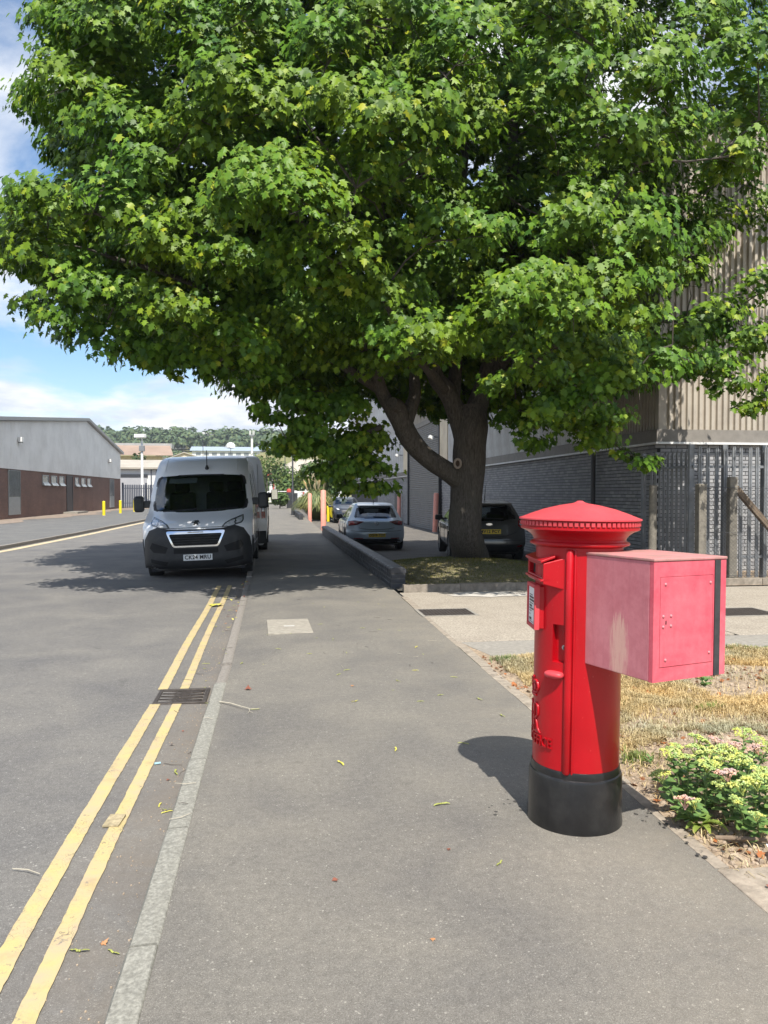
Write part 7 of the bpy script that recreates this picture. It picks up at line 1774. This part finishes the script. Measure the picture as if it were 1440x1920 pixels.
# clods
rg = np.random.default_rng(31); cl_ = MB(); r2 = random.Random(41)
ico = [(0, 0, 1), (0.894, 0, 0.447), (0.276, 0.851, 0.447), (-0.724, 0.526, 0.447), (-0.724, -0.526, 0.447), (0.276, -0.851, 0.447), (0.724, 0.526, -0.447), (-0.276, 0.851, -0.447), (-0.894, 0, -0.447), (-0.276, -0.851, -0.447), (0.724, -0.526, -0.447), (0, 0, -1)]
icf = [(0,1,2),(0,2,3),(0,3,4),(0,4,5),(0,5,1),(1,6,2),(2,7,3),(3,8,4),(4,9,5),(5,10,1),(6,7,2),(7,8,3),(8,9,4),(9,10,5),(10,6,1),(6,11,7),(7,11,8),(8,11,9),(9,11,10),(10,11,6)]
def clod(x, y, s):
    rot = Euler((r2.uniform(0, 6), r2.uniform(0, 6), r2.uniform(0, 6))).to_matrix(); z = soil_z(x, y)
    cl_.add([Vector((x, y, z)) + rot @ (Vector(v) * s * r2.uniform(0.6, 1.15)) for v in ico], icf)
for _ in range(2600):
    x, y = r2.uniform(1.83, 3.3), r2.uniform(2.76, 4.5)
    clod(x, y, abs(r2.gauss(0, 0.008)) + 0.0035)
for _ in range(500):
    x, y = r2.uniform(1.82, 2.1), r2.uniform(4.3, 6.9); clod(x, y, abs(r2.gauss(0, 0.006)) + 0.003)
for _ in range(500):
    x, y = r2.uniform(3.0, 4.6), r2.uniform(5.1, 6.2); clod(x, y, abs(r2.gauss(0, 0.010)) + 0.004)
tag(cl_.build('soil_clods', M_clod, fix=False), kind='stuff')
# dead leaves as litter
M_dead = leaf_mat('dead leaf', (0.16, 0.07, 0.035), (0.34, 0.13, 0.05), (0.52, 0.36, 0.16), trans=0.15, tcol=(0.4, 0.2, 0.06), rough=0.7, spec=0.2)
pos = []; 
for _ in range(330): pos.append((r2.uniform(1.84, 3.2), r2.uniform(2.78, 4.5)))
for _ in range(160): pos.append((r2.uniform(1.86, 5.0), r2.uniform(4.4, 6.8)))
for _ in range(110): pos.append((r2.gauss(3.5, 0.35), r2.gauss(5.85, 0.12)))
for _ in range(60): pos.append((r2.uniform(1.82, 1.98), r2.uniform(4.2, 7.0)))
P3 = np.array([(x, y, soil_z(x, y) + 0.014) for x, y in pos]); n = len(P3)
lit = leaf_cloud('leaf_litter', P3, np.array([0, 0, 1.0]) + rg.normal(0, 0.45, (n, 3)), rg.normal(0, 1, (n, 3)), rg.uniform(0.018, 0.045, n), M_dead, None, rg); tag(lit, kind='stuff')
# straw-like strips of litter
pos = [(r2.uniform(1.84, 2.6), r2.uniform(2.78, 4.5)) for _ in range(320)]
def smp_l(rg_): 
    p = pos[int(rg_.random() * len(pos))]; return (p[0] + rg_.normal(0, .03), p[1] + rg_.normal(0, .03), soil_z(p[0], p[1]) + 0.006)
grass_patch('straw_litter', 1300, smp_l, 0.02, 0.06, M_straw, 0.0025, 2.6, 14)

# ------------------------------------------------------------------ stonecrop plants
M_sleaf = leaf_mat('fleshy leaf', (0.12, 0.21, 0.06), (0.185, 0.30, 0.085), (0.30, 0.40, 0.13), trans=0.2, tcol=(0.28, 0.42, 0.08), rough=0.4, spec=0.5)
M_bud = leaf_mat('green flower buds', (0.38, 0.46, 0.12), (0.50, 0.58, 0.19), (0.62, 0.68, 0.32), trans=0.15, tcol=(0.5, 0.6, 0.2), rough=0.6, spec=0.3)
M_pink = leaf_mat('pink flower buds', (0.58, 0.36, 0.30), (0.68, 0.46, 0.38), (0.72, 0.58, 0.44), trans=0.15, tcol=(0.7, 0.45, 0.4), rough=0.6, spec=0.3)
M_stem = mat('pale green stem', (0.20, 0.27, 0.10), 0.5, var=0.15)
def sleaf_mesh(seed):
    r3 = random.Random(seed); mb = MB(); W_l = 0.26 + 0.06 * r3.random()
    prof = [(0, 0.04), (0.25, 0.75), (0.5, 1.0), (0.75, 0.85), (0.93, 0.4), (1.0, 0.04)]
    top = []; 
    for t_, w_ in prof:
        z = 0.25 * t_ - 0.30 * t_ * t_
        top += [(-w_ * W_l, t_, z + 0.07 * w_), (0, t_, z), (w_ * W_l, t_, z + 0.07 * w_)]
    n = len(prof); vs = top + [(x, y, z - 0.045) for x, y, z in top]; o = len(top)
    fs = [(i*3+k, i*3+k+1, (i+1)*3+k+1, (i+1)*3+k) for i in range(n-1) for k in (0, 1)] + [(o+(i+1)*3+k, o+(i+1)*3+k+1, o+i*3+k+1, o+i*3+k) for i in range(n-1) for k in (0, 1)]
    fs += [(i*3, (i+1)*3, o+(i+1)*3, o+i*3) for i in range(n-1)] + [((i+1)*3+2, i*3+2, o+i*3+2, o+(i+1)*3+2) for i in range(n-1)]
    mb.add(vs, fs); return mb.mesh('leaf', M_sleaf, smooth=50)
slm = [sleaf_mesh(s) for s in range(4)]
def head_mesh(seed, m, r_):
    r3 = random.Random(seed); mb = MB(); oc = [(1,0,0),(-1,0,0),(0,1,0),(0,-1,0),(0,0,1),(0,0,-1)]; of = [(0,2,4),(2,1,4),(1,3,4),(3,0,4),(2,0,5),(1,2,5),(3,1,5),(0,3,5)]
    lob = [(0, 0, 0.3)] + [(math.cos(a) * 0.62, math.sin(a) * 0.62, r3.uniform(-0.05, 0.2)) for a in [r3.uniform(0, 0.8) + 2*PI*k/6 for k in range(6)]]
    for lx, ly, lz in lob:
        for _ in range(16):
            a = r3.uniform(0, 2*PI); q = math.sqrt(r3.random()) * 0.40
            x, y = lx + q * math.cos(a), ly + q * math.sin(a); z = lz * 0.6 + 0.22 * (1 - (q / 0.4) ** 2) + r3.uniform(-0.06, 0.06); s = r3.uniform(0.075, 0.125)
            mb.add([(r_ * (x + s * c[0]), r_ * (y + s * c[1]), r_ * (z + s * 1.15 * c[2])) for c in oc], of)
    for lx, ly, lz in lob: mb.tube([(0, 0, -r_ * 0.9), (lx * r_ * 0.8, ly * r_ * 0.8, r_ * lz * 0.5)], r_ * 0.04, 4)
    return mb.mesh('flower_head', m)
hg = [head_mesh(s, M_bud, 1.0) for s in range(4)]; hp = [head_mesh(s + 10, M_pink, 1.0) for s in range(2)]
HEADS = [(1258,1412,3.75,.045,0),(1238,1452,3.60,.042,0),(1268,1400,3.85,.03,0),(1310,1386,3.95,.045,0),(1303,1402,3.85,.038,0),(1325,1412,3.75,.042,0),(1350,1405,3.85,.048,0),(1372,1415,3.80,.052,0),(1392,1424,3.72,.046,0),(1342,1388,4.0,.034,1),
 (1395,1374,4.05,.045,0),(1420,1386,4.0,.03,0),(1329,1434,3.60,.045,0),(1352,1424,3.65,.03,0),(1362,1450,3.50,.044,1),(1388,1472,3.40,.046,0),(1416,1462,3.40,.05,0),(1424,1444,3.55,.034,0),(1416,1402,3.75,.036,1),(1284,1500,3.42,.042,1),(1300,1504,3.40,.032,0),(1278,1404,3.9,.028,1),(1380,1500,3.30,.026,0),(1436,1455,3.45,.045,0),(1290,1420,3.70,.03,0),(1418,1528,3.22,.028,0),(1378,1396,3.95,.032,1),(1440,1400,3.9,.04,0),(1455,1480,3.4,.05,0),(1350,1470,3.5,.03,0)]
HEADS_W = [(1.904, 3.489, 0.254),(1.778, 3.354, 0.205),(1.981, 3.579, 0.252),(2.147, 3.657, 0.258),(2.074, 3.566, 0.247),(2.076, 3.465, 0.254),(2.198, 3.548, 0.239),(2.227, 3.494, 0.229),(2.231, 3.412, 0.233),(2.262, 3.691, 0.236),
 (2.438, 3.717, 0.259),(2.476, 3.661, 0.242),(2.003, 3.324, 0.25),(2.089, 3.362, 0.257),(2.027, 3.219, 0.246),(2.029, 3.117, 0.231),(2.095, 3.109, 0.254),(2.207, 3.244, 0.243),(2.311, 3.432, 0.28),(1.797, 3.168, 0.157),(1.824, 3.144, 0.155),(2.034, 3.622, 0.225),(1.951, 3.027, 0.205),(2.173, 3.148, 0.252),(1.96, 3.431, 0.25),(1.988, 2.94, 0.174),(2.331, 3.63, 0.23),(2.468, 3.561, 0.236),(2.186, 3.095, 0.212),(1.998, 3.222, 0.198)]
PL = [((2.03, 3.42), 'stonecrop plant nearest the post box, with sprawling pale green flower heads'), ((2.30, 3.62), 'tall stonecrop plant at the back of the bed with clustered green flower heads'), ((2.16, 3.22), 'stonecrop plant at the front of the bed with a pink flower head')]
sed = [thing('stonecrop', lab, 'plant', (x, y, 0.0), 0, 'stonecrop plants in the bed') for (x, y), lab in PL]
sr = random.Random(17)
for (px_, py_, d_, r_, kind), hw in zip(HEADS, HEADS_W):
    h = Vector(hw); k = min(range(3), key=lambda q: (PL[q][0][0] - h.x) ** 2 + (PL[q][0][1] - h.y) ** 2); base = Vector((*PL[k][0], 0))
    h.z = max(h.z, 0.10)
    root = Vector((h.x, h.y, 0)).lerp(base, 0.45) + Vector((sr.uniform(-.03, .03), sr.uniform(-.03, .03), 0)); root.z = soil_z(root.x, root.y) - 0.01
    mid = root.lerp(h, 0.5) + Vector((0, 0, 0.02))
    pts = [root - base, mid - base, h - base - Vector((0, 0, r_ * 0.35))]
    st = MB().tube(pts, [0.0048, 0.0042, 0.0035], 6).build('stem', M_stem, sed[k], smooth=60)
    fh = link('flower_head', sr.choice(hp if kind else hg), st); fh.location = h - base; fh.scale = (r_ * 1.25, r_ * 1.25, r_ * 1.1); fh.rotation_euler = (sr.uniform(-.3, .3), sr.uniform(-.3, .3), sr.uniform(0, 6))
    for j in range(13):
        t_ = 0.05 + 0.88 * j / 13; p = pts[0].lerp(pts[1], t_ * 2) if t_ < 0.5 else pts[1].lerp(pts[2], t_ * 2 - 1)
        a = j * 2.4 + sr.uniform(-.5, .5); L_ = sr.uniform(0.055, 0.082) * (1.15 - 0.45 * t_)
        lf = link('leaf', sr.choice(slm), st); lf.location = p; lf.scale = (L_, L_, L_); lf.rotation_euler = Euler((sr.uniform(-0.1, 0.55), sr.uniform(-.25, .25), a))
# strap leaved plant in front
M_strap = leaf_mat('strap leaf', (0.16, 0.24, 0.05), (0.24, 0.32, 0.07), (0.36, 0.40, 0.12), trans=0.25, tcol=(0.35, 0.48, 0.08), rough=0.4)
sp = thing('strap_plant', 'low plant with broad yellow green strap leaves in front of the stonecrop', 'plant', (1.915, 3.24, 0.0))
for k in range(13):
    a = k * 2.399 + 0.3; L_ = sr.uniform(0.09, 0.15); up = sr.uniform(0.5, 1.3); mb = MB(); vs = []
    d_ = Vector((math.cos(a), math.sin(a), 0)); s_ = Vector((-d_.y, d_.x, 0)); n = 7
    for j in range(n):
        t_ = j / (n - 1); w_ = 0.017 * math.sin(PI * min(0.97, 0.16 + 0.84 * t_)) ** 0.8 + 0.001
        p = d_ * L_ * t_ + Vector((0, 0, L_ * (up * t_ - 1.0 * up * t_ * t_ * 0.8)))
        vs += [p - s_ * w_ + Vector((0, 0, w_ * 0.5)), p, p + s_ * w_ + Vector((0, 0, w_ * 0.5))]
    mb.add(vs, [(j*3+i, j*3+i+1, (j+1)*3+i+1, (j+1)*3+i) for j in range(n-1) for i in (0, 1)]); mb.build('leaf', M_strap, sp, smooth=60, fix=False)
for k, (x, y, lab) in enumerate(((2.06, 4.02, 'tiny green weed on the bare soil behind the post box'), (3.30, 5.55, 'small leafy weed at the far right of the dry lawn'))):
    t = thing('weed', lab, 'plant', (x, y, 0.0))
    for j in range(9):
        a = j * 2.4; mb = MB(); s = 1.0 if k == 0 else 2.2; lf = link('leaf', sr.choice(slm), t); lf.location = (0.01 * math.cos(a), 0.01 * math.sin(a), 0.01 + 0.004 * j * s); lf.scale = (0.03 * s,) * 3; lf.rotation_euler = (sr.uniform(0.1, 0.8), 0, a)
stk = thing('stick', 'thick broken brown stick lying on the soil in front of the stonecrop', 'stick', (2.0, 3.03, 0.03))
MB().tube([(-0.12, 0.035, 0.0), (-0.04, 0.01, 0.004), (0.04, -0.01, 0.002), (0.11, -0.02, -0.004)], [0.009, 0.010, 0.0095, 0.007], 9).build('shaft', M_wood, stk, smooth=40)
MB().tube([(0.04, -0.01, 0.004), (0.07, -0.035, 0.02)], [0.004, 0.002], 6).build('twig', M_wood, stk)

# ------------------------------------------------------------------ fallen leaves and twigs on the asphalt
M_fl_y = mat('yellow fallen leaf', (0.50, 0.46, 0.08), 0.6, var=0.2, vscale=30, world_co=True)
M_fl_g = mat('yellow green fallen key', (0.30, 0.32, 0.08), 0.6, var=0.25, vscale=30, world_co=True)
M_fl_r = mat('red brown fallen leaf', (0.22, 0.075, 0.045), 0.7, var=0.3, vscale=30, world_co=True)
M_fl_o = mat('orange fallen leaf', (0.40, 0.19, 0.08), 0.7, var=0.25, vscale=30, world_co=True)
M_pale = mat('pale stripped twig', (0.42, 0.38, 0.30), 0.8, var=0.2, vscale=20)
def key_mesh(seed, m):
    r3 = random.Random(seed); mb = MB()
    for s_ in (-1, 1):
        L_ = r3.uniform(0.032, 0.046); n = 6; vs = []; b_ = r3.uniform(0.05, 0.3)
        for j in range(n):
            t_ = j / (n - 1); w_ = 0.0055 * (0.35 + 0.9 * math.sin(PI * min(t_, 0.9)) ** 0.8) ; x = s_ * L_ * t_; y = -b_ * L_ * t_ * t_; z = 0.003 + 0.012 * t_ * (1 - t_) * r3.uniform(0.5, 2.0)
            vs += [(x, y - w_, z), (x, y + w_ * 0.6, z + 0.002)]
        mb.add(vs, [(2*j, 2*j+1, 2*j+3, 2*j+2) for j in range(n-1)])
        mb.add([(s_ * 0.004 + 0.005 * v[0], 0.005 * v[1], 0.005 + 0.0045 * v[2]) for v in ico], icf)
    return mb.mesh('maple_key', m)
def crisp_mesh(seed, m):
    r3 = random.Random(seed); me = bpy.data.meshes.new('fallen_leaf'); f0 = r3.uniform(0.2, 0.7); c0 = r3.uniform(-0.5, 0.5)
    v = leaf_verts(f0, c0); v[:, 2] -= v[:, 2].min(); me.from_pydata([tuple(p) for p in v], [], LF); me.materials.append(m); return me
kmesh = [key_mesh(s, M_fl_g) for s in range(4)] + [key_mesh(9, M_fl_y)]
def gz(x, y):
    if x < kerb_x(y) - 0.07: return road_z(x, y)
    if x > edge_x(y): return 0.012
    return pav_z(x, y) + (0.006 if x < kerb_x(y) + 0.07 else 0)
def litter(kind, x, y, s=1.0, rz=None):
    r_ = sr.uniform(0, 6.28) if rz is None else rz
    if kind == 'key': o = link('maple_key', sr.choice(kmesh)); tag(o, 'small yellow green winged maple seed lying in the gutter' if x < kerb_x(y) else 'small yellow green winged maple seed lying on the footway', 'seed', 'maple seeds fallen in the gutter' if x < kerb_x(y) else 'maple seeds fallen on the footway')
    elif kind in 'ryo':
        o = link('fallen_leaf', crisp_mesh(sr.randrange(99), {'r': M_fl_r, 'y': M_fl_y, 'o': M_fl_o}[kind]))
        tag(o, {'r': 'small curled red brown dead leaf on the asphalt', 'y': 'small yellow fallen maple leaf on the asphalt', 'o': 'small orange dead leaf on the asphalt'}[kind], 'leaf', {'r': 'red brown fallen leaves', 'y': 'yellow fallen leaves', 'o': 'orange fallen leaves'}[kind]); s *= 0.032
    else:
        mb = MB(); L_ = sr.uniform(0.05, 0.13); mb.tube([(-L_/2, 0, 0.004), (0, sr.uniform(-.02, .02), 0.006), (L_/2, 0, 0.004)], [0.0015, 0.002, 0.001], 5)
        o = mb.build('twig', M_twig if sr.random() < 0.7 else M_pale); tag(o, 'thin dry twig lying in the gutter' if x < kerb_x(y) else 'thin dry twig lying on the footway', 'twig', 'twigs in the gutter' if x < kerb_x(y) else 'twigs on the footway')
    s *= 0.8 if kind == 'key' else 1.0; o.location = (x, y, gz(x, y) + 0.002); o.rotation_euler = (0, 0, r_); o.scale = (s, s, s); return o
for x, y in ((1.126, 4.517), (0.702, 4.468), (1.365, 7.434), (1.477, 5.478), (0.797, 3.643), (0.907, 3.022), (0.572, 5.547), (0.66, 7.26), (0.60, 6.55), (0.42, 8.05), (-0.31, 7.1), (1.52, 5.05), (0.36, 4.28), (-0.572, 2.761), (-0.69, 2.78), (-0.551, 3.96), (-0.60, 4.05), (-0.58, 4.52), (-0.75, 11.9), (-0.80, 11.0), (-0.72, 9.4)): litter('key', x, y, sr.uniform(0.85, 1.35))
for _ in range(26): litter('key', sr.uniform(-0.3, 1.75), sr.uniform(5.0, 11.5), sr.uniform(0.6, 1.0))
for _ in range(14): litter('key', kerb_x(5) - abs(sr.gauss(0.12, 0.08)), sr.uniform(3.2, 12), sr.uniform(0.6, 1.1))
for x, y, k in ((0.73, 3.17, 'r'), (0.223, 2.986, 'r'), (0.53, 2.531, 'o'), (1.84, 2.55, 'o'), (1.86, 2.68, 'r'), (-0.62, 2.82, 'o'), (0.55, 5.55, 'r'), (0.60, 6.0, 'o'), (-0.62, 5.3, 'r'), (-0.66, 5.0, 'r'), (-0.60, 4.4, 'r')): litter(k, x, y, sr.uniform(0.6, 1.0))
for _ in range(22): litter('t', kerb_x(5) - abs(sr.gauss(0.10, 0.10)), sr.uniform(3.0, 13.5), 1.0)
for _ in range(16): litter('t', sr.uniform(-0.3, 1.6), sr.uniform(6.5, 11.5), 0.8)
for _ in range(26): litter(sr.choice('rroy'), kerb_x(12) - abs(sr.gauss(0.07, 0.06)), sr.uniform(9.5, 13.8), sr.uniform(0.8, 1.4))
bl = link('fallen_leaf', crisp_mesh(5, M_fl_y)); tag(bl, 'large flat yellow maple leaf lying on the inner yellow line near the van', 'leaf'); bl.location = (-0.79, 11.1, road_z(-0.79, 11.1) + 0.012); bl.scale = (0.24, 0.24, 0.1); bl.rotation_euler = (0, 0, R(60))
rl = link('fallen_leaf', crisp_mesh(7, M_fl_r)); tag(rl, 'dark red crumpled leaf alone on the footway near the kerb', 'leaf'); rl.location = (-0.217, 5.99, 0.004); rl.scale = (0.055, 0.055, 0.06)
ptw = thing('pale_twig', 'long pale forked twig lying across the footway from the kerb', 'twig', (-0.41, 5.66, 0.008))
MB().tube([(0, 0, 0), (0.08, -0.09, 0.012), (0.17, -0.19, 0.010), (0.22, -0.235, 0.008), (0.225, -0.28, 0.004), (0.215, -0.33, 0.002)], [0.0045, 0.004, 0.0035, 0.003, 0.002, 0.001], 7).build('shaft', M_pale, ptw, smooth=60)
MB().tube([(0.22, -0.235, 0.008), (0.27, -0.24, 0.006), (0.30, -0.22, 0.004)], [0.002, 0.0015, 0.001], 5).build('side_shoot', M_pale, ptw)
MB().tube([(0.225, -0.29, 0.004), (0.25, -0.325, 0.003)], [0.0015, 0.001], 5).build('side_shoot', M_pale, ptw)
pt2 = thing('pale_twig', 'short bent pale twig on the road at the left edge', 'twig', (-1.02, 3.36, -0.07))
MB().tube([(-0.09, 0.05, 0), (-0.02, 0.02, 0.006), (0.04, -0.02, 0.004)], [0.002, 0.0025, 0.0015], 6).build('shaft', M_pale, pt2)
pc = thing('flattened_scrap', 'square flattened brown scrap stuck on the inner yellow line', 'litter', (-0.785, 3.86, road_z(-0.785, 3.86) + 0.012), R(-6))
MB().boxm(Matrix.Rotation(R(2), 4, 'X'), 0.038, 0.062, 0.004).build('board', mat('weathered scrap', (0.34, 0.28, 0.17), 0.7, var=0.4, vscale=30), pc)
bf = thing('blue_scrap', 'tiny pale blue plastic scrap on the inner yellow line', 'litter', (-0.70, 4.67, road_z(-0.7, 4.67) + 0.008))
MB().boxm(Matrix.Rotation(R(20), 4, 'Z'), 0.018, 0.008, 0.003).build('scrap', mat('pale blue plastic', (0.35, 0.55, 0.62), 0.4), bf)
wp = thing('paper_scrap', 'scrap of white paper on the soil by the path slab', 'litter', (2.06, 2.92, 0.03))
MB().add([(-0.03, -0.02, 0), (0.03, -0.03, 0.01), (0.035, 0.02, 0.004), (-0.02, 0.03, 0.014)], [(0, 1, 2, 3)]).build('paper', M_white, wp, fix=False)
# pebbles and grit in the gutter
pg = MB()
for _ in range(500):
    y = r2.uniform(2.2, 13); x = kerb_x(y) - 0.07 - abs(r2.gauss(0, 0.14)); s = r2.uniform(0.0015, 0.005)
    pg.add([(x + s * v[0], y + s * v[1], road_z(x, y) + 0.002 + s * v[2]) for v in ico], icf)
tag(pg.build('gutter_grit', M_clod, fix=False), kind='stuff')

# ------------------------------------------------------------------ thin summer haze
hz = MB().box(-480, 480, -20, 640, -1.6, 75)
hm = bpy.data.materials.new('haze air'); hm.use_nodes = True; hnt = hm.node_tree; hnt.nodes.clear()
ho = hnt.nodes.new('ShaderNodeOutputMaterial'); hv = hnt.nodes.new('ShaderNodeVolumePrincipled')
hv.inputs['Color'].default_value = (0.82, 0.90, 1.0, 1); hv.inputs['Density'].default_value = 0.0003; hv.inputs['Anisotropy'].default_value = 0.2
hnt.links.new(hv.outputs[0], ho.inputs['Volume'])
hzo = hz.build('haze', hm); tag(hzo, kind='stuff')
